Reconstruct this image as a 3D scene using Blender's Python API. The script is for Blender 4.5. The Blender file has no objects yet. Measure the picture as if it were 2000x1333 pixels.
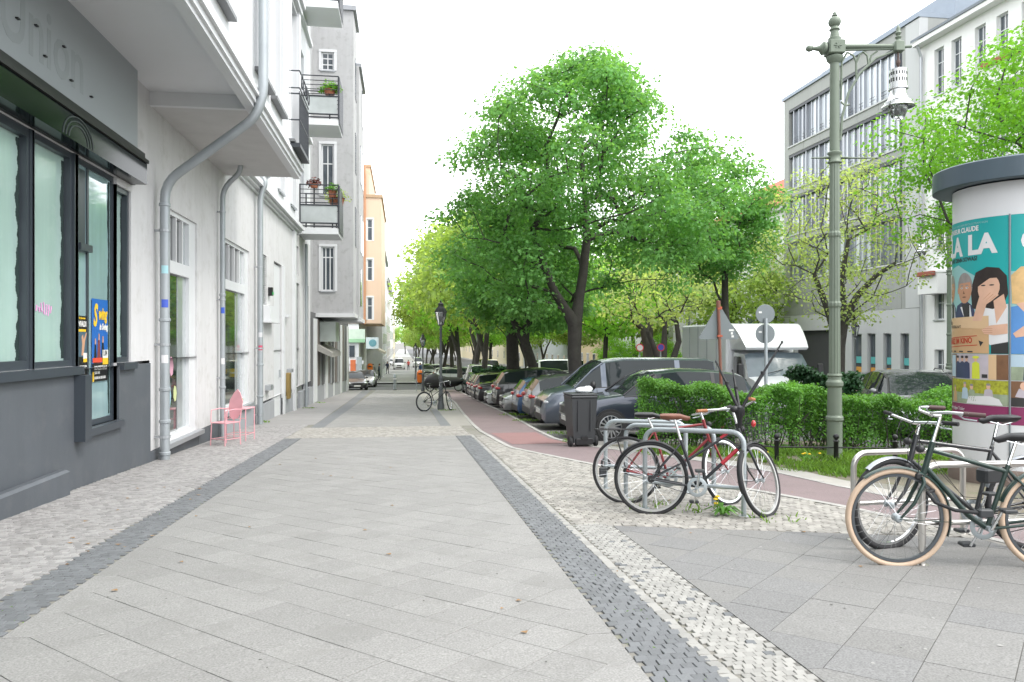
import bpy, bmesh, math, random
import numpy as np
from mathutils import Vector, Matrix

R = random.Random(7)
NR = np.random.default_rng(7)
SC = bpy.context.scene
COL = SC.collection
PI = math.pi
rad = math.radians

# ---------------------------------------------------------------- camera, sky, sun, exposure
cam_d = bpy.data.cameras.new('camera')
cam = bpy.data.objects.new('camera', cam_d)
COL.objects.link(cam)
cam.location = (0, 0, 1.42)
cam.rotation_euler = (rad(90), 0, -math.atan(212 / 1500))
cam_d.lens = 27.0
cam_d.sensor_width = 36.0
cam_d.clip_start = 0.05
cam_d.clip_end = 3000
cam_d.shift_y = -0.0008
SC.camera = cam

SUN_EL, SUN_AZ = rad(52), rad(128)      # azimuth measured clockwise from +Y
world = bpy.data.worlds.new('World')
SC.world = world
world.use_nodes = True
wn = world.node_tree
wn.nodes.clear()
w_out = wn.nodes.new('ShaderNodeOutputWorld')
w_bg = wn.nodes.new('ShaderNodeBackground')
w_sky = wn.nodes.new('ShaderNodeTexSky')
w_sky.sky_type = 'NISHITA'
w_sky.sun_disc = False
w_sky.sun_elevation = SUN_EL
w_sky.sun_rotation = SUN_AZ
w_sky.dust_density = 3.0
w_mix = wn.nodes.new('ShaderNodeMix')
w_mix.data_type = 'RGBA'
w_mix.inputs[0].default_value = 0.90     # overcast: a nearly even white cloud sheet over the blue
w_mix.inputs[7].default_value = (13.4, 13.7, 14.0, 1)
wn.links.new(w_sky.outputs[0], w_mix.inputs[6])
wn.links.new(w_mix.outputs[2], w_bg.inputs[0])
w_bg.inputs[1].default_value = 0.13
wn.links.new(w_bg.outputs[0], w_out.inputs[0])

sun_d = bpy.data.lights.new('sun', 'SUN')
sun_d.energy = 1.3
sun_d.angle = rad(14)
sun_d.color = (1, 0.96, 0.9)
sun = bpy.data.objects.new('sun', sun_d)
COL.objects.link(sun)
sdir = Vector((math.cos(SUN_EL) * math.sin(SUN_AZ), math.cos(SUN_EL) * math.cos(SUN_AZ), math.sin(SUN_EL)))
sun.rotation_euler = sdir.to_track_quat('Z', 'Y').to_euler()
sun.location = sdir * 60

SC.view_settings.view_transform = 'Standard'
SC.view_settings.look = 'None'
SC.view_settings.exposure = 0.85
SC.view_settings.gamma = 1
SC.view_settings.use_curve_mapping = False
SC.cycles.max_bounces = 10
SC.cycles.diffuse_bounces = 6
SC.cycles.transmission_bounces = 8
SC.cycles.transparent_max_bounces = 8
SC.cycles.caustics_reflective = False
SC.cycles.caustics_refractive = False

# ---------------------------------------------------------------- the lie of the land: the street runs gently downhill along +Y
GP = [(-60, 2.376), (0, 0), (55, -2.178), (65, -2.5), (120, -3.5), (250, -5.0), (400, -6.2), (800, -8), (3000, -8)]
def G(v):
    for (a, b), (e, f) in zip(GP, GP[1:]):
        if v <= e:
            return b + (f - b) * (v - a) / (e - a)
    return GP[-1][1]
ROAD = -0.15                              # the carriageway and parking bays lie a kerb lower
TILT = math.atan(-0.0396)

# ---------------------------------------------------------------- materials
MATS = {}
def M(name, col, rough=0.6, metal=0.0, var=0.12, scale=2.0, bump=0.0, bscale=40.0, island=0.0, streak=0.0,
      coat=0.0, spec=0.5, speck=0.0, emit=0.0, dirt=None, dirtamt=0.0, trans=0.0, alpha=1.0):
    if name in MATS:
        return MATS[name]
    m = bpy.data.materials.new(name)
    m.use_nodes = True
    nt = m.node_tree
    N, Lk = nt.nodes, nt.links
    b = N['Principled BSDF']
    b.inputs['Roughness'].default_value = rough
    b.inputs['Metallic'].default_value = metal
    b.inputs['Specular IOR Level'].default_value = spec
    b.inputs['Coat Weight'].default_value = coat
    b.inputs['Coat Roughness'].default_value = 0.04
    geo = N.new('ShaderNodeNewGeometry')
    def math_(op, a, c, clamp=False):
        n = N.new('ShaderNodeMath'); n.operation = op; n.use_clamp = clamp
        for i, x in enumerate((a, c)):
            if x is None: continue
            if isinstance(x, (int, float)): n.inputs[i].default_value = x
            else: Lk.new(x, n.inputs[i])
        return n.outputs[0]
    def noise(sc, det=4.0, vec=None, rg=0.55):
        n = N.new('ShaderNodeTexNoise'); n.inputs['Scale'].default_value = sc; n.inputs['Detail'].default_value = det
        n.inputs['Roughness'].default_value = rg
        Lk.new(vec or geo.outputs['Position'], n.inputs['Vector'])
        return n.outputs['Fac']
    f = math_('MULTIPLY_ADD', noise(scale), 2 * var); f.node.inputs[2].default_value = 1 - var
    if speck:
        s = noise(95.0, 3.0)
        s2 = math_('MULTIPLY_ADD', s, 2 * speck * 2.2); s2.node.inputs[2].default_value = 1 - speck * 2.2
        f = math_('MULTIPLY', f, s2)
    if island:
        oi = N.new('ShaderNodeObjectInfo')
        r_ = math_('FRACT', math_('ADD', geo.outputs['Random Per Island'], oi.outputs['Random']), None)
        i_ = math_('MULTIPLY_ADD', r_, island); i_.node.inputs[2].default_value = 1 - island / 2
        f = math_('MULTIPLY', f, i_)
    if streak:
        mp = N.new('ShaderNodeMapping'); mp.inputs['Scale'].default_value = (3.2, 3.2, 0.22)
        Lk.new(geo.outputs['Position'], mp.inputs['Vector'])
        st = noise(1.6, 6.0, mp.outputs[0], 0.65)
        s_ = math_('MULTIPLY_ADD', st, 2 * streak); s_.node.inputs[2].default_value = 1 - streak
        f = math_('MULTIPLY', f, s_)
    vm = N.new('ShaderNodeVectorMath'); vm.operation = 'SCALE'
    vm.inputs[0].default_value = col[:3]
    Lk.new(f, vm.inputs['Scale'])
    out = vm.outputs[0]
    if dirt:
        mx = N.new('ShaderNodeMix'); mx.data_type = 'RGBA'
        d_ = noise(3.1, 7.0, None, 0.7)
        rp = N.new('ShaderNodeMapRange'); rp.inputs[1].default_value = 0.52; rp.inputs[2].default_value = 0.68
        rp.inputs[4].default_value = dirtamt
        Lk.new(d_, rp.inputs[0]); Lk.new(rp.outputs[0], mx.inputs[0])
        Lk.new(out, mx.inputs[6]); mx.inputs[7].default_value = (*dirt, 1)
        out = mx.outputs[2]
    Lk.new(out, b.inputs['Base Color'])
    if bump:
        bp = N.new('ShaderNodeBump'); bp.inputs['Strength'].default_value = bump; bp.inputs['Distance'].default_value = 0.02
        Lk.new(noise(bscale, 6.0, None, 0.6), bp.inputs['Height'])
        Lk.new(bp.outputs[0], b.inputs['Normal'])
    if emit:
        b.inputs['Emission Color'].default_value = (*col[:3], 1); b.inputs['Emission Strength'].default_value = emit
    if trans:
        b.inputs['Transmission Weight'].default_value = trans
    if alpha < 1:
        b.inputs['Alpha'].default_value = alpha
    MATS[name] = m
    return m

def leaf_mat(name, col, var=0.5, tl=0.45):
    m = bpy.data.materials.new(name); m.use_nodes = True
    N, Lk = m.node_tree.nodes, m.node_tree.links
    N.clear()
    o = N.new('ShaderNodeOutputMaterial')
    geo = N.new('ShaderNodeNewGeometry')
    no = N.new('ShaderNodeTexNoise'); no.inputs['Scale'].default_value = 0.9; no.inputs['Detail'].default_value = 3
    Lk.new(geo.outputs['Position'], no.inputs['Vector'])
    add = N.new('ShaderNodeMath'); add.operation = 'MULTIPLY_ADD'; add.inputs[1].default_value = var
    Lk.new(geo.outputs['Random Per Island'], add.inputs[0]); add.inputs[2].default_value = 0.38 - var / 2
    ad2 = N.new('ShaderNodeMath'); ad2.operation = 'MULTIPLY_ADD'; ad2.inputs[1].default_value = 1.25
    Lk.new(no.outputs['Fac'], ad2.inputs[0]); Lk.new(add.outputs[0], ad2.inputs[2])
    vm = N.new('ShaderNodeVectorMath'); vm.operation = 'SCALE'; vm.inputs[0].default_value = col
    Lk.new(ad2.outputs[0], vm.inputs['Scale'])
    d = N.new('ShaderNodeBsdfPrincipled'); d.inputs['Roughness'].default_value = 0.5
    d.inputs['Specular IOR Level'].default_value = 0.3
    t = N.new('ShaderNodeBsdfTranslucent')
    v2 = N.new('ShaderNodeVectorMath'); v2.operation = 'MULTIPLY'; v2.inputs[1].default_value = (1.35, 1.25, 0.6)
    Lk.new(vm.outputs[0], v2.inputs[0])
    Lk.new(vm.outputs[0], d.inputs['Base Color']); Lk.new(v2.outputs[0], t.inputs['Color'])
    mx = N.new('ShaderNodeMixShader'); mx.inputs[0].default_value = tl
    Lk.new(d.outputs[0], mx.inputs[1]); Lk.new(t.outputs[0], mx.inputs[2]); Lk.new(mx.outputs[0], o.inputs['Surface'])
    MATS[name] = m
    return m

# ---------------------------------------------------------------- mesh building helpers
class MB:
    def __init__(s):
        s.v, s.f, s.m = [], [], []
    def add(s, vs, fs, m=0):
        k = len(s.v); s.v.extend([tuple(p) for p in vs]); s.f.extend([tuple(i + k for i in f) for f in fs]); s.m.extend([m] * len(fs))
        return s
    def box(s, x0, x1, y0, y1, z0, z1, m=0):
        return s.add([(x0, y0, z0), (x1, y0, z0), (x1, y1, z0), (x0, y1, z0), (x0, y0, z1), (x1, y0, z1), (x1, y1, z1), (x0, y1, z1)],
                     [(3, 2, 1, 0), (4, 5, 6, 7), (0, 1, 5, 4), (1, 2, 6, 5), (2, 3, 7, 6), (3, 0, 4, 7)], m)
    def bbox(s, x0, x1, y0, y1, z0, z1, b=0.02, m=0):
        """box with chamfered vertical and top/bottom edges"""
        pts = []
        for z, i in ((z0, b), (z0 + b, 0), (z1 - b, 0), (z1, b)):
            a0, a1, b0, b1 = x0 + i, x1 - i, y0 + i, y1 - i
            c = b
            pts += [(a0 + c, b0, z), (a1 - c, b0, z), (a1, b0 + c, z), (a1, b1 - c, z), (a1 - c, b1, z), (a0 + c, b1, z), (a0, b1 - c, z), (a0, b0 + c, z)]
        fs = [tuple(range(7, -1, -1)), tuple(range(24, 32))]
        for k in range(3):
            for i in range(8):
                j = (i + 1) % 8
                fs.append((k * 8 + i, k * 8 + j, k * 8 + 8 + j, k * 8 + 8 + i))
        return s.add(pts, fs, m)
    def quad(s, a, b, c, d, m=0):
        return s.add([a, b, c, d], [(0, 1, 2, 3)], m)
    def tube(s, pts, r, n=8, closed=False, caps=True, m=0):
        pts = [Vector(p) for p in pts]
        L = len(pts)
        rs = r if isinstance(r, (list, tuple)) else [r] * L
        vs, fs = [], []
        ref = None
        for i, p in enumerate(pts):
            if closed: t = pts[(i + 1) % L] - pts[i - 1]
            else: t = pts[min(i + 1, L - 1)] - pts[max(i - 1, 0)]
            if t.length < 1e-9: t = Vector((0, 0, 1))
            t.normalize()
            if ref is None:
                ref = t.orthogonal().normalized()
            else:
                ref = ref - t * ref.dot(t)
                if ref.length < 1e-6: ref = t.orthogonal()
                ref.normalize()
            b = t.cross(ref)
            for k in range(n):
                a = 2 * PI * k / n
                vs.append(p + (ref * math.cos(a) + b * math.sin(a)) * rs[i])
        for i in range(L if closed else L - 1):
            for k in range(n):
                a, c = i * n + k, i * n + (k + 1) % n
                d, e = ((i + 1) % L) * n + (k + 1) % n, ((i + 1) % L) * n + k
                fs.append((a, c, d, e))
        if caps and not closed:
            fs.append(tuple(range(n - 1, -1, -1))); fs.append(tuple((L - 1) * n + k for k in range(n)))
        return s.add(vs, fs, m)
    def lathe(s, prof, n=20, o=(0, 0, 0), ax='z', m=0, a0=0.0, a1=2 * PI):
        full = abs(a1 - a0 - 2 * PI) < 1e-6
        K = n if full else n + 1
        vs, fs = [], []
        for r, z in prof:
            for k in range(K):
                a = a0 + (a1 - a0) * k / n
                x, y = r * math.cos(a), r * math.sin(a)
                p = (x, y, z) if ax == 'z' else ((x, z, y) if ax == 'y' else (z, x, y))
                vs.append((p[0] + o[0], p[1] + o[1], p[2] + o[2]))
        for i in range(len(prof) - 1):
            for k in range(K if full else K - 1):
                fs.append((i * K + k, i * K + (k + 1) % K, (i + 1) * K + (k + 1) % K, (i + 1) * K + k))
        if ax == 'y': fs = [f[::-1] for f in fs]
        return s.add(vs, fs, m)
    def prism(s, poly, fn0, fn1, m=0):
        n = len(poly)
        vs = [fn0(*p) for p in poly] + [fn1(*p) for p in poly]
        fs = [tuple(range(n - 1, -1, -1)), tuple(range(n, 2 * n))] + [(i, (i + 1) % n, n + (i + 1) % n, n + i) for i in range(n)]
        return s.add(vs, fs, m)
    def ell(s, c, r, nu=10, nv=6, m=0):
        prof = [(max(1e-4, math.sin(PI * i / nv)), -math.cos(PI * i / nv)) for i in range(nv + 1)]
        k = len(s.v)
        s.lathe(prof, nu, m=m)
        for i in range(k, len(s.v)):
            x, y, z = s.v[i]; s.v[i] = (c[0] + x * r[0], c[1] + y * r[1], c[2] + z * r[2])
        return s
    def xf(s, mat, k=0):
        for i in range(k, len(s.v)):
            s.v[i] = tuple(mat @ Vector(s.v[i]))
        return s
    def build(s, name, mats, parent=None, smooth=0, fixn=True):
        me = bpy.data.meshes.new(name)
        me.from_pydata(s.v, [], s.f)
        mats = mats if isinstance(mats, (list, tuple)) else [mats]
        for mm in mats: me.materials.append(mm)
        if len(mats) > 1: me.polygons.foreach_set('material_index', s.m)
        if fixn and len(s.f) < 6000:
            bm = bmesh.new(); bm.from_mesh(me); bmesh.ops.recalc_face_normals(bm, faces=bm.faces); bm.to_mesh(me); bm.free()
        if smooth:
            me.polygons.foreach_set('use_smooth', [True] * len(me.polygons))
            me.set_sharp_from_angle(angle=rad(smooth))
        me.update()
        return link(name, me, parent)

def link(name, me, parent=None):
    o = bpy.data.objects.new(name, me)
    COL.objects.link(o)
    if parent is not None:
        o.parent = parent
        if parent.get('world_parts'):
            o.location = -parent.location
    return o

def tag(o, label=None, cat=None, group=None, kind=None):
    if label: o['label'] = label
    if cat: o['category'] = cat
    if group: o['group'] = group
    if kind: o['kind'] = kind
    return o

def thing(name, label, cat, loc=(0, 0, 0), rz=0.0, group=None, world=False):
    """an Empty at the thing's base; world=True: its parts are written in world metres"""
    o = bpy.data.objects.new(name, None)
    o.empty_display_size = 0.2
    COL.objects.link(o)
    o.location = loc
    o.rotation_euler = (0, 0, rz)
    if world: o['world_parts'] = 1
    return tag(o, label, cat, group)

def np_mesh(name, verts, quads, mats, parent=None, tri=False):
    me = bpy.data.meshes.new(name)
    nf = len(quads); k = quads.shape[1]
    me.vertices.add(len(verts)); me.vertices.foreach_set('co', verts.astype(np.float32).ravel())
    me.loops.add(nf * k); me.loops.foreach_set('vertex_index', quads.astype(np.int32).ravel())
    me.polygons.add(nf); me.polygons.foreach_set('loop_start', np.arange(0, nf * k, k, dtype=np.int32))
    me.update(calc_edges=True)
    for m in (mats if isinstance(mats, (list, tuple)) else [mats]): me.materials.append(m)
    return link(name, me, parent)

def text_geo(txt, size, depth=0.002, sx=1.0, shear=0.0, bold=0.0, align='LEFT', maxedge=None, spacing=1.0):
    """lettering as plain geometry: list of verts (x right, y up, z out) and faces"""
    cu = bpy.data.curves.new('t', 'FONT')
    cu.body = txt; cu.size = size; cu.extrude = depth; cu.shear = shear; cu.offset = bold; cu.align_x = align
    cu.resolution_u = 3; cu.space_character = spacing
    ob = bpy.data.objects.new('t', cu); COL.objects.link(ob)
    dg = bpy.context.evaluated_depsgraph_get()
    me = bpy.data.meshes.new_from_object(ob.evaluated_get(dg))
    COL.objects.unlink(ob); bpy.data.objects.remove(ob); bpy.data.curves.remove(cu)
    if maxedge:
        bm = bmesh.new(); bm.from_mesh(me)
        for _ in range(4):
            es = [e for e in bm.edges if e.calc_length() > maxedge]
            if not es: break
            bmesh.ops.subdivide_edges(bm, edges=es, cuts=1)
            bmesh.ops.triangulate(bm, faces=bm.faces)
        bm.to_mesh(me); bm.free()
    vs = [(v.co.x * sx, v.co.y, v.co.z) for v in me.vertices]
    fs = [tuple(p.vertices) for p in me.polygons]
    bpy.data.meshes.remove(me)
    return vs, fs

def holed(mb, fn, a0, a1, z0, z1, holes, depth, m=0, mr=None):
    """a wall face fn(a, z, inward) with rectangular openings (a0,a1,z0,z1) and their reveals"""
    A = sorted({a0, a1, *[x for h in holes for x in h[:2] if a0 < x < a1]})
    Z = sorted({z0, z1, *[x for h in holes for x in h[2:4] if z0 < x < z1]})
    for i in range(len(A) - 1):
        for j in range(len(Z) - 1):
            ca, cz = (A[i] + A[i + 1]) / 2, (Z[j] + Z[j + 1]) / 2
            if any(h[0] < ca < h[1] and h[2] < cz < h[3] for h in holes): continue
            mb.quad(fn(A[i], Z[j], 0), fn(A[i + 1], Z[j], 0), fn(A[i + 1], Z[j + 1], 0), fn(A[i], Z[j + 1], 0), m)
    for h in holes:
        p, q, r, s = h[:4]
        d = depth
        mm = m if mr is None else mr
        mb.quad(fn(p, r, 0), fn(q, r, 0), fn(q, r, d), fn(p, r, d), mm)
        mb.quad(fn(p, s, 0), fn(q, s, 0), fn(q, s, d), fn(p, s, d), mm)
        mb.quad(fn(p, r, 0), fn(p, s, 0), fn(p, s, d), fn(p, r, d), mm)
        mb.quad(fn(q, r, 0), fn(q, s, 0), fn(q, s, d), fn(q, r, d), mm)
    return mb

def fbox(mb, fn, a0, a1, z0, z1, d0, d1, m=0):
    """box in a wall's own coordinates; d is inward depth (negative stands proud)"""
    p = [fn(a, z, d) for d in (d0, d1) for (a, z) in ((a0, z0), (a1, z0), (a1, z1), (a0, z1))]
    return mb.add(p, [(0, 1, 2, 3), (7, 6, 5, 4), (0, 4, 5, 1), (1, 5, 6, 2), (2, 6, 7, 3), (3, 7, 4, 0)], m)

def window(parent, fn, a0, a1, z0, z1, depth, mf, mp, cols=(), rows=(), fw=0.06, t=0.05, sill=None, name='window', split=True):
    """frame with bars at the given fractions, one pane child per opening"""
    mb = MB()
    d0, d1 = depth - t, depth
    fbox(mb, fn, a0, a0 + fw, z0, z1, d0, d1); fbox(mb, fn, a1 - fw, a1, z0, z1, d0, d1)
    fbox(mb, fn, a0 + fw, a1 - fw, z0, z0 + fw, d0, d1); fbox(mb, fn, a0 + fw, a1 - fw, z1 - fw, z1, d0, d1)
    cs = [a0 + fw] + [a0 + (a1 - a0) * c for c in cols] + [a1 - fw]
    rs = [z0 + fw] + [z0 + (z1 - z0) * c for c in rows] + [z1 - fw]
    bw = fw * 0.7
    for c in cs[1:-1]: fbox(mb, fn, c - bw / 2, c + bw / 2, z0 + fw, z1 - fw, d0 + 0.004, d1 + 0.003)
    for k, c in enumerate(rs[1:-1]):
        for a, b in zip(cs, cs[1:]):
            fbox(mb, fn, a + (bw / 2 if a != cs[0] else 0), b - (bw / 2 if b != cs[-1] else 0), c - bw / 2, c + bw / 2, d0 + 0.006, d1 + 0.003)
    o = mb.build(name, mf, parent)
    if split:
        for a, b in zip(cs, cs[1:]):
            for c, d in zip(rs, rs[1:]):
                p = MB(); fbox(p, fn, a, b, c, d, depth - 0.022, depth - 0.012)
                q = p.build('pane', mp, o); q.location = (0, 0, 0)
    else:
        p = MB(); fbox(p, fn, a0 + fw, a1 - fw, z0 + fw, z1 - fw, depth - 0.022, depth - 0.012)
        q = p.build('pane', mp, o); q.location = (0, 0, 0)
    if sill:
        s = MB(); fbox(s, fn, a0 - 0.04, a1 + 0.04, z0 - 0.06, z0 - 0.004, -sill, depth)
        q = s.build('sill', M('zinc', (0.42, 0.44, 0.46), 0.45, 0.6), o); q.location = (0, 0, 0)
    return o

# ================================================================ GROUND
def struct(o):
    o['kind'] = 'structure'
    return o

def strip(name, rows, dz, mat, parent=None, sub=1):
    """sheet from rows (v, u_left, u_right), draped on the slope"""
    rows = sorted(tuple(r) for r in rows)
    for kv, _ in GP:                        # break the sheet where the slope changes
        for a, b in list(zip(rows, rows[1:])):
            if a[0] < kv < b[0]:
                t = (kv - a[0]) / (b[0] - a[0]); rows.append(tuple(a[i] + (b[i] - a[i]) * t for i in range(3)))
    rows = sorted(rows)
    mb = MB(); out = []
    for (a, b) in zip(rows, rows[1:]):
        n = max(1, int((b[0] - a[0]) / 12)) if a[0] >= 50 else 1
        for i in range(n):
            t = i / n
            out.append([a[k] + (b[k] - a[k]) * t for k in range(3)])
    out.append(rows[-1])
    vs = []
    for v, l, r in out: vs += [(l, v, G(v) + dz), (r, v, G(v) + dz)]
    mb.add(vs, [(2 * i, 2 * i + 1, 2 * i + 3, 2 * i + 2) for i in range(len(out) - 1)])
    o = mb.build(name, mat, parent)
    return o if parent else struct(o)

m_slab = M('paving slab granite', (0.247, 0.242, 0.233), 0.75, var=0.10, scale=1.3, bump=0.12, bscale=160, island=0.13, speck=0.32, dirt=(0.2, 0.196, 0.185), dirtamt=0.6)
m_slabdark = M('paving slab dark', (0.182, 0.181, 0.179), 0.8, var=0.10, scale=1.3, bump=0.12, bscale=160, island=0.12, speck=0.35)
m_slabgrey = M('paving slab grey', (0.2, 0.197, 0.19), 0.78, var=0.12, scale=1.1, bump=0.12, bscale=160, island=0.11, speck=0.34, dirt=(0.17, 0.167, 0.16), dirtamt=0.5)
m_cob = M('pale mosaic stone', (0.30, 0.285, 0.26), 0.7, var=0.12, scale=2.4, bump=0.15, bscale=90, island=0.5, dirt=(0.25, 0.24, 0.2), dirtamt=0.35)
m_cobl = M('left verge mosaic stone', (0.29, 0.28, 0.275), 0.7, var=0.2, scale=1.2, bump=0.15, bscale=90, island=0.42, dirt=(0.2, 0.19, 0.175), dirtamt=0.4)
m_cobd = M('blue grey sett', (0.142, 0.148, 0.155), 0.65, var=0.15, scale=2.0, bump=0.2, bscale=90, island=0.28)
m_cobw = M('white mosaic stone', (0.30, 0.293, 0.275), 0.7, var=0.08, scale=2.4, bump=0.15, bscale=90, island=0.28)
m_joint = M('sandy joint', (0.225, 0.215, 0.19), 0.95, var=0.25, scale=14, bump=0.4, bscale=120, dirt=(0.11, 0.14, 0.05), dirtamt=0.6)
m_jointg = M('slab joint', (0.155, 0.15, 0.138), 0.95, var=0.2, scale=9)
m_path = M('red cycle path paving', (0.205, 0.158, 0.16), 0.85, var=0.14, scale=1.5, bump=0.2, bscale=120, speck=0.2, dirt=(0.165, 0.132, 0.128), dirtamt=0.6)
m_pathred = M('brighter red paving', (0.255, 0.145, 0.14), 0.85, var=0.1, scale=2, bump=0.2, bscale=120, speck=0.2)
m_edge = M('pale edging stone', (0.37, 0.36, 0.34), 0.75, var=0.1, scale=3, bump=0.1, island=0.2)
m_asph = M('asphalt', (0.075, 0.077, 0.08), 0.85, var=0.15, scale=0.8, bump=0.3, bscale=150, speck=0.3, dirt=(0.11, 0.11, 0.105), dirtamt=0.7)
m_soil = M('soil and trampled verge', (0.17, 0.15, 0.11), 0.95, var=0.3, scale=1.5, bump=0.5, bscale=30, dirt=(0.09, 0.13, 0.04), dirtamt=0.7)
m_grnd = M('plain ground', (0.16, 0.155, 0.14), 0.95, var=0.2, scale=0.2)
m_far = M('distant paving', (0.27, 0.27, 0.265), 0.8, var=0.1, scale=0.8, speck=0.1)

gm = MB(); vs = []; rows = [-60, 0, 30, 55, 65, 90, 120, 180, 250, 320, 400, 600, 800, 2600]
for v in rows: vs += [(-900, v, G(v) - 0.26), (900, v, G(v) - 0.26)]
gm.add(vs, [(2 * i, 2 * i + 1, 2 * i + 3, 2 * i + 2) for i in range(len(rows) - 1)])
struct(gm.build('ground', m_grnd))

BAND0, BAND1 = 16.8, 19.8
strip('footpath_bed', [(-8, -4.3, 2.2), (6.9, -4.3, 2.2), (57.5, -4.3, 2.2)], -0.0085, m_joint)
strip('bike_stand_bed', [(6.0, 2.2, 6.0), (8.6, 2.2, 6.0), (12.2, 2.2, 3.4), (14.0, 2.2, 2.2)], -0.008, m_joint)
foot = bpy.data.objects['footpath_bed']
road = strip('road', [(-10, 8.6, 22.0), (14.2, 8.6, 22.0), (57.5, 8.6, 22.0), (76, 8.6, 22), (800, 8.6, 22)], ROAD, m_asph)
strip('side_street', [(57.6, -60, 8.58), (63, -60, 8.58), (74.6, -60, 8.58)], -0.12, m_asph)
strip('far_pavement', [(74.7, -5.2, 3.2), (130, -4.6, 3.2), (800, -4.6, 3.2)], 0.0, m_far)
strip('parking_bay', [(14.3, 3.35, 8.55), (20, 3.35, 8.55), (57.5, 3.9, 8.55), ], -0.146, M('parking bay setts', (0.17, 0.165, 0.155), 0.85, var=0.25, scale=1.5, bump=0.5, bscale=25, speck=0.2, dirt=(0.1, 0.1, 0.095), dirtamt=0.7))
strip('far_parking_bay', [(74.7, 3.3, 8.55), (800, 3.3, 8.55)], -0.146, m_asph)
strip('opposite_pavement', [(-10, 22.2, 24.2), (57.5, 22.2, 24.2), (800, 22.2, 24.2)], 0.0, m_far)
k = MB()
for v0, v1 in ((-10, 57.5), (74.7, 400)):
    for i in range(int((v1 - v0) / 4) + 1):
        a, b = v0 + 4 * i, min(v1, v0 + 4 * i + 3.98)
        if b - a < .3: continue
        k.add([(22.0, a, G(a) - .2), (22.2, a, G(a) - .2), (22.2, b, G(b) - .2), (22.0, b, G(b) - .2), (22.0, a, G(a) + .01), (22.2, a, G(a) + .01), (22.2, b, G(b) + .01), (22.0, b, G(b) + .01)],
              [(3, 2, 1, 0), (4, 5, 6, 7), (0, 1, 5, 4), (1, 2, 6, 5), (2, 3, 7, 6), (3, 0, 4, 7)])
ko = k.build('kerb', m_edge); struct(ko)
# planted verge in front of the parked cars
strip('planted_verge', [(2.0, 6.35, 8.5), (4, 6.2, 8.5), (6.2, 5.7, 8.5), (7.4, 5.45, 8.5), (8.6, 5.3, 8.5), (10.0, 5.15, 8.5), (11.1, 4.75, 8.5), (12.2, 4.3, 8.5), (13.2, 3.9, 8.5), (14.28, 3.5, 8.5)], -0.012, m_soil)
verge = bpy.data.objects['planted_verge']

PATH = [(57.0, 2.7, 3.85), (47, 2.45, 3.68), (34, 2.29, 3.42), (25.7, 1.99, 3.34), (20.3, 1.84, 3.2), (18, 1.81, 3.1), (15.7, 1.9, 3.08), (14, 1.98, 3.4), (12.2, 2.55, 4.2), (11.1, 2.89, 4.65), (10, 3.4, 5.05), (8.6, 4.05, 5.2), (7.4, 4.5, 5.4), (6.2, 4.8, 5.65), (4, 5.1, 6.15), (1, 5.3, 6.4)]
PS = sorted(PATH)
def path_lr(v):
    for a, b in zip(PS, PS[1:]):
        if v <= b[0]:
            t = max(0, (v - a[0]) / (b[0] - a[0])); return a[1] + (b[1] - a[1]) * t, a[2] + (b[2] - a[2]) * t
    return PS[-1][1:]
cyc = strip('cycle_path', PATH, -0.003, m_path)
strip('cycle_path_patch', [(v, path_lr(v)[0] + .12, path_lr(v)[1] - .1) for v in (14.6, 15.2, 15.7, 16.4, 17.3)], 0.0015, m_pathred)
# row of pale edging stones on both sides of the cycle path
def edging(side, off, v0, v1):
    pts = []; v = v1
    n = 0
    prev = None
    line = []
    while v > v0:
        l, r = path_lr(v); line.append((l + off if side == 0 else r + off, v)); v -= 0.08
    # resample to ~0.4 m stones
    L = [0]
    for a, b in zip(line, line[1:]): L.append(L[-1] + math.dist(a, b))
    def at(d):
        i = max(0, min(len(L) - 2, next((j for j in range(len(L) - 1) if L[j + 1] >= d), len(L) - 2)))
        t = (d - L[i]) / max(1e-6, L[i + 1] - L[i]); a, b = line[i], line[i + 1]
        return Vector((a[0] + (b[0] - a[0]) * t, a[1] + (b[1] - a[1]) * t))
    d = 0; st = MB(); cnt = 0
    while d + .42 < L[-1]:
        p, q = at(d), at(d + .395)
        t = (q - p).normalized(); nn = Vector((-t.y, t.x)) * .045
        c = [p - nn, q - nn, q + nn, p + nn]; h = R.uniform(.002, .008)
        mb = st if (q.y > 13 or cnt >= 60) else MB()
        mb.add([(x.x, x.y, G(x.y) - .03) for x in c] + [(x.x, x.y, G(x.y) + h) for x in c], [(4, 5, 6, 7), (0, 1, 5, 4), (1, 2, 6, 5), (2, 3, 7, 6), (3, 0, 4, 7)])
        if mb is not st: mb.build('edging_stone', m_edge, cyc); cnt += 1
        d += .405
    if st.v: tag(st.build('far_edging', m_edge, cyc), kind='stuff')
edging(0, -.02, 1.2, 56)
edging(1, .03, 1.2, 56)

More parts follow.
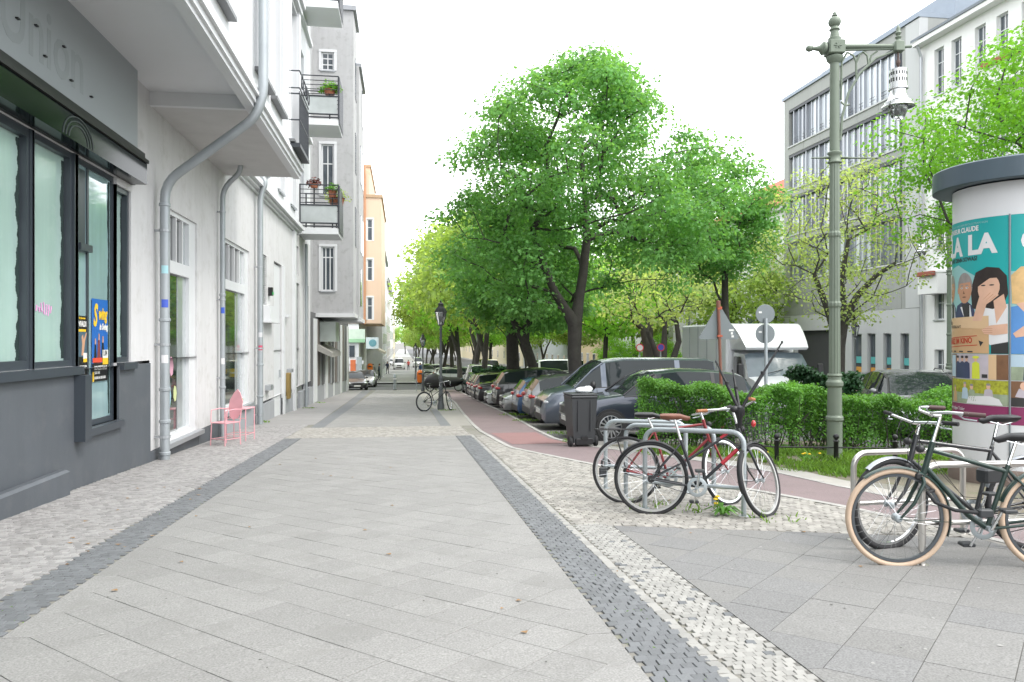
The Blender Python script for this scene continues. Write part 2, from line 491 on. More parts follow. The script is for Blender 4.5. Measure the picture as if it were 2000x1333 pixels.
# ---- big granite slabs laid on the diagonal
A_ = 0.30; D_ = A_ * math.sqrt(2)
def slab_mesh(poly, inset=0.0018, th=0.03):
    c = Vector((sum(p[0] for p in poly) / len(poly), sum(p[1] for p in poly) / len(poly)))
    n = len(poly)
    area = sum(poly[i][0] * poly[(i + 1) % n][1] - poly[(i + 1) % n][0] * poly[i][1] for i in range(n)) / 2
    if area < 0: poly = poly[::-1]
    def ins(d):
        out = []
        for i in range(n):
            p0, p1, p2 = Vector(poly[i - 1]), Vector(poly[i]), Vector(poly[(i + 1) % n])
            e1, e2 = (p1 - p0).normalized(), (p2 - p1).normalized()
            n1, n2 = Vector((-e1.y, e1.x)), Vector((-e2.y, e2.x))
            b = (n1 + n2); b = b / max(.3, b.length_squared) * 2 if b.length > 1e-6 else n1
            out.append(p1 + b * d)
        return out
    top, low = ins(inset + .0012), ins(inset)
    vs = [(p.x, p.y, 0) for p in top] + [(p.x, p.y, -.0015) for p in low] + [(p.x, p.y, -th) for p in low]
    fs = [tuple(range(n))]
    for k in range(2):
        fs += [(k * n + (i + 1) % n, k * n + i, (k + 1) * n + i, (k + 1) * n + (i + 1) % n) for i in range(n)]
    return vs, fs
def clip(poly, f):
    """keep the part of the polygon where f(p) >= 0"""
    out = []
    for i in range(len(poly)):
        a, b = poly[i], poly[(i + 1) % len(poly)]
        fa, fb = f(a), f(b)
        if fa >= 0: out.append(a)
        if (fa >= 0) != (fb >= 0):
            t = fa / (fa - fb); out.append((a[0] + (b[0] - a[0]) * t, a[1] + (b[1] - a[1]) * t))
    return out
def area(p):
    return abs(sum(p[i][0] * p[(i + 1) % len(p)][1] - p[(i + 1) % len(p)][0] * p[i][1] for i in range(len(p)))) / 2
def hat_field(u0, nh, e, v0, v1, right=True, a=A_):
    """diagonal squares between two rows of five-sided border slabs"""
    D = a * math.sqrt(2); h = D / 2; out = []
    u1 = u0 + 2 * e + (nh) * h
    k0, k1 = int(v0 / D) - 1, int(v1 / D) + 2
    for j in range(k0, k1):
        y = j * D
        out.append([(u0, y - h), (u0 + e, y - h), (u0 + e + h, y), (u0 + e, y + h), (u0, y + h)])
        for k in range(nh - 1):
            yc = y + (h if k % 2 == 0 else 0); x = u0 + e + (k + 1) * h
            out.append([(x - h, yc), (x, yc - h), (x + h, yc), (x, yc + h)])
        yr = y + (h if (nh - 1) % 2 else 0)
        yr = y if nh % 2 == 0 else y + h
        if right: out.append([(u1, yr - h), (u1, yr + h), (u1 - e, yr + h), (u1 - e - h, yr), (u1 - e, yr - h)])
    return out, u1
def lay(polys, parent, mats, limit, pick, name='slab', keep=None, rough=.0012, cut=()):
    polys2 = []
    for p in polys:
        for f in cut: p = clip(p, f) if len(p) > 2 else p
        if len(p) > 2 and area(p) > .004: polys2.append(p)
    polys2.sort(key=lambda p: sum(q[1] for q in p) / len(p))
    shared = {}
    rest = {}
    n = 0
    for p in polys2:
        cu, cv = sum(q[0] for q in p) / len(p), sum(q[1] for q in p) / len(p)
        m = pick(cu, cv)
        dz = R.uniform(-rough, rough)
        if n < limit and cv < 14:
            key = (tuple((round(a - cu, 3), round(b - cv, 3)) for a, b in p), m)
            if key not in shared:
                vs, fs = slab_mesh([(a - cu, b - cv) for a, b in p])
                me = bpy.data.meshes.new(name); me.from_pydata(vs, [], fs); me.materials.append(mats[m]); shared[key] = me
            o = link(name, shared[key], parent); o.location = (cu, cv, G(cv) + dz)
            o.rotation_euler = (TILT + R.uniform(-.001, .001), R.uniform(-.001, .001), 0)
            n += 1
        else:
            vs, fs = slab_mesh(p)
            rest.setdefault(m, MB()).add([(x, y, G(y) + z + dz) for x, y, z in vs], fs)
    for m, mb in rest.items():
        tag(mb.build('far_' + name + 's', mats[m], parent, fixn=False), kind='stuff')

UL = -2.14
polys, UR = hat_field(UL, 14, 0.145, 2.0, BAND0)
jb = strip('slab_walk', [(-8, UL, UR), (6, UL, UR), (BAND0, UL, UR)], -0.0055, m_jointg)
lay(polys, jb, [m_slab], 300, lambda u, v: 0, cut=(lambda p: BAND0 - p[1], lambda p: p[1] - 1.5))
polys, UR2 = hat_field(-2.0, 12, 0.2026, BAND1, 57)
jb2 = strip('far_slab_walk', [(BAND1, -2.0, UR2), (57.3, -2.0, UR2)], -0.0055, m_jointg)
lay(polys, jb2, [m_slab], 0, lambda u, v: 0, cut=(lambda p: p[1] - BAND1, lambda p: 57.3 - p[1]))
# right-hand forecourt of greyer slabs
def fedge(p): return (6.8 - (p[0] - 1.9) * 0.352) - p[1]
polys, _ = hat_field(1.89, 16, 0.08, -1.0, 7.2, right=False, a=.37)
jf = MB(); jf.add([(u, v, G(v) - .0055) for u, v in ((1.87, -2), (4.75, -2), (4.75, 5.79), (1.87, 6.8))], [(0, 1, 2, 3)])
jf = struct(jf.build('forecourt_bed', m_jointg))
def fpick(u, v):
    dk = (u < 2.25 and R.random() < .7) or (u < 2.7 and R.random() < .25) or (fedge((u, v)) < .4 and R.random() < .55) or R.random() < .05
    return 1 if dk else 0
polys = [p for p in polys if min(q[0] for q in p) < .22 * max(q[1] for q in p) * 4 + 3.2]
lay(polys, jf, [m_slabgrey, m_slabdark], 260, fpick, cut=(fedge, lambda p: p[1] - 1.5, lambda p: 4.74 - p[0]))

# ---- small cobbles, each one a stone
def stone(mb, c, s, a, z, base=0.02, taper=.9):
    ca, sa = math.cos(a), math.sin(a)
    q = []
    for x, y in ((-.5, -.5), (.5, -.5), (.5, .5), (-.5, .5)):
        x = (x + R.uniform(-.055, .055)) * s[0]; y = (y + R.uniform(-.055, .055)) * s[1]
        q.append((c[0] + x * ca - y * sa, c[1] + x * sa + y * ca))
    cx, cy = c
    top = [(cx + (x - cx) * taper, cy + (y - cy) * taper) for x, y in q]
    t = [R.uniform(-.0018, .0018) for _ in range(4)]
    mb.add([(x, y, z(x, y) + t[i]) for i, (x, y) in enumerate(top)] + [(x, y, z(x, y) - .0035) for x, y in q] + [(x, y, z(x, y) - base) for x, y in q],
           [(0, 1, 2, 3), (1, 0, 4, 5), (2, 1, 5, 6), (3, 2, 6, 7), (0, 3, 7, 4), (5, 4, 8, 9), (6, 5, 9, 10), (7, 6, 10, 11), (4, 7, 11, 8)])
def gz(x, y): return G(y)
def cobbles(name, parent, mat, spots, size, single, dark=None, gap=.965):
    """spots: list of (u, v, angle); the nearest `single` are objects of their own sharing a few meshes"""
    spots = sorted(spots, key=lambda s: s[0] ** 2 * .25 + s[1] ** 2)
    var = []
    for k in range(10):
        mb = MB(); stone(mb, (0, 0), (size[0] * gap, size[1] * gap), 0, lambda x, y: 0)
        me = bpy.data.meshes.new(name); me.from_pydata(mb.v, [], mb.f); me.materials.append(dark if (dark and k == 9) else mat); var.append(me)
    rest, restd = MB(), MB()
    n = 0
    for (u, v, a) in spots:
        if n < single:
            o = link(name, R.choice(var if R.random() < .5 else var[:9]), parent)
            o.location = (u, v, G(v) + R.uniform(-.002, .003)); o.rotation_euler = (TILT, 0, a + R.choice((0, PI)))
            n += 1
        else:
            dz = R.uniform(-.002, .003)
            stone(restd if (dark and R.random() < .03) else rest, (u, v), (size[0] * gap, size[1] * gap), a, lambda x, y: G(y) + dz)
    for b, m in ((rest, mat), (restd, dark)):
        if b.v: tag(b.build(name + ('_field' if b is rest else '_accents'), m, parent, fixn=False), kind='stuff')
def rows_in(u0, u1, v0, v1, s, test=None, wob=.05, skew=0.0):
    out = []; j = 0; v = v0
    while v < v1:
        off = (j % 2) * s / 2
        u = u0 + off + s / 2
        while u < u1 - s * .35:
            uu, vv = u + R.uniform(-.04, .04) * s, v + R.uniform(-.04, .04) * s + skew * (u - u0) + .12 * s * math.sin(u * 5)
            if test is None or test(uu, vv): out.append((uu, vv, math.atan(skew + .6 * s * math.cos(u * 5)) + R.uniform(-wob, wob)))
            u += s
        v += s; j += 1
    return out
vis = lambda u, v: v > 2.6 and abs(u - .1413 * v) < .70 * v + .4
cobbles('verge_stone', foot, m_cobl, rows_in(-3.98, -2.50, 3.4, 21, .062, vis, .16), (.062, .062), 280)
cobbles('blue_sett', foot, m_cobd, rows_in(-2.51, -2.125, 3.0, BAND0, .066, vis, .1) , (.066, .066), 140, gap=.975)
cobbles('sett', foot, m_cobd, rows_in(1.122, 1.478, 2.6, BAND0, .066, vis, .06), (.066, .066), 150, gap=.975)
ew = []
v = 2.6
while v < 17: ew.append((1.49, v, R.uniform(-.05, .05))); v += .078
cobbles('edge_stone', foot, m_cobw, ew, (.07, .075), 130)
def inband(u, v):
    l, _ = path_lr(v)
    return vis(u, v) and u < l - .08 and fedge((u, v)) < -.03 and not (v > BAND1 + .1)
cobbles('mosaic_stone', foot, m_cobw, rows_in(1.53, 1.885, 2.6, 6.9, .051, lambda u, v: vis(u, v), .16), (.051, .051), 295, m_cobd, gap=.975)
cobbles('paving_stone', foot, m_cob, rows_in(1.535, 5.2, 4.6, BAND0, .075, lambda u, v: inband(u, v) and (u > 1.87 or v > 6.8), .12), (.075, .075), 290)
cobbles('band_stone', foot, m_cob, rows_in(-2.5, 1.8, BAND0, BAND1, .075, lambda u, v: not (u > 1.45), .2), (.075, .075), 0)
# beyond the cobbled band the stones are too small to tell apart
strip('far_verge', [(21, -4.05, -2.35), (57.3, -4.05, -2.9)], -0.004, m_cobl, foot)
strip('far_sett_strip', [(BAND1, -2.33, -2.005), (30, -2.42, -2.005), (57.3, -2.95, -2.35)], -0.002, m_cobd, foot)
strip('far_sett_strip', [(BAND1, .955, 1.22), (29, 1.0, 1.22)], -0.002, m_cobd, foot)
strip('far_mosaic', [(BAND1, 1.22, 1.78), (27, 1.22, 1.95), (34, .955, 2.2), (57, .955, 2.6)], -0.004, m_cob, foot)
strip('near_verge', [(7.4, 5.5, 5.75), (8.6, 5.3, 5.6), (10, 5.15, 5.5), (11.1, 4.75, 5.2), (12.2, 4.3, 4.6), (13.2, 3.8, 4.1), (14.2, 3.45, 3.8)], -0.004, m_cob)
strip('forecourt_edge', [(-1, 4.75, 5.28), (1, 4.75, 5.28), (4, 4.75, 5.06), (5.8, 4.75, 4.84)], -0.003, m_cob)

# ================================================================ LEFT-HAND BUILDINGS
m_wall = M('off white render', (0.60, 0.595, 0.60), 0.85, var=0.07, scale=1.2, bump=0.12, bscale=90, streak=0.14, dirt=(0.43, 0.42, 0.40), dirtamt=0.45)
m_white = M('white paint', (0.66, 0.67, 0.685), 0.6, var=0.03, scale=2, streak=0.04)
m_soff = M('grey white soffit', (0.70, 0.71, 0.73), 0.85, var=0.05, scale=0.7)
m_conc = M('rough soffit concrete', (0.55, 0.545, 0.54), 0.95, var=0.12, scale=2.5, bump=0.4, bscale=60)
m_plinth = M('anthracite plinth paint', (0.088, 0.098, 0.112), 0.55, var=0.16, scale=1.6, bump=0.06, bscale=60, streak=0.12, dirt=(0.12, 0.125, 0.135), dirtamt=0.5)
m_plg = M('grey plinth', (0.33, 0.34, 0.36), 0.85, var=0.12, scale=2, streak=0.12, bump=0.1)
m_frame = M('anthracite window frame', (0.045, 0.055, 0.068), 0.35, var=0.08)
m_black = M('black', (0.012, 0.012, 0.014), 0.4)
m_board = M('grey sign board', (0.33, 0.36, 0.38), 0.35, var=0.06, scale=0.9, spec=0.5)
m_ghost = M('ghost lettering', (0.302, 0.33, 0.345), 0.5, var=0.12, scale=6)
m_frost = M('whitewashed glass', (0.40, 0.55, 0.51), 0.22, var=0.16, scale=1.1, streak=0.16, coat=1.0, dirt=(0.46, 0.6, 0.56), dirtamt=0.6)
m_dkgl = M('dark glass', (0.006, 0.010, 0.010), 0.10, var=0.2, spec=0.12)
m_shopgl = M('shop glass', (0.03, 0.04, 0.038), 0.03, var=0.2, spec=1.0, coat=1.0)
m_winl = M('window glass', (0.07, 0.085, 0.1), 0.06, var=0.3, scale=1.5, spec=0.9)
m_wing = M('pale blind behind glass', (0.40, 0.44, 0.45), 0.12, var=0.15, scale=1.5, coat=1)
m_zinc = M('zinc', (0.42, 0.44, 0.46), 0.45, 0.6)
m_pipe = M('zinc downpipe', (0.37, 0.40, 0.42), 0.5, 0.45, var=0.14, scale=3, streak=0.12)
m_grey = M('grey rough render', (0.43, 0.43, 0.437), 0.95, var=0.10, scale=1.2, bump=0.35, bscale=70, streak=0.12, dirt=(0.27, 0.265, 0.26), dirtamt=0.5)
m_iron = M('dark painted iron', (0.035, 0.04, 0.048), 0.5, 0.2)
m_peach = M('peach render', (0.62, 0.455, 0.34), 0.85, var=0.05, scale=0.8, streak=0.06)
m_shut = M('dark grey shutter', (0.12, 0.12, 0.125), 0.7, var=0.12, streak=0.1)

FU = -4.0
def fwall(u=FU):
    return lambda a, z, d: (u - d, a, z)

b1 = thing('apartment_house', 'white rendered apartment house with shops and a jutting bay over the pavement', 'building', (FU, 12, G(12)), world=True)
fn = fwall()
# ground floor: openings along the street
SHOP = [(2.0, 9.05, 1.1, 3.72), (9.05, 10.12, 1.1, 3.72), (10.2, 11.5, 0.3, 3.72), (11.5, 12.06, 1.1, 3.62)]
WA, WB = (13.65, 15.75, -0.32, 3.70), (18.1, 20.9, -0.2, 3.74)
others = [(22.45, 23.5, 2.45, 3.9), (24.75, 26.3, -1.25, 3.9), (29.4, 30.7, -1.5, 3.6), (29.4, 30.5, 3.9, 5.0), (32.6, 33.6, -1.6, 3.72)]
mb = MB()
holed(mb, fn, -6, 34.2, 1.1, 5.52, SHOP + [(a, b, max(c, 1.1), d) for a, b, c, d in (WA, WB)] + [(a, b, max(c, 1.1), d) for a, b, c, d in others], 0.16)
holed(mb, fn, 12.9, 34.2, -0.35, 1.1, [(a, b, c, 1.1) for a, b, c, d in (WA, WB)] + [(a, b, max(c, -.35), 1.1) for a, b, c, d in others if c < 1], 0.16)
mb.box(-12, FU - .17, -6, 34.2, -4, 21)
mb.quad((-12, -6, 5), (FU, -6, 5), (FU, -6, -4), (-12, -6, -4))
b_wall = mb.build('wall', m_wall, b1)
mb = MB()
holed(mb, fwall(FU + .03), -6, 12.86, -3.5, 1.06, [(10.2, 11.5, .3, 1.06)], 0.2)
mb.add([(FU + .03, -6, 1.06), (FU + .03, 12.86, 1.06), (FU, 12.86, 1.06), (FU, -6, 1.06)], [(0, 1, 2, 3)])
mb.quad((FU + .03, 12.86, -3.5), (FU, 12.86, -3.5), (FU, 12.86, 1.06), (FU + .03, 12.86, 1.06))
mb.build('plinth', m_plinth, b1)
mb = MB()
mb.bbox(FU + .02, FU + .16, 7.3, 9.6, -0.6, -.08, .03)
mb.build('plinth_ledge', m_plinth, b1)
for a, b, c in ((12.87, 13.64, -.36), (13.66, 15.74, -.44), (15.76, 17.9, -.36)): mb = MB(); fbox(mb, fn, a, b, -3, c, -.022, .1); mb.build('plinth', m_plinth, b1)
for a, b, c in ((17.91, 22.3, -.36), (22.3, 24.7, -.42), (26.35, 29.3, -.5), (30.75, 32.5, -.6), (33.6, 34.2, -.6)): mb = MB(); fbox(mb, fn, a, b, -3.4, c, -.02, .1); mb.build('plinth', m_plg, b1)
# shop window frames
def shopwin(a0, a1, z0, z1, cols=(), rows=(), mat=m_frost, fw=.075):
    return window(b1, fn, a0, a1, z0, z1, .13, m_frame, mat, cols, rows, fw, t=.1)
window(b1, fn, 2.0, 9.05, 1.1, 3.72, .13, m_frame, m_frost, (.30, .62), (), .1, t=.1)
shopwin(9.05, 10.12, 1.1, 3.72)
m_bare = M('bare dark glass edge', (.03, .05, .046), .05, var=.4, scale=5, spec=.8)
for a1_, z0_, z1_, d_, w_ in ((9.0, 1.2, 3.6, .106, .17), (10.05, 1.2, 3.6, .106, .13), (6.3, 1.2, 3.6, .106, .15), (11.41, .4, 3.62, .066, .10), (11.99, 1.2, 3.5, .106, .07)):
    n_ = 170; pts_ = [(a1_ - .005, z0_), (a1_ - .005, z1_)] + [(a1_ - w_ * (.6 + .1 * R.random() + .15 * math.sin(k * .11 + a1_) + .06 * math.sin(k * .45)), z1_ - (z1_ - z0_) * k / n_) for k in range(n_ + 1)]
    p = MB(); p.prism(pts_, lambda a, z: fn(a, z, d_), lambda a, z: fn(a, z, d_ + .001)); p.build('bare_glass_edge', m_bare, b1, fixn=False)
window(b1, fn, 10.2, 11.5, .3, 3.72, .09, m_frame, M('clearer shop glass', (0.30, 0.44, 0.46), 0.06, var=0.35, scale=1.2, streak=0.2, coat=1, spec=.9), (.33,), (), .075, t=.045)
shopwin(11.5, 12.06, 1.1, 3.62)
mb = MB(); fbox(mb, fn, 10.24, 10.6, 2.55, 2.64, -.02, .08); fbox(mb, fn, 10.27, 10.57, 2.64, 3.6, .062, .074, 0)
mb.build('vent_window', m_frame, b1)
mb = MB(); fbox(mb, fn, 2, 10.16, 1.0, 1.098, -.09, .1); fbox(mb, fn, 11.52, 12.1, 1.0, 1.098, -.09, .1); fbox(mb, fn, 10.14, 11.54, .2, .298, -.09, .1)
mb.build('sill', m_frame, b1)
mb = MB(); fbox(mb, fn, 10.0, 10.198, .18, .99, -.16, .05); fbox(mb, fn, 10.10, 10.215, .99, 3.72, .0, .12); fbox(mb, fn, 9.0, 9.1, 1.1, 3.72, .015, .12); mb.build('boxed_post', m_frame, b1)
mb = MB(); fbox(mb, fn, 2, 12.1, 3.725, 3.83, -.05, .12); mb.build('head_trim', m_black, b1)
# sign board over the shop: grey panel, black rail, dark glass box
sg = thing('shop_sign', 'long grey shop signboard with ghost letters over the dark shop window', 'sign', (FU, 10, 3.8), world=True)
mb = MB(); fbox(mb, fn, -6, 11.95, 4.18, 5.40, -.13, -.005); mb.build('sign_panel', m_board, sg, smooth=0)
mb = MB(); fbox(mb, fn, -6, 12.0, 4.08, 4.178, -.22, -.005); fbox(mb, fn, -6, 12.02, 4.03, 4.078, -.27, -.005); mb.build('rail', m_black, sg)
mb = MB(); fbox(mb, fn, -6, 12.02, 3.72, 4.028, -.24, -.055); mb.build('glass_band', m_dkgl, sg)
vs, fs = text_geo('Union', 1.0, 0.0006, sx=.82, bold=.012)
mb = MB(); mb.add([(FU + .1312 + z, 8.02 + x, 4.42 + y * .92) for x, y, z in vs], fs); mb.build('ghost_lettering', m_ghost, sg, fixn=False)
for v, z in ((8.35, 4.66), (8.75, 4.75), (8.95, 4.5), (9.42, 4.78), (9.62, 4.46), (10.2, 4.45)): mb = MB(); fbox(mb, fn, v, v + .05, z, z + .015, -.16, -.13); mb.build('fixing_wire', m_black, sg)
mb = MB()
for i in range(3): mb.tube([(FU + .243, 9.6 + i * .0 + .42 * math.cos(a) * (1 - .18 * i), 3.74 + .27 * math.sin(a) * (1 - .18 * i)) for a in [PI * k / 14 for k in range(15)]], .008, 5)
mb.build('emblem', M('faded emblem', (.05, .065, .062), .5), sg)

# posters taped to the shop door glass
def flat_poster(name, label, v0, v1, z0, z1, base, bits, texts, u=FU - .058):
    p = thing(name, label, 'poster', (u, (v0 + v1) / 2, z0), world=True, group='concert posters on the shop window')
    W, H = v1 - v0, z1 - z0
    mb = MB(); mb.box(u, u + .004, v0, v1, z0, z1); mb.build('sheet', base, p)
    for i, (nm, m, poly) in enumerate(bits):
        b = MB(); uu = u + .0042 + .0006 * i
        b.prism([(v0 + W * x, z0 + H * y) for x, y in poly], lambda x, y: (uu, x, y), lambda x, y: (uu + .0005, x, y)); b.build(nm, m, p)
    for t, size, x, y, m, sh, sx in texts:
        vs, fs = text_geo(t, size, .0006, sx=sx, shear=sh, bold=.004 * size / .1)
        b = MB(); b.add([(u + .0095 + z, v0 + W * x + a, z0 + H * y + c) for a, c, z in vs], fs); b.build('lettering', m, p, fixn=False)
    return p
m_pblk = M('poster black', (.015, .015, .017), .35); m_pwh = M('poster white', (.75, .75, .73), .4); m_pyel = M('poster yellow', (.8, .52, .03), .4)
m_pblu = M('poster blue', (.02, .13, .45), .35); m_pred = M('poster red', (.7, .08, .04), .4); m_pskin = M('poster skin', (.55, .3, .19), .4)
def R4(a, b, c, d): return [(a, c), (b, c), (b, d), (a, d)]
flat_poster('concert_poster', 'narrow black concert poster headed VIVALDI on the shop window', 10.33, 10.63, .94, 1.73, m_pblk,
    [('picture', M('poster dusk', (.07, .12, .16), .4), R4(.02, .98, .34, .74)), ('figure', m_pskin, [(.35, .36), (.55, .36), (.72, .6), (.9, .72), (.82, .73), (.55, .62), (.5, .7), (.35, .66), (.42, .55)]),
     ('stripe', m_pyel, R4(.05, .8, .745, .785)), ('badge', m_pwh, R4(.52, .97, .31, .4)), ('badge', m_pyel, R4(.52, .97, .25, .31))],
    [('VIVALDI', .095, .03, .83, m_pwh, 0, .68), ('Vier Jahreszeiten', .035, .05, .95, m_pyel, 0, .8), ('KAMMERORCHESTER', .032, .06, .17, m_pwh, 0, .78), ('TICKETS', .03, .3, .06, m_pwh, 0, .9)])
flat_poster('concert_poster', 'blue Swing concert poster with yellow script on the shop window', 10.77, 11.31, .87, 1.97, m_pblu,
    [('lower_panel', m_pblk, R4(0, 1, 0, .22)), ('figure', m_pblk, [(.1, .22), (.16, .45), (.24, .45), (.3, .22)]), ('figure', M('poster wine', (.2, .05, .05), .4), [(.3, .22), (.36, .5), (.48, .5), (.55, .22)]),
     ('figure', m_pblk, [(.56, .25), (.62, .47), (.72, .47), (.8, .25)]), ('figure', m_pskin, [(.16, .45), (.24, .45), (.22, .52), (.17, .52)]), ('figure', m_pskin, [(.38, .5), (.46, .5), (.45, .58), (.39, .58)]), ('figure', m_pskin, [(.63, .47), (.71, .47), (.7, .55), (.64, .55)]),
     ('stripe', m_pred, R4(.02, .62, .23, .285)), ('badge', m_pwh, R4(.64, 1, .28, .38)), ('badge', m_pyel, R4(.64, 1, .2, .28)), ('stripe', m_pyel, R4(0, .09, 0, .12))],
    [('S', .40, .06, .68, m_pyel, .25, .62), ('wing', .22, .38, .76, m_pyel, .25, .7), ('in Swing', .12, .44, .63, m_pwh, .25, .7), ('1.04', .1, .67, .31, m_pblk, 0, .8), ('KONZERTHAUS', .075, .12, .14, m_pwh, 0, .8), ('20.00 UHR', .05, .12, .09, m_pwh, 0, .8), ('KARTEN AN DER KASSE', .045, .12, .03, m_pwh, 0, .8)])
mb = MB()
for i in range(7): mb.tube([(FU - .1, 9.32 + .06 * i + .02 * math.sin(k), 1.75 + .05 * math.sin(k * 1.7 + i) + .02 * k) for k in range(4)], .006, 4)
mb.build('pink_scribble', M('pink marker', (.75, .35, .62), .5), b1)

# ---- bay over the pavement
BU, BZ, BV = -2.38, 5.15, 18.2
bfn = fwall(BU)
mb = MB()
bays = [(12.95 + .1, 14.0, 5.95, 8.9), (14.55, 15.5, 5.95, 8.9), (16.75, 17.85, 5.75, 8.75), (9.8, 10.8, 5.95, 8.9), (7, 8, 5.95, 8.9)]
bays += [(a, b, c + 4.3, d + 4.3) for a, b, c, d in bays]
holed(mb, bfn, -6, BV, 5.42, 21, bays, .2)
mb.quad((BU, BV, 5.42), (FU, BV, 5.42), (FU, BV, 21), (BU, BV, 21))
mb.quad((BU, -6, 5.42), (FU, -6, 5.42), (FU, -6, 21), (BU, -6, 21))
mb.quad((BU, -6, 21), (FU, -6, 21), (FU, BV, 21), (BU, BV, 21))
mb.build('bay', m_white, b1)
for a, b, c, d in bays:
    window(b1, bfn, a, b, c, d, .18, m_white, m_winl, (.5,), (.68,), .08)
mb = MB()
for a, b, c, d in bays:
    fbox(mb, bfn, a - .16, a - .02, c - .1, d + .1, -.045, .02); fbox(mb, bfn, b + .02, b + .16, c - .1, d + .1, -.045, .02); fbox(mb, bfn, a - .2, b + .2, d + .1, d + .24, -.09, .02); fbox(mb, bfn, a - .26, b + .26, d + .24, d + .31, -.16, .02)
for a in (5.9, 8.9, 11.9, 16.1, 18.0): fbox(mb, bfn, a - .12, a + .12, 5.5, 20.8, -.05, .02)
for z in (9.75, 14.05): fbox(mb, bfn, -6, BV, z, z + .16, -.12, .02)
mb.build('window_surround', m_white, b1)
mb = MB()
for a, b, c, d in bays:
    mb = MB(); fbox(mb, bfn, a - .18, b + .18, c - .16, c - .1, -.12, .05); mb.build('sill', M('dark tin sill', (.16, .165, .17), .5, .3), b1)
mb = MB(); mb.box(FU - .05, BU - .02, -6, 12.9, 5.38, 5.46); mb.build('soffit', m_soff, b1)
mb = MB(); mb.box(FU - .05, BU - .14, 12.9, 13.0, 5.16, 5.379); mb.build('soffit_beam', m_white, b1)
mb = MB(); mb.box(FU - .05, BU - .13, 13.0, BV - .02, 5.16, 5.42); mb.build('soffit', m_conc, b1)
mb = MB()
for (o0, o1, z0, z1) in ((.13, -.02, 5.13, 5.24), (-.01, -.06, 5.20, 5.30), (-.03, -.11, 5.30, 5.36), (-.0, -.075, 5.36, 5.46), (-.0, -.03, 5.46, 5.58)):
    mb.box(BU - o0, BU - o1, -6, BV - o1 * .5, z0, z1 - .001)
mb.build('cornice', m_white, b1)
# french balcony grille at the far end of the bay
mb = MB()
g0, g1, gu = 16.6, 18.1, BU + .22
for z in (5.55, 6.05, 6.6): mb.tube([(BU, g0, z), (gu, g0, z), (gu, g1, z), (BU, g1, z)], .018, 5)
for i in range(15): mb.tube([(gu, g0 + (g1 - g0) * i / 14, 5.5), (gu, g0 + (g1 - g0) * i / 14, 6.65)], .012, 4)
mb.box(BU - .0, gu + .02, g0 - .03, g1 + .03, 5.47, 5.545)
for i in range(4): mb.tube([(gu + .03, g0 + .37 * i + .18 + .15 * math.cos(k), 6.9 + .15 * math.sin(k)) for k in [2 * PI * j / 10 for j in range(10)]], .012, 4, closed=True)
for z in (6.72, 7.08): mb.tube([(BU, g0, z), (gu, g0, z), (gu, g1, z)], .016, 5)
mb.build('balcony_grille', m_iron, b1)

# ---- main facade further on, upper storeys
wins = [(a, a + 1.0, z, z + 2.3) for z in (6.3, 10.5, 14.7) for a in (19.6, 22.6, 25.6, 28.4)]
dr = [(31.0, 32.0, z, z + 2.9) for z in (5.75, 10.0, 14.4)]
mb = MB(); holed(mb, fn, BV, 34.2, 5.52, 21, wins + dr, .16); mb.build('upper_wall', m_white, b1)
for w in wins: window(b1, fn, *w, .14, m_white, m_winl, (.5,), (.66,), .07, sill=.08, split=False)
for w in dr: window(b1, fn, *w, .14, m_white, m_winl, (.5,), (.7,), .07, split=False)
mb = MB()
fbox(mb, fn, BV + .01, 30.1, 5.50, 5.58, -.16, .02); fbox(mb, fn, BV + .01, 30.1, 5.58, 5.72, -.26, .02); fbox(mb, fn, BV + .01, 30.1, 5.42, 5.50, -.07, .02)
for z in (9.85, 14.0): fbox(mb, fn, BV + .01, 34, z, z + .16, -.14, .02)
for a in (18.5, 21.4, 24.4, 27.3, 29.9): fbox(mb, fn, a - .18, a + .18, 5.73, 20, -.07, .02)
for a, b, c, d in wins:
    fbox(mb, fn, a - .14, a - .01, c, d + .1, -.05, .02); fbox(mb, fn, b + .01, b + .14, c, d + .1, -.05, .02); fbox(mb, fn, a - .2, b + .2, d + .12, d + .28, -.12, .02)
fbox(mb, fn, 28.75, 29.2, -2.6, 5.4, -.09, .02)
fbox(mb, fn, 26.35, 26.7, -1.3, 3.9, -.06, .02)
mb.build('cornice', m_white, b1)

# ground-floor shop windows with white frames
def white_shop(w, sillz):
    a0, a1, z0, z1 = w
    f = MB()
    fbox(f, fn, a0, a0 + .1, z0, z1, .04, .14); fbox(f, fn, a1 - .42, a1, z0, z1, .04, .14); fbox(f, fn, a0 + .1, a1 - .42, z0, z0 + .1, .04, .14); fbox(f, fn, a0 + .1, a1 - .42, z1 - .08, z1, .04, .14)
    fbox(f, fn, a0 + .1, a1 - .42, 2.60, 2.82, .03, .14)
    for i in (1, 2, 3):
        c = a0 + .1 + (a1 - a0 - .52) * i / 4; fbox(f, fn, c - .03, c + .03, 2.82, z1 - .08, .05, .14)
    o = f.build('window', m_white, b1)
    for i in range(4):
        L = (a1 - a0 - .52) / 4; p = MB(); fbox(p, fn, a0 + .1 + L * i, a0 + .1 + L * (i + 1), 2.82, z1 - .08, .11, .12); p.build('pane', m_shopgl if i < 3 else m_wing, o)
    p = MB(); fbox(p, fn, a0 + .1, a0 + .1 + (a1 - a0 - .52) * .66, z0 + .1, 2.6, .11, .12); p.build('pane', m_shopgl, o)
    p = MB(); fbox(p, fn, a0 + .1 + (a1 - a0 - .52) * .66, a1 - .42, z0 + .1, 2.6, .10, .12); p.build('pane', m_wing, o)
    s = MB(); fbox(s, fn, a0 - .08, a1 + .1, sillz - .08, sillz, -.12, .1); s.build('sill', m_zinc, b1)
    return o
white_shop(WA, -.33); white_shop(WB, -.21)
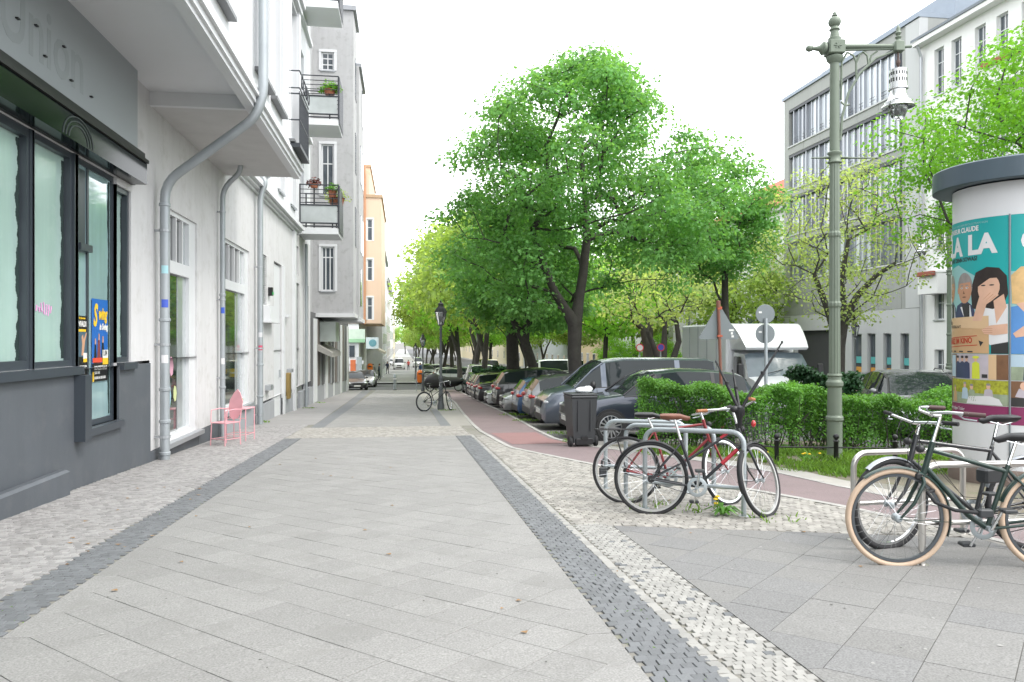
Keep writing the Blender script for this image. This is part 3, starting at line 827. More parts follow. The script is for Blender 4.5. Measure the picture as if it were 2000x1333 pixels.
for k, (z, m, c) in enumerate(((.2, (.6, .25, .35), .16), (-.02, (.3, .5, .6), .2), (.5, (.65, .35, .45), .12), (.0, (.55, .6, .3), .1))):
    p = MB(); p.prism([(14.0 + .22 * k + c * math.cos(t), .45 + z + 1.5 * c * math.sin(t)) for t in [2 * PI * i / 7 for i in range(7)]], lambda x, y: (FU - .108, x, y), lambda x, y: (FU - .104, x, y)); p.build('window_sticker', M('sticker%d' % k, m, .6), b1)
# beyond: louvre, doors, meter box, graffiti door
mb = MB(); z = 2.47
while z < 3.86: fbox(mb, fn, 22.5, 23.45, z, z + .02, .02, .14); z += .055
mb.build('louvre', M('louvre grey', (.4, .42, .43), .5), b1)
mb = MB(); fbox(mb, fn, 22.9, 24.2, 2.0, 2.42, -.2, -.005); fbox(mb, fn, 22.85, 24.25, 1.93, 1.998, -.23, -.005); mb.build('vent_box', m_white, b1)
mb = MB(); fbox(mb, fn, 23.7, 23.9, 2.75, 3.0, -.12, 0); mb.build('alarm_lamp', m_black, b1)
mb = MB(); fbox(mb, fn, 23.72, 23.88, 2.78, 2.86, -.14, -.121); mb.build('alarm_lens', M('green lens', (.05, .45, .12), .3), b1)
mb = MB(); fbox(mb, fn, 24.8, 26.25, -1.25, 1.95, .04, .12); fbox(mb, fn, 24.8, 26.25, 2.0, 3.85, .06, .12); mb.build('door', m_white, b1)
mb = MB(); fbox(mb, fn, 25.95, 26.02, .2, .45, -.02, .04); mb.build('door_handle', m_zinc, b1)
mb = MB(); fbox(mb, fn, 29.45, 30.65, -1.5, 3.6, .06, .12); d_ = mb.build('door', M('grey graffiti door', (.2, .205, .21), .6, var=.55, scale=5, dirt=(.5, .5, .5), dirtamt=.9), b1)
mb = MB(); fbox(mb, fn, 32.65, 33.55, -1.6, 3.7, .06, .12); mb.build('door', M('pale grey door', (.4, .42, .45), .6, streak=.1), b1)
mb = MB(); fbox(mb, fn, 29.45, 30.45, 3.95, 4.95, .06, .12); mb.build('grey_panel', M('worn grey panel', (.3, .3, .31), .8, var=.35, scale=3), b1)
for (v, z0, z1, m) in ((26.8, 2.2, 2.3, m_white), (27.4, .3, .42, m_zinc), (23.2, -.05, .1, m_zinc), (30.95, -1.55, -1.25, m_black)):
    mb = MB(); fbox(mb, fn, v, v + .5, z0, z1, -.16, -.002); mb.build('wall_fitting', m, b1)
mb = MB(); mb.bbox(FU, FU + .14, 27.2, 27.5, -.6, .3, .02); mb.build('letter_box', M('brass', (.42, .3, .12), .4, .8), b1)

# ---- downpipes
def pipe(label, pts, r, n=14, clips=(), seams=()):
    t = thing('downpipe', label, 'pipe', (pts[-1][0], pts[-1][1], G(pts[-1][1])), world=True, group='zinc downpipes on the white house')
    P = [Vector(p) for p in pts]; out = [P[0]]
    for a, b, c in zip(P, P[1:], P[2:]):
        d = min(.28, (a - b).length * .45, (c - b).length * .45)
        p, q = b + (a - b).normalized() * d, b + (c - b).normalized() * d
        out += [p + (b - p) * .0, *[p * (1 - s) ** 2 + b * 2 * s * (1 - s) + q * s * s for s in (.25, .5, .75)], q]
    out.append(P[-1])
    mb = MB(); mb.tube(out, r, n); mb.build('tube', m_pipe, t, smooth=50)
    for (x, y, z) in clips:
        mb = MB(); mb.lathe([(r + .012, z - .02), (r + .012, z + .02)], 12, (x, y, 0)); mb.box(FU - .01, x - r, y - .015, y + .015, z - .015, z + .015); mb.build('bracket', m_zinc, t)
    for (x, y, z) in seams:
        mb = MB(); mb.lathe([(r, z - .03), (r + .014, z - .02), (r + .014, z + .02), (r, z + .03)], 14, (x, y, 0)); mb.build('collar', m_pipe, t, smooth=40)
    return t
PU = FU + .16
pipe('thick zinc downpipe with a long diagonal offset under the white bay', [(BU + .16, 12.72, 21), (BU + .16, 12.72, 5.35), (BU + .03, 12.75, 4.98), (PU, 13.15, 3.98), (PU, 13.15, 3.3), (PU, 13.15, G(13.15) - .02)], .076, clips=[(PU, 13.15, z) for z in (3.2, 1.35, -.15)], seams=[(PU, 13.15, z) for z in (3.62, 1.75, .62, .1, -.42)])
pipe('thin zinc downpipe beside the pink metal chair', [(FU + .55, 17.1, 5.18), (FU + .5, 17.2, 5.02), (PU - .04, 17.36, 4.7), (PU - .04, 17.36, 4), (PU - .04, 17.36, G(17.4) - .02)], .055, clips=[(PU - .04, 17.36, z) for z in (4.2, 2.3, .6)], seams=[(PU - .04, 17.36, z) for z in (2.4, .4)])
pipe('straight zinc downpipe between the second shop window and the white doors', [(PU, 21.55, 20), (PU, 21.55, 5.9), (PU + .14, 21.55, 5.7), (PU, 21.55, 5.3), (PU, 21.55, G(21.6) - .02)], .078, clips=[(PU, 21.55, z) for z in (3.4, 1.2, -.6)], seams=[(PU, 21.55, z) for z in (.75, -.1)])
pipe('slim pale downpipe at the far end of the white house', [(PU - .05, 31.9, 5.3), (PU - .05, 31.9, 1), (PU - .05, 31.9, G(32) - .02)], .06)
for i, (v, z, c) in enumerate(((13.15, 1.95, (.05, .1, .5)), (13.15, 1.05, (.7, .7, .72)), (17.36, 2.0, (.04, .1, .5)), (17.36, .9, (.7, .7, .7)), (21.55, 1.5, (.6, .6, .62)), (21.55, 1.15, (.55, .08, .15)), (13.15, 2.5, (.35, .6, .65)))):
    par = bpy.data.objects['downpipe'] if v < 14 else bpy.data.objects['downpipe.001'] if v < 18 else bpy.data.objects['downpipe.002']
    r = .076 if v < 14 else .055 if v < 18 else .078; cx = PU if v != 17.36 else PU - .04
    mb = MB(); mb.lathe([(r + .002, z), (r + .002, z + .13)], 5, (cx, v, 0), a0=-2.0, a1=-.6); mb.build('sticker', M('st%d' % i, c, .4), par, fixn=False)

# ---- balconies on the white house
def balcony(z, label, plants):
    t = thing('balcony', label, 'balcony', (FU, 31.3, z), world=True, group='balconies of the white house')
    u1, v0, v1 = -2.5, 30.45, 32.35
    mb = MB(); mb.box(FU, u1, v0, v1, z, z + .24); mb.build('slab', m_white, t)
    mb = MB()
    for (a, b) in (((FU, v0), (u1, v0)), ((u1, v0), (u1, v1)), ((FU, v1), (u1, v1))):
        for h in (1.9, 1.72, 1.55, 1.38, 1.2): mb.tube([(a[0], a[1], z + h), (b[0], b[1], z + h)], .016 if h < 1.9 else .024, 5)
    for (x, y) in ((u1, v0), (u1, v1), (FU + .05, v0), (FU + .05, v1)): mb.box(x - .025, x + .025, y - .025, y + .025, z + .24, z + 1.9)
    for h in (.3, .42, 1.12): mb.tube([(FU, v0, z + h), (u1, v0, z + h)], .03, 5); mb.tube([(u1, v0, z + h), (u1, v1, z + h)], .03, 5)
    n = 16
    for i in range(n): mb.box(u1 + .03, u1 + .045, v0 + (v1 - v0) * i / n, v0 + (v1 - v0) * (i + .7) / n, z + .1, z + 1.88)
    mb.build('railing', m_iron, t)
    mb = MB(); mb.box(FU + .08, u1 - .05, v0 + .005, v0 + .02, z + .45, z + 1.1); mb.build('frosted_panel', M('frosted panel', (.42, .45, .45), .25, var=.35, scale=1.6), t)
    return t
balcony(5.53, 'lowest balcony of the white house with potted plants', 1)
balcony(9.75, 'middle balcony of the white house with green trailing plant', 1)
balcony(14.3, 'topmost balcony of the white house cut by the frame', 0)

# ---- grey house with overhanging front
b2 = thing('grey_house', 'rough grey rendered house with an overhanging front beyond the balconies', 'building', (-4, 36, G(36)), world=True)
V2 = 36.8
mb = MB()
ffn = lambda a, z, d: (a, V2 + d, z)
gw = [(-3.80, -3.22, 14.05, 14.9), (-3.80, -3.22, 8.2, 10.6), (-3.80, -3.2, 3.72, 5.8)]
holed(mb, ffn, -4.2, -2.33, 2.68, 16.9, gw, .14)
mb.box(-10, -2.33, V2 + .2, 39.3, 2.68, 16.9)
mb.add([(-2.33, V2, 2.68), (-2.33, V2 + .2, 2.68), (-2.33, V2 + .2, 16.9), (-2.33, V2, 16.9), (-4.2, V2, 16.9), (-4.2, V2 + .2, 16.9), (-4.2, V2, 2.68), (-4.2, V2 + .2, 2.68)], [(0, 1, 2, 3), (3, 2, 5, 4), (0, 6, 7, 1)])
mb.box(-10, -2.22, 39.3, 43.6, 2.55, 15.2)
mb.box(-10, -4.2, 34.2, V2, 2.68, 16.9)
mb.build('wall', m_grey, b2)
mb = MB(); mb.box(-10, -4.05, 34.2, 58, -4, 2.68); mb.build('ground_floor_wall', m_shut, b2)
for w, r in zip(gw, ((.33, .66), (.62,), (.76,))):
    window(b2, ffn, *w, .11, m_white, m_winl, (.5,) if w[2] > 13 else (.33, .66) if w[2] < 4 else (.5,), r, .07, sill=.05, split=False)
    mb = MB(); a, b, c, d = w
    fbox(mb, ffn, a - .12, a - .005, c, d, -.03, .05); fbox(mb, ffn, b + .005, b + .12, c, d, -.03, .05); fbox(mb, ffn, a - .12, b + .12, d + .003, d + .12, -.04, .05); mb.build('window_surround', m_white, b2)
mb = MB(); mb.box(-4.25, -2.26, V2 - .08, 39.4, 2.5, 2.679); mb.box(-4.25, -2.14, 39.42, 43.7, 2.36, 2.549); mb.build('overhang_band', m_white, b2)
mb = MB(); mb.box(-10, -2.2, V2 - .12, 39.42, 16.902, 17.12); mb.box(-10, -2.1, 39.44, 43.8, 15.202, 15.4); mb.build('eaves', M('grey tin', (.3, .31, .33), .5, .4), b2)
mb = MB()
for v, z in ((40.5, 6), (40.5, 9.6), (40.5, 3.2), (42.2, 6), (42.2, 9.6), (42.2, 13), (38, 6), (38, 9.6), (38, 13.2)):
    uu = -2.33 if v < 39.3 else -2.22
    mb.box(uu, uu + .03, v, v + .9, z, z + 1.9)
mb.build('window', m_winl, b2)
# its shop front under the overhang
k = 0
v = 34.4
while v < 57:
    w = R.choice((.9, 1.5, 1.2)); m = (m_shut, m_white, M('brownish shutter', (.15, .13, .12), .7), M('mid grey pier', (.28, .29, .3), .8))[k % 4]
    mb = MB(); fbox(mb, fwall(-4.05), v, min(v + w - .15, 57.6), G(v) + (.0 if k % 4 == 1 else .75), 2.4, -.06 - .03 * (k % 3), 0); mb.build('shop_front_bay', m, b2); v += w; k += 1
mb = MB(); fbox(mb, fwall(-4.05), 34.3, 58, -3.5, -.6, -.05, 0); mb.build('plinth', m_plg, b2)
mb = MB(); mb.add([(-4.0, 36.5, 1.25), (-4.0, 41.5, 1.25), (-3.3, 41.5, .85), (-3.3, 36.5, .85), (-3.28, 36.5, .62), (-3.28, 41.5, .62), (-4, 36.5, .95), (-4, 41.5, .95)], [(0, 1, 2, 3), (3, 2, 5, 4), (0, 3, 4, 6), (1, 7, 5, 2), (6, 4, 5, 7)]); mb.build('awning', M('rolled grey awning', (.30, .29, .27), .9, var=.25, scale=4), b2)
mb = MB(); mb.box(-3.98, -3.2, 37.4, 39.6, 1.35, 2.3); mb.build('sign_box', M('faded light sign', (.5, .55, .52), .4, var=.25, scale=2), b2)

# ---- peach corner house and the houses beyond
b3 = thing('peach_house', 'peach corner house with narrow windows and a green shop fascia', 'building', (-4, 76, G(76)), world=True)
V3 = 76.0
pfn = lambda a, z, d: (a, V3 + d, z)
pw = [(-3.5, -2.98, z, z + h) for z, h in ((11.1, 2.1), (7.2, 2.1), (3.4, 2.2))]
mb = MB(); holed(mb, pfn, -3.75, -2.13, 3.05, 15.3, pw, .15)
mb.box(-14, -2.13, V3 + .16, 92, 3.05, 15.3); mb.box(-14, -3.3, V3 + 2.02, 92, 15.3, 18.7); mb.box(-14, -3.76, V3 + .0, V3 + 2, 3.05, 18.4); mb.box(-3.759, -3.3, V3 + .01, V3 + 2, 15.3, 17.6)
mb.add([(-2.13, V3, 3.05), (-2.13, V3 + .16, 3.05), (-2.13, V3 + .16, 15.3), (-2.13, V3, 15.3), (-3.75, V3, 15.3), (-3.75, V3 + .16, 15.3), (-3.75, V3, 3.05), (-3.75, V3 + .16, 3.05)], [(0, 1, 2, 3), (3, 2, 5, 4), (0, 6, 7, 1)])
mb.build('wall', m_peach, b3)
for w in pw:
    window(b3, pfn, *w, .12, m_white, m_winl, (), (.62,), .08, split=False)
    mb = MB(); a, b, c, d = w; fbox(mb, pfn, a - .14, a - .005, c, d, -.03, .05); fbox(mb, pfn, b + .005, b + .14, c, d, -.03, .05); fbox(mb, pfn, a - .14, b + .14, d + .003, d + .14, -.04, .05); mb.build('window_surround', m_white, b3)
mb = MB(); mb.tube([(-3.72, V3 - .1, 18.4), (-3.72, V3 - .1, 3)], .1, 8); mb.build('downpipe', M('copper brown pipe', (.45, .22, .12), .5), b3)
mb = MB(); mb.box(-14, -4.3, V3 + .1, 92, -5, 3.049); mb.box(-5.6, -3.85, V3 + .02, V3 + .1, -.9, -.55); mb.build('ground_floor_wall', m_white, b3)
mb = MB(); mb.box(-6.4, -3.7, V3 - .12, V3 + .09, 1.2, 2.5); mb.build('fascia', M('pale green fascia', (.55, .66, .56), .5, var=.2, scale=2), b3)
mb = MB(); mb.box(-6.4, -3.7, V3 - .15, V3 - .121, 1.2, 1.55); mb.build('fascia_stripe', M('green stripe', (.3, .52, .32), .5), b3)
for x, z0, z1, m in ((-5.2, -.2, .9, m_winl), (-5.1, -2.2, -.5, M('orange poster', (.6, .16, .06), .5)), (-4.5, -2.6, -.2, m_wing)):
    mb = MB(); mb.box(x, x + .5, V3 + .0, V3 + .098, z0, z1); mb.build('shop_window', m, b3)
mb = MB(); mb.box(-3.6, -2.4, V3 - .3, V3 - .1, .6, 1.7); mb.build('projecting_sign', M('white light box', (.6, .68, .7), .4), b3)
mb = MB(); mb.lathe([(.02, -.02), (.36, -.02), (.36, .0)], 16, (-2.95, V3 - .31, 1.15), 'y'); mb.build('sign_emblem', M('teal emblem', (.14, .33, .38), .4), b3)
mb = MB(); mb.add([(-4.2, 79, 1.4), (-4.2, 86, 1.4), (-1.9, 86, .2), (-1.9, 79, .2), (-1.9, 79, 0), (-1.9, 86, 0), (-4.2, 79, 1.2), (-4.2, 86, 1.2)], [(0, 1, 2, 3), (3, 2, 5, 4), (6, 4, 5, 7), (0, 3, 4, 6), (1, 7, 5, 2)]); mb.build('awning', M('cream awning', (.5, .46, .4), .9), b3)
mb = MB(); mb.box(-14, -2.0, V3 - .1, 92, 15.302, 15.6); mb.box(-14, -3.2, V3 + 1.9, 92.1, 18.702, 18.95); mb.build('eaves', M('brown eaves', (.4, .27, .17), .7), b3)

def plain_house(name, label, u0, u1, v0, v1, z1, m, face, floors=4, mwin=m_winl, roof=None, bays=5, group=None):
    """a distant house: walls, window grid on the street face (face=+1 looks to +u) and on the near gable"""
    t = thing(name, label, 'building', ((u0 + u1) / 2, (v0 + v1) / 2, G(v0)), world=True, group=group)
    mb = MB(); mb.box(u0, u1, v0, v1, G(v0) - 3, z1); mb.build('wall', m, t)
    us = u1 if face > 0 else u0
    fh = (z1 - G(v0) - .6) / floors
    for i in range(floors):
        for j in range(bays):
            a = v0 + (v1 - v0) * (j + .3) / bays; b = a + min(1.3, (v1 - v0) / bays * .42); z = G(v0) + i * fh + fh * .28
            mb = MB(); mb.box(*sorted((us, us + .04 * face)), a, b, z, z + fh * .52); f = mb.build('window', m_white, t)
            mb = MB(); mb.box(*sorted((us + .041 * face, us + .06 * face)), a + .1, b - .1, z + .1, z + fh * .52 - .1); q = mb.build('pane', mwin, f); q.location = (0, 0, 0)
    mb = MB(); mb.box(u0 - .3, u1 + .3, v0 - .15, v1 + .15, z1 + .002, z1 + .3); mb.build('eaves', M('pale eaves', (.45, .45, .44), .8), t)
    if roof:
        c = (u0 + u1) / 2; mb = MB(); mb.add([(u0 - .4, v0, z1 + .3), (u1 + .4, v0, z1 + .3), (u1 + .4, v1, z1 + .3), (u0 - .4, v1, z1 + .3), (c, v0, z1 + 4.5), (c, v1, z1 + 4.5)], [(0, 1, 4), (2, 3, 5), (1, 2, 5, 4), (3, 0, 4, 5)]); mb.build('roof', roof, t)
    return t
LG = 'houses along the left side of the far street'
m_pg = M('pale grey house', (.5, .52, .53), .9, streak=.06); m_beige = M('beige house', (.42, .4, .37), .9, streak=.06); m_wh2 = M('white house', (.68, .68, .67), .9, streak=.06); m_cream = M('cream house', (.66, .58, .42), .9, streak=.05)
plain_house('row_house', 'pale blue grey house directly behind the peach corner house', -14, -2.5, 93, 118, 12.5, m_pg, 1, 5, bays=6, group=LG)
plain_house('row_house', 'beige house after the pale grey one on the left side', -14, -2.6, 119, 150, 10.5, m_beige, 1, 5, bays=7, group=LG)
plain_house('row_house', 'white house far down the left side of the street', -14, -3.0, 151, 230, 13.5, m_wh2, 1, 4, bays=12, group=LG)
plain_house('row_house', 'cream house at the far end of the left side', -15, -3.6, 231, 330, 11, m_cream, 1, 4, bays=12, group=LG)

# ================================================================ RIGHT-HAND BUILDINGS
RU = 24.0
rfn = lambda a, z, d: (RU + d, a, z)
m_stone = M('grey office stone', (0.31, 0.32, 0.305), 0.8, var=0.07, scale=0.9, streak=0.10, bump=0.05)
m_stonel = M('pale office stone', (0.47, 0.48, 0.48), 0.8, var=0.04, scale=0.9, streak=0.05)
m_alu = M('aluminium', (0.42, 0.44, 0.47), 0.35, 0.7)
m_offgl = M('office glass', (0.16, 0.18, 0.21), 0.05, var=0.3, scale=0.8, spec=1.0, coat=0.6)
m_offgl2 = M('office glass blind', (0.58, 0.62, 0.66), 0.12, var=0.15, scale=0.8, coat=1)
m_dkband = M('dark recess', (0.05, 0.055, 0.065), 0.5)
ob = thing('office_building', 'grey stone office building with long slatted window bands', 'building', (RU, 40, G(40)), world=True)
bands = [(34.3, 45.4, 13.55, 15.85), (34.3, 45.4, 10.85, 13.0), (34.3, 45.4, 8.0, 10.35), (34.3, 45.4, 5.2, 7.55)]
gf = [(33.75, 34.4, -2.4, 1.75), (35.1, 35.75, -2.4, 1.76), (36.4, 37.1, -2.4, 1.77), (37.6, 38.5, -2.4, 1.76), (39.2, 44.6, -2.6, 2.0)]
mb = MB(); holed(mb, rfn, 33.0, 46.0, 2.95, 16.6, bands, .35)
mb.box(RU + .4, RU + 14, 33.0, 46.0, -4, 16.6); mb.build('wall', m_stone, ob)
mb = MB(); mb.quad((RU, 46, -4), (RU + .4, 46, -4), (RU + .4, 46, 16.6), (RU, 46, 16.6)); mb.quad((RU, 33, 2.95), (RU + .4, 33, 2.95), (RU + .4, 33, 16.6), (RU, 33, 16.6)); mb.build('end_wall', m_stonel, ob)
mb = MB(); holed(mb, lambda a, z, d: (RU - .03 + d, a, z), 33.0, 46.0, -4, 2.94, gf, .3); mb.quad((RU - .03, 33, 2.94), (RU, 33, 2.94), (RU, 46, 2.94), (RU - .03, 46, 2.94)); mb.build('ground_floor_wall', m_stonel, ob)
mb = MB(); fbox(mb, rfn, 33.0, 34.0, 2.96, 16.55, -.04, 0); mb.build('end_pier', m_stonel, ob)
mb = MB(); mb.box(RU - .1, RU + 14, 32.98, 46.1, 16.602, 16.8); mb.box(RU + 2, RU + 13, 33.2, 45, 16.8, 18.2); mb.build('roof_edge', M('blue grey tin roof', (.24, .28, .33), .5, .4), ob)
for bi, (a0, a1, z0, z1) in enumerate(bands):
    mb = MB(); fbox(mb, rfn, a0, a1, z1 - .16, z1 - .002, .02, .3); fbox(mb, rfn, a0, a0 + .3, z0, z1 - .16, .1, .3); fbox(mb, rfn, a0 + .3, a1, z0, z0 + .06, .12, .3)
    w = mb.build('window_band', m_dkband, ob)
    n = 22
    for i in range(n):
        a = a0 + .3 + (a1 - a0 - .35) * i / n; b = a + (a1 - a0 - .35) / n
        p = MB(); fbox(p, rfn, a + .035, b - .03, z0 + .06, z1 - .16, .2, .22); p.build('pane', m_offgl2 if R.random() < (.6 if bi < 2 else .4) else m_offgl, w)
        p = MB(); fbox(p, rfn, a - .03, a + .032, z0 + .06, z1 - .16, .04 if i % 3 == 0 else .12, .24); p.build('mullion', m_alu, w)
    p = MB()
    for i in range(0, n, 2):
        a = a0 + .3 + (a1 - a0 - .35) * (i + .1) / n; b = a + (a1 - a0 - .35) / n * .9
        for h in (.25, .42): fbox(p, rfn, a, b, z0 + h, z0 + h + .025, .06, .08)
    p.build('guard_bars', m_dkband, w)
    mb = MB(); fbox(mb, rfn, a0 - .1, a1 + .1, z0 - .09, z0 - .003, -.07, .05); mb.build('sill', m_stonel, ob)
for z0, z1 in ((13.02, 13.44), (10.37, 10.74), (7.57, 7.89), (2.96, 5.09)):
    for i in range(6):
        a = 34.35 + i * 1.85; mb = MB(); fbox(mb, rfn, a, a + 1.8, z0, z1, -.012, .0); mb.build('cladding', m_stone, ob)
for i, (a0, a1, z0, z1) in enumerate(gf[:4]):
    w = window(ob, lambda a, z, d: (RU - .03 + d, a, z), a0, a1, z0, z1, .22, m_alu, m_winl, (), (.3,), .05, split=False)
    for k, c in enumerate(((.1, .4, .4), (.6, .3, .06), (.5, .5, .45))):
        p = MB(); fbox(p, rfn, a0 + .12, a1 - .1, .2 - .55 * k, .55 - .55 * k, .1, .14); p.build('window_display', M('shop display %d' % k, c, .5), ob)
window(ob, lambda a, z, d: (RU - .03 + d, a, z), 39.2, 40.6, -2.6, 2.0, .25, m_alu, m_offgl, (.5,), (), .06, split=False)
mb = MB(); fbox(mb, rfn, 40.6, 44.6, -2.6, 2.0, .2, .27); mb.build('garage_shutter', M('dark garage opening', (.05, .05, .055), .7), ob)

wb = thing('white_house', 'white apartment house with deep set sash windows and tin roof edge', 'building', (RU, 25, G(25)), world=True)
m_ww = M('bright white render', (0.76, 0.76, 0.75), 0.9, var=0.025, scale=1, streak=0.05, bump=0.05)
wn_ = []
for z, h in ((12.55, 2.1), (8.9, 2.1), (5.6, 2.0), (2.35, 1.9), (-1.3, 2.3)):
    for a in (31.4, 30.3, 28.9, 27.7, 26.4, 24.8, 22.8): wn_.append((a, a + .62, z, z + h if not (z > 12 and a in (27.7, 26.4)) else z + 2.1))
mb = MB(); holed(mb, rfn, 14, 32.97, -4, 15.1, wn_, .22); mb.box(RU + .3, RU + 13, 14, 32.97, -4, 15.1); mb.quad((RU, 14, -4), (RU + .3, 14, -4), (RU + .3, 14, 15.1), (RU, 14, 15.1)); mb.build('wall', m_ww, wb)
for w in wn_: window(wb, rfn, *w, .2, m_white, m_winl, (.5,), (.4, .7), .05, sill=.06, split=False)
mb = MB(); mb.box(RU - .45, RU + 13, 13.9, 32.99, 15.102, 15.3); mb.build('eaves', m_ww, wb)
mb = MB(); mb.add([(RU - .5, 13.8, 15.302), (RU - .5, 33.0, 15.302), (RU + 5, 33.0, 18.3), (RU + 5, 13.8, 18.3), (RU - .5, 13.8, 15.42), (RU - .5, 33, 15.42), (RU + 5, 33, 18.4), (RU + 5, 13.8, 18.4)], [(0, 1, 2, 3), (4, 5, 6, 7), (0, 1, 5, 4), (1, 2, 6, 5), (2, 3, 7, 6), (3, 0, 4, 7)]); mb.build('roof', M('dark tin roof', (.13, .155, .175), .5, .3), wb)
mb = MB(); mb.tube([(RU - .4, 32.7, 15.2), (RU - .12, 32.75, 14.6), (RU - .12, 32.75, -3)], .07, 6); mb.build('downpipe', m_zinc, wb)
for a, z in ((26.2, 11.6), (30.9, 3.5)):
    mb = MB(); mb.box(RU - .7, RU, a, a + 2.2 if z > 5 else a + 1.3, z, z + 1.0); mb.build('balcony', m_ww, wb)
    mb = MB(); mb.bbox(RU - .85, RU - .705, a + .1, a + (2.0 if z > 5 else 1.2), z + .8, z + 1.0, .02); mb.build('flower_box', M('red brown flower box', (.3, .09, .06), .8), wb)

RG = 'houses behind the trees on the far side of the street'
m_yel = M('pale yellow house', (.62, .5, .32), .9, streak=.05); m_redroof = M('red tile roof', (.4, .11, .06), .85, var=.2, scale=2)
plain_house('row_house', 'cream house with red tiled roof behind the grey office building', RU + .2, RU + 12, 46.2, 62, 9.8, m_wh2, -1, 4, roof=m_redroof, group=RG)
plain_house('row_house', 'white stucco house between the tree trunks behind the grey van', RU - 1, RU + 11, 63.5, 84, 11.5, m_wh2, -1, 4, bays=6, group=RG)
plain_house('row_house', 'pale yellow house seen past the big lime trunk', RU - .5, RU + 11, 85, 108, 11, m_yel, -1, 4, bays=7, group=RG)
plain_house('row_house', 'light grey house in the distance beyond the pale yellow one', RU - .5, RU + 11, 109, 150, 10, m_pg, -1, 4, bays=9, group=RG)
plain_house('row_house', 'cream house at the far end of the right side', RU - .5, RU + 11, 151, 320, 10.5, m_cream, -1, 4, bays=14, group=RG)

# ================================================================ TREES
m_bark = M('dark bark', (0.06, 0.054, 0.048), 0.95, var=0.35, scale=6, bump=0.9, bscale=26, dirt=(0.085, 0.085, 0.07), dirtamt=0.5)
m_barkl = M('greyish bark', (0.085, 0.078, 0.068), 0.95, var=0.35, scale=6, bump=0.9, bscale=26)
lf_lime = leaf_mat('fresh lime leaves', (0.165, 0.375, 0.115), .42, .52)
lf_yel = leaf_mat('young yellow green leaves', (0.31, 0.45, 0.14), .45, .62)
lf_mid = leaf_mat('mid green leaves', (0.26, 0.50, 0.095), .45, .65)
lf_bright = leaf_mat('bright spring leaves', (0.17, 0.40, 0.045), .45, .5)
lf_sparse = leaf_mat('sparse budding leaves', (0.38, 0.50, 0.21), .45, .6)
lf_hedge = leaf_mat('hedge leaves', (0.125, 0.30, 0.055), .6, .4)
lf_dark = leaf_mat('dark shrub leaves', (0.025, 0.075, 0.03), .5, .25)
lf_grass = leaf_mat('grass blades', (0.16, 0.30, 0.05), .5, .4)

def leaves(centers, radii, per, size, rng, droop=.35, aspect=.75, flat=.6):
    """leaf-sized folded quads around cluster centres -> verts, quads"""
    n = len(centers) * per
    c = np.repeat(np.asarray(centers), per, 0); r = np.repeat(np.asarray(radii), per, 0)[:, None]
    d = rng.normal(size=(n, 3)); d /= np.linalg.norm(d, axis=1)[:, None]
    rr = rng.random((n, 1)) ** (1 / 2.2)
    off = d * rr * r; off[:, 2] *= flat
    off[:, 2] -= droop * (off[:, 0] ** 2 + off[:, 1] ** 2) / np.maximum(r[:, 0], .1)
    p = c + off
    # leaf plane: mostly facing up and outward
    nrm = d * .8 + rng.normal(size=(n, 3)) * .55 + np.array([0, 0, .75]); nrm /= np.linalg.norm(nrm, axis=1)[:, None]
    t = d + rng.normal(size=(n, 3)) * .8 + np.array([0, 0, -.4]); t -= nrm * (t * nrm).sum(1)[:, None]; t /= np.linalg.norm(t, axis=1)[:, None]
    b = np.cross(nrm, t)
    s = size * (.65 + .7 * rng.random((n, 1)))
    w = s * aspect * .5
    v0 = p; v2 = p + t * s; m = p + t * s * .42 + nrm * s * .10
    V = np.empty((n, 4, 3)); V[:, 0] = v0; V[:, 1] = m + b * w; V[:, 2] = v2; V[:, 3] = m - b * w
    return V.reshape(-1, 3), np.arange(n * 4).reshape(-1, 4)

def grow(trunk, clusters, rng, tr, tip=.012, step=.55, k_len=.25, exp=.5):
    """connect every cluster to the nearest limb; returns the limb mesh"""
    P = [np.array(p, float) for p in trunk['pts']]; par = list(trunk['par'])
    Ln = [0.0] * len(P)
    for i in range(1, len(P)): Ln[i] = Ln[par[i]] + np.linalg.norm(P[i] - P[par[i]])
    base_n = len(P)
    first = trunk.get('first', 1)
    cl = sorted(clusters, key=lambda c: min(np.linalg.norm(np.array(c) - p) for p in P[first:]))
    tips = []
    for c in cl:
        c = np.array(c, float)
        A = np.array(P[first:]); dd = np.linalg.norm(A - c, axis=1)
        up = np.maximum(0, A[:, 2] - c[2] + .2) * .8
        i = int(np.argmin(dd + up + k_len * np.array(Ln[first:]))) + first
        a = P[i]; L = np.linalg.norm(c - a); n = max(1, int(L / step)); j = i
        prev_dir = (a - P[par[i]]) if par[i] >= 0 else np.array([0, 0, 1.])
        prev_dir = prev_dir / (np.linalg.norm(prev_dir) + 1e-6)
        for q in range(1, n + 1):
            t = q / n
            bow = prev_dir * L * .22 * t * (1 - t) * 2 + np.array([0, 0, 1]) * L * .10 * t * (1 - t)
            p = a + (c - a) * t + bow + rng.normal(size=3) * .05 * (1 if q < n else 0)
            P.append(p); par.append(j); Ln.append(Ln[j] + np.linalg.norm(p - P[j])); j = len(P) - 1
        tips.append(j)
    cnt = np.zeros(len(P))
    for j in tips:
        while j >= 0: cnt[j] += 1; j = par[j]
    r = tip * np.maximum(cnt, .8) ** exp
    for i in range(base_n):
        if i < len(tr): r[i] = max(r[i], tr[i])
    mb = MB()
    for i in range(1, len(P)):
        a, b = Vector(P[par[i]]), Vector(P[i])
        ra = min(r[par[i]], r[i] * 1.35) if i >= base_n else r[par[i]]
        mb.tube([a, b + (b - a).normalized() * r[i] * .3], [ra, r[i]], 9 if i < base_n else (6 if r[i] > .03 else 4), caps=False)
    return mb, P

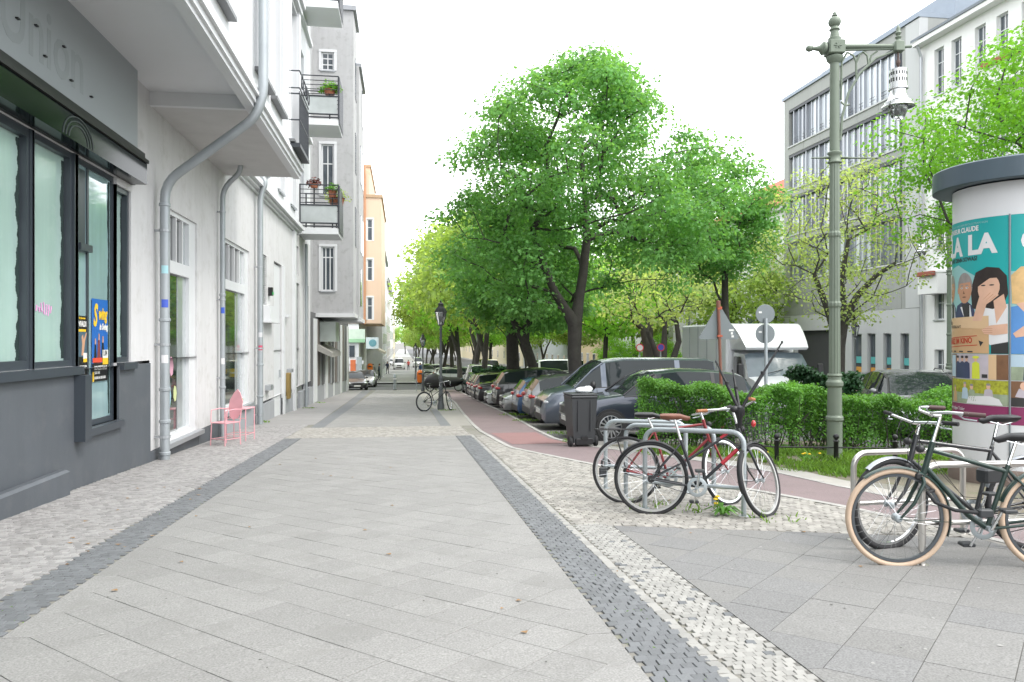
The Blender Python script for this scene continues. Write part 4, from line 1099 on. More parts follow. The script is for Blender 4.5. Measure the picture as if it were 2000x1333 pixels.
def crown_points(n, prof, rng, cx=(0, 0), inner=.45, squash=(1, 1), lobes=.18, mind=.55):
    """cluster centres inside a crown whose radius follows prof [(z, r)]"""
    zs = [p[0] for p in prof]; rs = [p[1] for p in prof]
    out = []; tries = 0
    ph = rng.random(6) * 6.28
    while len(out) < n and tries < n * 40:
        tries += 1
        z = rng.uniform(zs[0], zs[-1]); rm = np.interp(z, zs, rs)
        if rng.random() > (rm / max(rs)) ** 1.2 + .06: continue
        a = rng.random() * 2 * PI
        f = 1 + lobes * (math.sin(2 * a + ph[0] + z * .5) * .5 + math.sin(3 * a + ph[1] - z * .8) * .6 + math.sin(5 * a + ph[2] + 1.6 * z) * .5)
        r = rm * f * (inner + (1 - inner) * rng.random() ** .6)
        p = np.array([cx[0] + r * math.cos(a) * squash[0], cx[1] + r * math.sin(a) * squash[1], z])
        if out and min(np.linalg.norm(p - q) for q in out[-60:]) < mind: continue
        out.append(p)
    return out

def tree(name, label, loc, trunk, tr, cl, per, lsize, lmat, seed, crad=.95, bark=None, group=None, extra=None, flat=.55, droop=.3, **kw):
    rng = np.random.default_rng(seed)
    t = thing(name, label, 'tree', loc, group=group)
    mb, P = grow(trunk, cl, rng, tr, **kw)
    mb.build('trunk', bark or m_bark, t, smooth=60, fixn=False)
    cc = list(cl) + (extra or [])
    V, Q = leaves(cc, [crad * (.7 + .6 * rng.random()) for _ in cc], per, lsize, rng, flat=flat, droop=droop)
    np_mesh('crown', V, Q, lmat, t)
    return t

# the big lime
rng = np.random.default_rng(11)
g = G(25.4) + ROAD
prof = [(2.2, 1.6), (3.2, 3.7), (4.6, 4.6), (6.1, 4.85), (7.3, 4.6), (8.6, 3.9), (9.6, 3.1), (10.4, 2.1), (11.1, .5)]
pts = crown_points(330, [(z - g, r) for z, r in prof], rng, cx=(.3, 0), inner=.35, mind=.52, lobes=.13)
pts = [p for p in pts if not (p[2] < 3.5 - g and p[0] > 1.0) and not (p[2] < 4.6 - g and -1.2 < p[0] < 1.6 and p[1] < 1.5)]
trunk = dict(pts=[(0, 0, -.2), (0, .02, .35), (.02, .0, 1.2), (-.02, 0, 2.2), (.0, 0, 3.1), (.14, .05, 3.9), (.3, .1, 4.8), (.42, .05, 6.0), (.35, 0, 7.4), (.2, 0, 9), (-.32, -.15, 3.55), (-.75, -.3, 4.15), (-1.1, -.45, 4.9), (-1.5, -.5, 6.0)],
             par=[-1, 0, 1, 2, 3, 4, 5, 6, 7, 8, 4, 10, 11, 12], first=5)
tree('lime_tree', 'big broad lime tree with fresh green crown among the parked cars', (5.75, 25.43, g), trunk,
     [.36, .27, .235, .235, .25, .17, .15, .12, .09, .06, .16, .14, .12, .09], pts, 225, .13, lf_lime, 3, crad=.92, tip=.013, flat=.42, droop=.42)
# right-hand lobe: a second lime behind
g = G(29.5) + ROAD
prof = [(3.9, .6), (4.6, 1.8), (6.0, 2.35), (7.2, 2.2), (8.2, 1.5), (8.9, .4)]
pts = crown_points(85, [(z - g, r) for z, r in prof], rng, cx=(-.35, 0), inner=.3, mind=.5)
tree('lime_tree', 'smaller lime tree showing to the right behind the big lime', (12.9, 29.5, g), dict(pts=[(0, 0, -.2), (0, 0, 1), (.05, 0, 2.5), (0, .1, 4.0), (-.05, 0, 5.6), (-.1, 0, 7.5)], par=[-1, 0, 1, 2, 3, 4], first=3),
     [.26, .2, .17, .15, .12, .08], pts, 210, .135, lf_lime, 4, crad=.9, flat=.42, droop=.38)
# two dark trunks left of the big lime
for (x, y, pts_, par, tr, lab, sd, hgt) in (
    (5.25, 36.6, [(0, 0, -.2), (0, 0, 1), (-.05, 0, 2.6), (-.1, 0, 4.2), (-.2, 0, 6)], [-1, 0, 1, 2, 3], [.4, .33, .3, .27, .16], 'upright dark trunked lime left of the big lime', 5, 0),
    (6.0, 34.5, [(.25, 0, -.2), (.12, 0, .8), (-.2, 0, 1.9), (-.55, 0, 2.9), (-1.0, 0, 3.7), (-.45, 0, 3.6), (-.4, 0, 5), (-1.4, .1, 4.8)], [-1, 0, 1, 2, 3, 3, 5, 4], [.3, .25, .22, .22, .15, .18, .12, .09], 'leaning forked lime left of the big lime', 6, .3)):
    g = G(y) + ROAD
    prof = [(2.2, 1.3), (2.9, 2.4), (3.8, 2.9), (5.2, 2.7), (6.6, 1.9), (7.8, .5)]
    cpts = crown_points(85, [(z - g, r) for z, r in prof], rng, cx=(-.1, 0), inner=.3, mind=.6)
    tree('lime_tree', lab, (x, y, g), dict(pts=pts_, par=par, first=2), tr, cpts, 130, .2, lf_lime, sd, crad=1.05, flat=.42)

# yellow-green avenue trees: three models, repeated
def avenue_tree(seed, lmat, dens=70, per=135, lsize=.26, H=11.0, rad_=4.4, z0=4.3, bark=None):
    rng = np.random.default_rng(seed)
    prof = [(z0, rad_ * .5), (z0 + 1.0, rad_ * .85), (z0 + 2.2, rad_), (H - 3, rad_ * .9), (H - 1.3, rad_ * .6), (H, .4)]
    cl = crown_points(dens, prof, rng, inner=.35, mind=.8, lobes=.25)
    lean = rng.normal(0, .25)
    trunk = dict(pts=[(0, 0, -.2), (0, 0, 1), (lean * .4, 0, 2.2), (lean, 0, 3.9), (lean * 1.2, .1, 5.4), (lean, 0, 7), (-.7 + lean * .3, 0, 3.9), (-1.2, .1, 5.0)], par=[-1, 0, 1, 2, 3, 4, 2, 6], first=3)
    mb, P = grow(trunk, cl, rng, [.26, .185, .165, .14, .11, .08, .11, .085], tip=.0125)
    V, Q = leaves(cl, [1.25 * (.7 + .6 * rng.random()) for _ in cl], per, lsize, rng, flat=.6, droop=.25)
    return mb, V, Q, lmat
models = []
for sd, lm in ((21, lf_yel), (22, lf_mid), (23, lf_yel)):
    mb, V, Q, lm = avenue_tree(sd, lm)
    a = mb.build('trunk', m_bark, None, smooth=60, fixn=False); b = np_mesh('crown', V, Q, lm)
    models.append((a.data, b.data)); bpy.data.objects.remove(a); bpy.data.objects.remove(b)
def plant(model, x, y, sc, rz, label, group, name='street_tree', dz=ROAD):
    t = thing(name, label, 'tree', (x, y, G(y) + dz), rz, group)
    t.scale = (sc, sc, sc)
    for n_, me in zip(('trunk', 'crown'), models[model]): link(n_, me, t)
    return t
AV = 'yellow green avenue trees along the parked cars'
lab1 = ['yellow green avenue tree nearest behind the dark limes', 'second avenue tree in the yellow green row', 'third avenue tree in the yellow green row']
for i, (x, y, s) in enumerate(((5.2, 50, 1.12), (5.6, 61, 1.3), (5.3, 73, 1.3), (5.4, 86, 1.3), (5.2, 100, 1.25), (5.5, 116, 1.2), (5.2, 134, 1), (5.4, 155, 1.05), (5.3, 180, 1.05), (5.3, 215, 1.1), (5.0, 260, 1.1), (5.2, 310, 1.2), (5, 370, 1.2))):
    plant((0, 2, 1)[i % 3], x, y, s, R.random() * 6.28, lab1[i] if i < 3 else 'distant yellow green avenue tree in the left row merging with its neighbours', AV)
OV = 'trees along the far side of the street'
for i, (x, y, s, lb) in enumerate(((15.2, 57, 1.05, 'tall yellow green tree behind the triangular sign'), (20.5, 66, 1.12, 'leafy tree in front of the white stucco house'), (21.6, 46.5, .95, 'leafy tree close beside the left end of the office'),
        (13.2, 82, 1.1, None), (19.5, 85, 1.0, None), (20, 108, 1, None), (13.2, 118, 1.15, None), (20, 135, 1.1, None), (13.5, 150, 1.1, None), (20, 175, 1.1, None), (13.5, 190, 1.1, None), (16, 240, 1.3, None), (14, 300, 1.3, None))):
    plant((1, 0, 2)[i % 3], x, y, s, R.random() * 6.28, lb or 'distant green tree of the far row beyond the road', OV)

# sparse, newly budding trees
def sparse(label, loc, pts_, par, tr, prof, n, per, ls, mat, seed, crad=.8, cx=(0, 0), bark=None, tip=.011, first=2, inner=.2, squash=(1, 1)):
    rng = np.random.default_rng(seed)
    cl = crown_points(n, prof, rng, cx=cx, inner=inner, mind=.45, lobes=.3, squash=squash)
    return tree('budding_tree', label, loc, dict(pts=pts_, par=par, first=first), tr, cl, per, ls, mat, seed, crad=crad, bark=bark or m_bark, tip=tip, step=.4, k_len=.15, group='trees with few young leaves')
g = G(44.4) + ROAD
sparse('straight dark trunk with thin young leaves left of the vase shaped tree', (14.48, 44.4, g), [(0, 0, -.2), (.05, 0, 1.5), (0, 0, 3.0), (-.3, 0, 4.0), (.2, 0, 4.6), (-1.0, 0, 4.6)], [-1, 0, 1, 2, 2, 3], [.4, .34, .3, .18, .18, .14],
       [(4.3, 1.2), (5.0, 2.8), (6, 3.2), (7.6, 2.4), (8.6, .6)], 75, 22, .2, lf_sparse, 31, crad=.9)
g = G(40.4) + ROAD
sparse('vase shaped tree with forked dark limbs and young leaves', (14.1, 40.4, g), [(0, 0, -.2), (0, 0, .8), (-.1, 0, 1.7), (.45, 0, 1.9), (.85, 0, 3.1), (.7, 0, 4.2), (-.5, 0, 2.6), (-.9, 0, 3.6), (0, 0, 2.8), (.1, .1, 4.2)], [-1, 0, 1, 1, 3, 4, 2, 6, 2, 8], [.4, .33, .26, .19, .15, .12, .18, .13, .18, .12],
       [(4.2, 1.4), (5.0, 3.0), (6, 3.2), (7.4, 2.2), (8.2, .6)], 80, 20, .2, lf_sparse, 32, crad=.9)
g = G(22.3)
sparse('wide bare branched tree with sparse yellow buds in front of the grey office', (13.45, 22.34, g + ROAD), [(0, 0, -.2), (0, 0, 1.2), (.05, 0, 2.3), (.2, 0, 3.1), (.75, .1, 3.9), (1.35, .1, 4.5), (-.35, 0, 3.4), (-.8, 0, 4.5), (.1, 0, 4.3), (.35, 0, 5.6), (2.0, .1, 4.9)], [-1, 0, 1, 2, 3, 4, 2, 6, 3, 8, 5], [.24, .19, .17, .14, .1, .075, .1, .07, .09, .06, .05],
       [(2.9, .6), (3.8, 2.0), (5.2, 2.55), (6.6, 2.3), (7.8, 1.3), (8.3, .4)], 165, 40, .095, lf_sparse, 33, crad=.5, cx=(.15, 0), tip=.0066, first=3, inner=.15)
# bright tree reaching in from the right
rng = np.random.default_rng(41)
g = G(16.9) + ROAD
cl = crown_points(210, [(3.9, 1.3), (4.8, 3.2), (6.2, 4.3), (7.6, 4.1), (8.8, 3.1), (9.8, 1.6), (10.4, .3)], rng, cx=(0.1, 0), inner=.3, mind=.5)
tree('street_tree', 'bright green tree leaning in from the right above the poster column', (16.3, 16.9, g), dict(pts=[(0, 0, -.2), (0, 0, 1.2), (-.1, 0, 2.6), (-.2, 0, 3.8), (-.6, .1, 5), (-1.2, 0, 6.2), (.6, 0, 5)], par=[-1, 0, 1, 2, 3, 4, 3], first=3), [.3, .24, .2, .17, .12, .09, .12],
     cl, 190, .10, lf_bright, 42, crad=.82, tip=.010)
# saplings against the pale houses
for i, (x, y, s, lb) in enumerate(((17.5, 62, .42, 'slender young tree before the pale yellow house'), (19.2, 56, .38, 'slender young tree before the white stucco house'))):
    plant(1, x, y, s, i, lb, 'young trees on the far pavement')

# ---- hedges
def hedge(name, label, p0, p1, depth, h, n, mat, seed, cat='hedge', lsize=.045):
    rng = np.random.default_rng(seed)
    a, b = np.array(p0, float), np.array(p1, float); L = np.linalg.norm(b - a); d = (b - a) / L; nn = np.array([-d[1], d[0]])
    t = thing(name, label, cat, ((a[0] + b[0]) / 2, (a[1] + b[1]) / 2, G((a[1] + b[1]) / 2)), world=True)
    s = rng.random(n); w = rng.random(n); z = rng.random(n)
    side = rng.random(n)
    # crowd the leaves to the front, the top and the ends
    w = np.where(side < .45, np.abs(rng.normal(0, .09, n)), w); z = np.where((side >= .45) & (side < .85), 1 - np.abs(rng.normal(0, .07, n)), z)
    s = np.where(side > .93, np.where(rng.random(n) < .5, np.abs(rng.normal(0, .02, n)), 1 - np.abs(rng.normal(0, .02, n))), s)
    bump = .10 * np.sin(s * L * 2.1 + seed) + .07 * np.sin(s * L * 5.3 + 1) + .05 * np.sin(s * L * 11 + w * 4)
    hz = (h + bump * .9) * z
    lowthin = rng.random(n) < np.clip(hz / (h * .28), .25, 1); keep = lowthin & ~((w < .25) & (rng.random(n) < np.clip(.75 - hz / h, 0, .6) * (np.sin(s * L * 3.1 + seed) > -.2)))
    ww = w * depth + bump * .8 * (1 - w) - .10 * np.sin(hz * 4 + s * 9)
    x = a[0] + d[0] * s * L + nn[0] * ww; y = a[1] + d[1] * s * L + nn[1] * ww
    zz = np.array([G(q) for q in y]) + .04 + hz
    C = np.stack([x, y, zz], 1)[keep]
    V, Q = leaves(C, [.05] * len(C), 2, lsize, rng, flat=1, droop=0)
    np_mesh('leaves', V, Q, mat, t)
    mb = MB()
    for i in range(int(L * 26)):
        q = a + d * rng.random() * L + nn * rng.random() * depth; g_ = G(q[1]); top = h * rng.uniform(.5, .95)
        mb.tube([(q[0], q[1], g_ - .02), (q[0] + rng.normal(0, .08), q[1] + rng.normal(0, .08), g_ + top * .5), (q[0] + rng.normal(0, .2), q[1] + rng.normal(0, .2), g_ + top)], [.012, .009, .005], 4, caps=False)
    tag(mb.build('twigs', m_barkl, t, fixn=False), kind='stuff')
    return t
hedge('hedge', 'clipped green hedge left of the green lamp post', (4.15, 13.35), (6.7, 12.25), 1.5, 1.05, 16000, lf_hedge, 51)
hedge('hedge', 'clipped green hedge between the lamp post and the poster column', (6.95, 12.3), (10.2, 11.4), 1.3, .90, 15000, lf_hedge, 52)
hedge('shrub', 'dark green shrub rising behind the left hedge', (7.75, 14.2), (8.9, 14.0), .8, 1.3, 4500, lf_dark, 53, 'shrub', .07)
hedge('hedge', 'dark hedge between the far parked cars under the avenue trees', (4.3, 47.2), (7.5, 46.9), 1.2, 1.5, 2500, lf_dark, 54, lsize=.16)
hedge('shrub', 'small green shrub between the black hatchback and the silver car', (4.35, 25.9), (5.2, 25.8), .5, 1.05, 900, lf_hedge, 55, 'shrub', .09)

# ---- grass and weeds
def tuft_field(name, spots, n, hgt, seed, mat=None):
    rng = np.random.default_rng(seed); V = []; 
    for (u, v, r, k) in spots:
        m = int(n * k)
        a = rng.random(m) * 6.28; rr = r * np.sqrt(rng.random(m)); x = u + rr * np.cos(a); y = v + rr * np.sin(a)
        h = hgt * (.4 + .9 * rng.random(m)) * (1 - .5 * rr / r); lean = rng.normal(0, .5, (m, 2)) * h[:, None]
        w = .006 + .004 * rng.random(m); th = rng.random(m) * 6.28
        z = np.array([G(q) for q in y]) - .012
        b0 = np.stack([x - w * np.cos(th), y - w * np.sin(th), z], 1); b1_ = np.stack([x + w * np.cos(th), y + w * np.sin(th), z], 1)
        m0 = np.stack([x + lean[:, 0] * .35, y + lean[:, 1] * .35, z + h * .6], 1); t = np.stack([x + lean[:, 0], y + lean[:, 1], z + h], 1)
        V.append(np.stack([b0, b1_, m0 + (b1_ - b0) * .4, t], 1))
    V = np.concatenate(V); nq = len(V)
    return tag(np_mesh(name, V.reshape(-1, 3), np.arange(nq * 4).reshape(-1, 4), mat or lf_grass), kind='stuff')
sp = []
for i in range(70):
    t = R.random(); u = 4.1 + 5.5 * t; v = 13.2 - 1.1 * min(1, (u - 4.1) / 2.6) - max(0, u - 6.7) * .28 - R.random() * .7
    if v < path_lr(v)[1] * 0 + 10.2: v += .5
    sp.append((u, v, .28, 1))
for i in range(26): sp.append((R.uniform(5.5, 7.3), R.uniform(9.4, 11.2), .3, .8))
tuft_field('grass', sp, 150, .13, 61)
wd = [(3.35, 14.9, .25, .6), (3.5, 17.0, .3, .8), (3.4, 21.5, .4, 1), (3.5, 24.3, .5, 1), (-3.85, 22.3, .12, .3), (-3.6, 30.5, .3, .5), (-3.7, 35.5, .3, .4), (2.6, 7.6, .35, .35), (3.5, 6.9, .3, .4), (1.6, 27.6, .4, .5), (3.0, 7.4, .3, .3)]
tuft_field('weeds', wd, 120, .09, 62)
js = []
for i in range(260):
    k = R.random()
    if k < .35: js.append((R.uniform(-2.48, -2.16), R.uniform(3, 9), .05, .1))
    elif k < .6: js.append((R.uniform(1.14, 1.44), R.uniform(2.8, 6.5), .05, .1))
    elif k < .85: js.append((R.uniform(1.55, 4), R.uniform(6.5, 9.5), .09, .14))
    else: js.append((R.uniform(-3.95, -3.0), R.uniform(5, 20), .06, .1))
tuft_field('joint_moss', js, 60, .016, 63)
def dandelion(label, u, v, heads):
    t = thing('dandelion', label, 'plant', (u, v, G(v)), group='dandelions near the bike stands')
    rng = np.random.default_rng(int(u * 100)); mb = MB()
    for i in range(26):
        a = rng.random() * 6.28; L = .1 + .14 * rng.random(); w = .022; c, s_ = math.cos(a), math.sin(a); z = .05 + .06 * rng.random()
        mb.add([(0, 0, 0), (c * L * .5 - s_ * w, s_ * L * .5 + c * w, z), (c * L, s_ * L, z * .4), (c * L * .5 + s_ * w, s_ * L * .5 - c * w, z)], [(0, 1, 2, 3)])
    mb.build('rosette', lf_hedge, t, fixn=False)
    for i in range(heads):
        x, y, h = rng.normal(0, .06), rng.normal(0, .06), .1 + .08 * rng.random()
        mb = MB(); mb.tube([(x * .3, y * .3, 0), (x, y, h)], .004, 4); f = mb.build('stem', lf_grass, t)
        mb = MB(); mb.lathe([(.002, h - .008), (.024, h + .004), (.015, h + .016), (.001, h + .018)], 9, (x, y, 0)); mb.build('flower_head', M('dandelion yellow', (.8, .55, .02), .7), f)
dandelion('leafy dandelion with yellow head at the foot of the front left hoop', 3.08, 7.12, 3)
dandelion('small dandelion in the grass beneath the hedge', 5.6, 11.3, 4)
dandelion('dandelion in the grass left of the lamp foot', 6.1, 11.0, 4)
for i, (x, y, s) in enumerate(((-9, 420, 1.6), (1, 440, 1.7), (9, 460, 1.9), (18, 430, 1.8))):
    plant((2, 1, 0, 1)[i], x, y, s, i, 'hazy green tree closing the far end of the street', 'trees closing the far end of the street')

# ================================================================ STREET FURNITURE
m_galv = M('galvanised steel', (0.40, 0.44, 0.46), 0.5, 0.55, var=0.12, scale=5)
m_inox = M('brushed stainless steel', (0.62, 0.60, 0.57), 0.28, 0.95, var=0.06, scale=6)
m_green = M('sage green cast iron', (0.165, 0.20, 0.155), 0.5, 0.1, var=0.08, scale=4)
m_chrome = M('chrome', (0.70, 0.71, 0.72), 0.12, 1.0, var=0.03)
m_glassl = M('lamp glass', (0.85, 0.88, 0.88), 0.05, trans=0.9, var=0.0)
m_rubber = M('black rubber', (0.018, 0.018, 0.02), 0.75, var=0.1)
m_plast = M('dark grey plastic', (0.035, 0.038, 0.042), 0.5, var=0.1)
m_signg = M('grey sign back', (0.20, 0.225, 0.235), 0.45, 0.3, var=0.05)

# ---- big green gas lamp post
def gas_lamp(name, label, loc, rz, detail=True, group='green gas lamp posts', s=1.0):
    t = thing(name, label, 'lamp post', loc, rz, group)
    mb = MB()
    mb.lathe([(.165, -.05), (.165, .1), (.145, .16), (.125, .22), (.116, .32), (.116, .78), (.134, .80), (.134, .84), (.112, .87), (.108, 1.28), (.13, 1.31), (.13, 1.36), (.1, 1.40), (.1, 1.44), (.115, 1.46), (.1, 1.49)], 20)
    mb.build('base', m_green, t, smooth=35)
    mb = MB()
    prof = [(.088, 1.49), (.084, 2.46), (.1, 2.49), (.1, 2.53), (.082, 2.56), (.08, 3.5), (.096, 3.53), (.096, 3.57), (.078, 3.6), (.076, 4.62)]
    n = 24; vs = []
    for r, z in prof:
        for k in range(n): vs.append(((r * (1 if k % 2 else .9)) * math.cos(2 * PI * k / n), (r * (1 if k % 2 else .9)) * math.sin(2 * PI * k / n), z))
    mb.add(vs, [(i * n + k, i * n + (k + 1) % n, (i + 1) * n + (k + 1) % n, (i + 1) * n + k) for i in range(len(prof) - 1) for k in range(n)])
    mb.build('shaft', m_green, t)
    mb = MB()
    mb.lathe([(.076, 4.6), (.11, 4.63), (.11, 4.67), (.09, 4.7), (.09, 4.86), (.11, 4.9), (.11, 4.95), (.076, 4.99), (.072, 6.28), (.12, 6.33), (.13, 6.38), (.09, 6.40)], 16)
    mb.tube([(-.34, 0, 4.78), (-.26, 0, 4.78), (-.14, 0, 4.79), (.14, 0, 4.79), (.3, 0, 4.78), (.66, 0, 4.78)], [.02, .022, .04, .04, .026, .016], 8)
    mb.ell((-.35, 0, 4.78), (.025, .025, .025)); mb.ell((.67, 0, 4.78), (.03, .03, .03))
    mb.build('collar', m_green, t, smooth=35)
    mb = MB(); mb.bbox(-.128, .128, -.128, .128, 6.40, 6.66, .02); mb.lathe([(.10, 6.655), (.10, 6.72), (.075, 6.74), (.06, 6.86), (.085, 6.88), (.07, 6.9), (.06, 6.94)], 14)
    mb.ell((0, 0, 7.03), (.098, .098, .11), 14, 9); mb.lathe([(.05, 7.15), (.025, 7.18), (.03, 7.2), (.001, 7.23)], 8)
    for sx in (-1,): mb.lathe([(.11, -.15), (.12, -.19), (.08, -.22), (.05, -.25), (.03, -.34), (.05, -.36)], 12, (0, 0, 6.53), 'x'); mb.ell((-.40, 0, 6.53), (.06, .06, .06))
    for k in range(6): mb.tube([(.06 * math.cos(k * PI / 3), -.130, 6.54 + .06 * math.sin(k * PI / 3)), (0, -.134, 6.54)], .012, 4)
    mb.build('head_box', m_green, t, smooth=35)
    mb = MB()
    mb.tube([(.15, 0, 6.57), (1.0, 0, 6.57)], .045, 8); mb.tube([(.15, 0, 6.5), (1.0, 0, 6.53)], .022, 6)
    mb.bbox(.93, 1.09, -.07, .07, 6.46, 6.66, .02); mb.lathe([(.05, 6.66), (.03, 6.7), (.05, 6.74), (.025, 6.77), (.05, 6.82), (.03, 6.86), (.035, 6.9), (.001, 6.98)], 10, (1.01, 0, 0)); mb.tube([(1.09, 0, 6.56), (1.22, 0, 6.57)], .025, 6)
    arc = [(.09, 0, 5.15), (.12, 0, 5.5), (.22, 0, 5.85), (.40, 0, 6.14), (.65, 0, 6.36), (.95, 0, 6.48)]
    mb.tube(arc, .02, 6)
    def ogee(x0, x1, z0, zt): return [(x0, 0, z0), (x0 + .005, 0, zt - .12), (x0 + (x1 - x0) * .3, 0, zt - .02), ((x0 + x1) / 2, 0, zt)]
    mb.tube([(.10, 0, 5.72), (.17, 0, 5.66), (.24, 0, 5.68)], .016, 5); mb.tube([(.10, 0, 5.75), (.11, 0, 6.3), (.2, 0, 6.46)], .018, 5)
    mb.tube([(.2, 0, 6.46), (.3, 0, 6.4), (.34, 0, 6.3), (.345, 0, 6.02)], .018, 5); mb.tube([(.345, 0, 6.3), (.4, 0, 6.42), (.45, 0, 6.47), (.52, 0, 6.4), (.54, 0, 6.26)], .018, 5); mb.tube([(.54, 0, 6.26), (.58, 0, 6.4), (.68, 0, 6.48)], .016, 5)
    mb.build('arm', m_green, t, smooth=45)
    mb = MB(); mb.tube([(1.01, 0, 6.48), (1.01, 0, 6.16)], .016, 6); mb.lathe([(.03, 6.3), (.035, 6.26), (.02, 6.22)], 8, (1.01, 0, 0)); mb.build('hanger', M('rusty hanger', (.13, .09, .08), .7, .4), t)
    lp = MB()
    lp.lathe([(.09, 6.16), (.118, 6.15), (.118, 5.78), (.13, 5.77), (.13, 5.74), (.105, 5.73), (.11, 5.65), (.14, 5.55), (.178, 5.51), (.182, 5.46), (.215, 5.44), (.22, 5.42), (.18, 5.435), (.11, 5.44)], 22, (1.01, 0, 0))
    L = lp.build('lantern', m_chrome, t, smooth=35)
    b = MB()
    for row in ((6.02, 6.09), (5.88, 5.96)):
        for k in range(20):
            a = 2 * PI * k / 20; c, s_ = math.cos(a), math.sin(a)
            b.add([(1.01 + 0.1195 * math.cos(a + d), 0.1195 * math.sin(a + d), z) for d, z in ((-.07, row[0]), (.07, row[0]), (.07, row[1]), (-.07, row[1]))], [(0, 1, 2, 3)])
    q = b.build('vent_slots', m_black, L)
    b = MB(); b.lathe([(.125, 5.432), (.12, 5.35), (.085, 5.24), (.04, 5.18), (.001, 5.17)], 18, (1.01, 0, 0)); q = b.build('glass_bowl', m_glassl, L, smooth=60)
    b = MB()
    for k in range(5): b.ell((1.01 + .06 * math.cos(k * 1.256), .06 * math.sin(k * 1.256)  , 5.35), (.018, .018, .04), 6, 4)
    q = b.build('mantle', M('gas mantle', (.75, .73, .68), .6), L)
    return t
gl = (6.78, 11.36, G(11.36) - .25)
def remap(ob, zs, zt, k=1.0):
    for v in ob.data.vertices:
        v.co.z = float(np.interp(v.co.z, zs, zt)); v.co.x = 1.01 + (v.co.x - 1.01) * k if k != 1 else v.co.x; v.co.y *= k
gas_lamp('gas_lamp', 'tall sage green cast iron lamp post in front of the hedge', gl, rad(-8))
for c in bpy.data.objects['gas_lamp'].children:
    if c.name.startswith('lantern'):
        for q in (c, *c.children): remap(q, [5.17, 5.44, 5.74, 6.16], [5.60, 5.84, 6.10, 6.42], 1.12)
    elif c.name.startswith('hanger'): remap(c, [6.16, 6.48], [6.41, 6.76])
    else: remap(c, [-1, 0, 4.6, 4.99, 6.40, 6.68, 7.23], [-1, 0, 4.92, 5.12, 6.64, 6.88, 7.34])
for lb, loc, rz in (('green lamp post beside the poster column before the white house', (20.4, 26.4, G(26.4)), PI - .14),
                    ('slim green lamp post among the far yellow trees', (6.46, 67.8, G(67.8) + ROAD), 0), ('pale lamp post left of the white box truck', (21.7, 56.5, G(56.5)), PI)):
    src = bpy.data.objects['gas_lamp']
    t = src.copy(); COL.objects.link(t); t.location = loc; t.rotation_euler = (0, 0, rz); t['label'] = lb
    for c in src.children:
        d = c.copy(); COL.objects.link(d); d.parent = t
        for e in c.children:
            f = e.copy(); COL.objects.link(f); f.parent = d

# ---- black hexagonal lantern posts
def lantern(label, x, y, src=None):
    if src:
        t = src.copy(); COL.objects.link(t); t.location = (x, y, G(y)); t['label'] = label
        for c in src.children:
            d = c.copy(); COL.objects.link(d); d.parent = t
            for e in c.children: f = e.copy(); COL.objects.link(f); f.parent = d
        return t
    t = thing('lantern_post', label, 'lamp post', (x, y, G(y)), 0, 'black hexagonal street lanterns')
    mb = MB(); mb.lathe([(.13, -.05), (.13, .15), (.10, .25), (.085, .5), (.1, .55), (.075, .62), (.065, 1.1), (.09, 1.14), (.09, 1.2), (.05, 1.26), (.045, 2.9), (.07, 2.94), (.04, 3.0), (.04, 3.06), (.1, 3.1)], 12); mb.build('post', M('dark grey post', (.12, .13, .135), .5, .3), t, smooth=40)
    mb = MB()
    for k in range(6):
        a = k * PI / 3; mb.tube([(.1 * math.cos(a), .1 * math.sin(a), 3.1), (.21 * math.cos(a), .21 * math.sin(a), 3.58)], .014, 4); b = a + PI / 3
        for r, z in ((.1, 3.1), (.21, 3.58)): mb.tube([(r * math.cos(a), r * math.sin(a), z), (r * math.cos(b), r * math.sin(b), z)], .014, 4)
    mb.lathe([(.24, 3.57), (.17, 3.70), (.10, 3.78), (.09, 3.84), (.12, 3.86), (.07, 3.91), (.03, 3.93), (.03, 3.98), (.001, 4.02)], 6)
    h = mb.build('lantern_head', m_black, t)
    p = MB()
    for k in range(6):
        a, b = k * PI / 3, (k + 1) * PI / 3; p.add([(.1 * math.cos(a), .1 * math.sin(a), 3.11), (.1 * math.cos(b), .1 * math.sin(b), 3.11), (.205 * math.cos(b), .205 * math.sin(b), 3.57), (.205 * math.cos(a), .205 * math.sin(a), 3.57)], [(0, 1, 2, 3)])
    p.build('glass', m_glassl, h)
    p = MB(); p.lathe([(.001, 3.2), (.04, 3.22), (.04, 3.4), (.001, 3.42)], 8); p.build('bulb', M('opal bulb', (.8, .8, .76), .4), h)
    return t
l0 = lantern('nearest black lantern post with the parked bicycle', 1.36, 28.3)
lantern('second black lantern post beyond the orange litter bin', 1.33, 53.5, l0)
lantern('third black lantern post small in the distance', 1.3, 84, l0)
lantern('black lantern post in front of the office ground floor', 23.3, 37.1, l0)

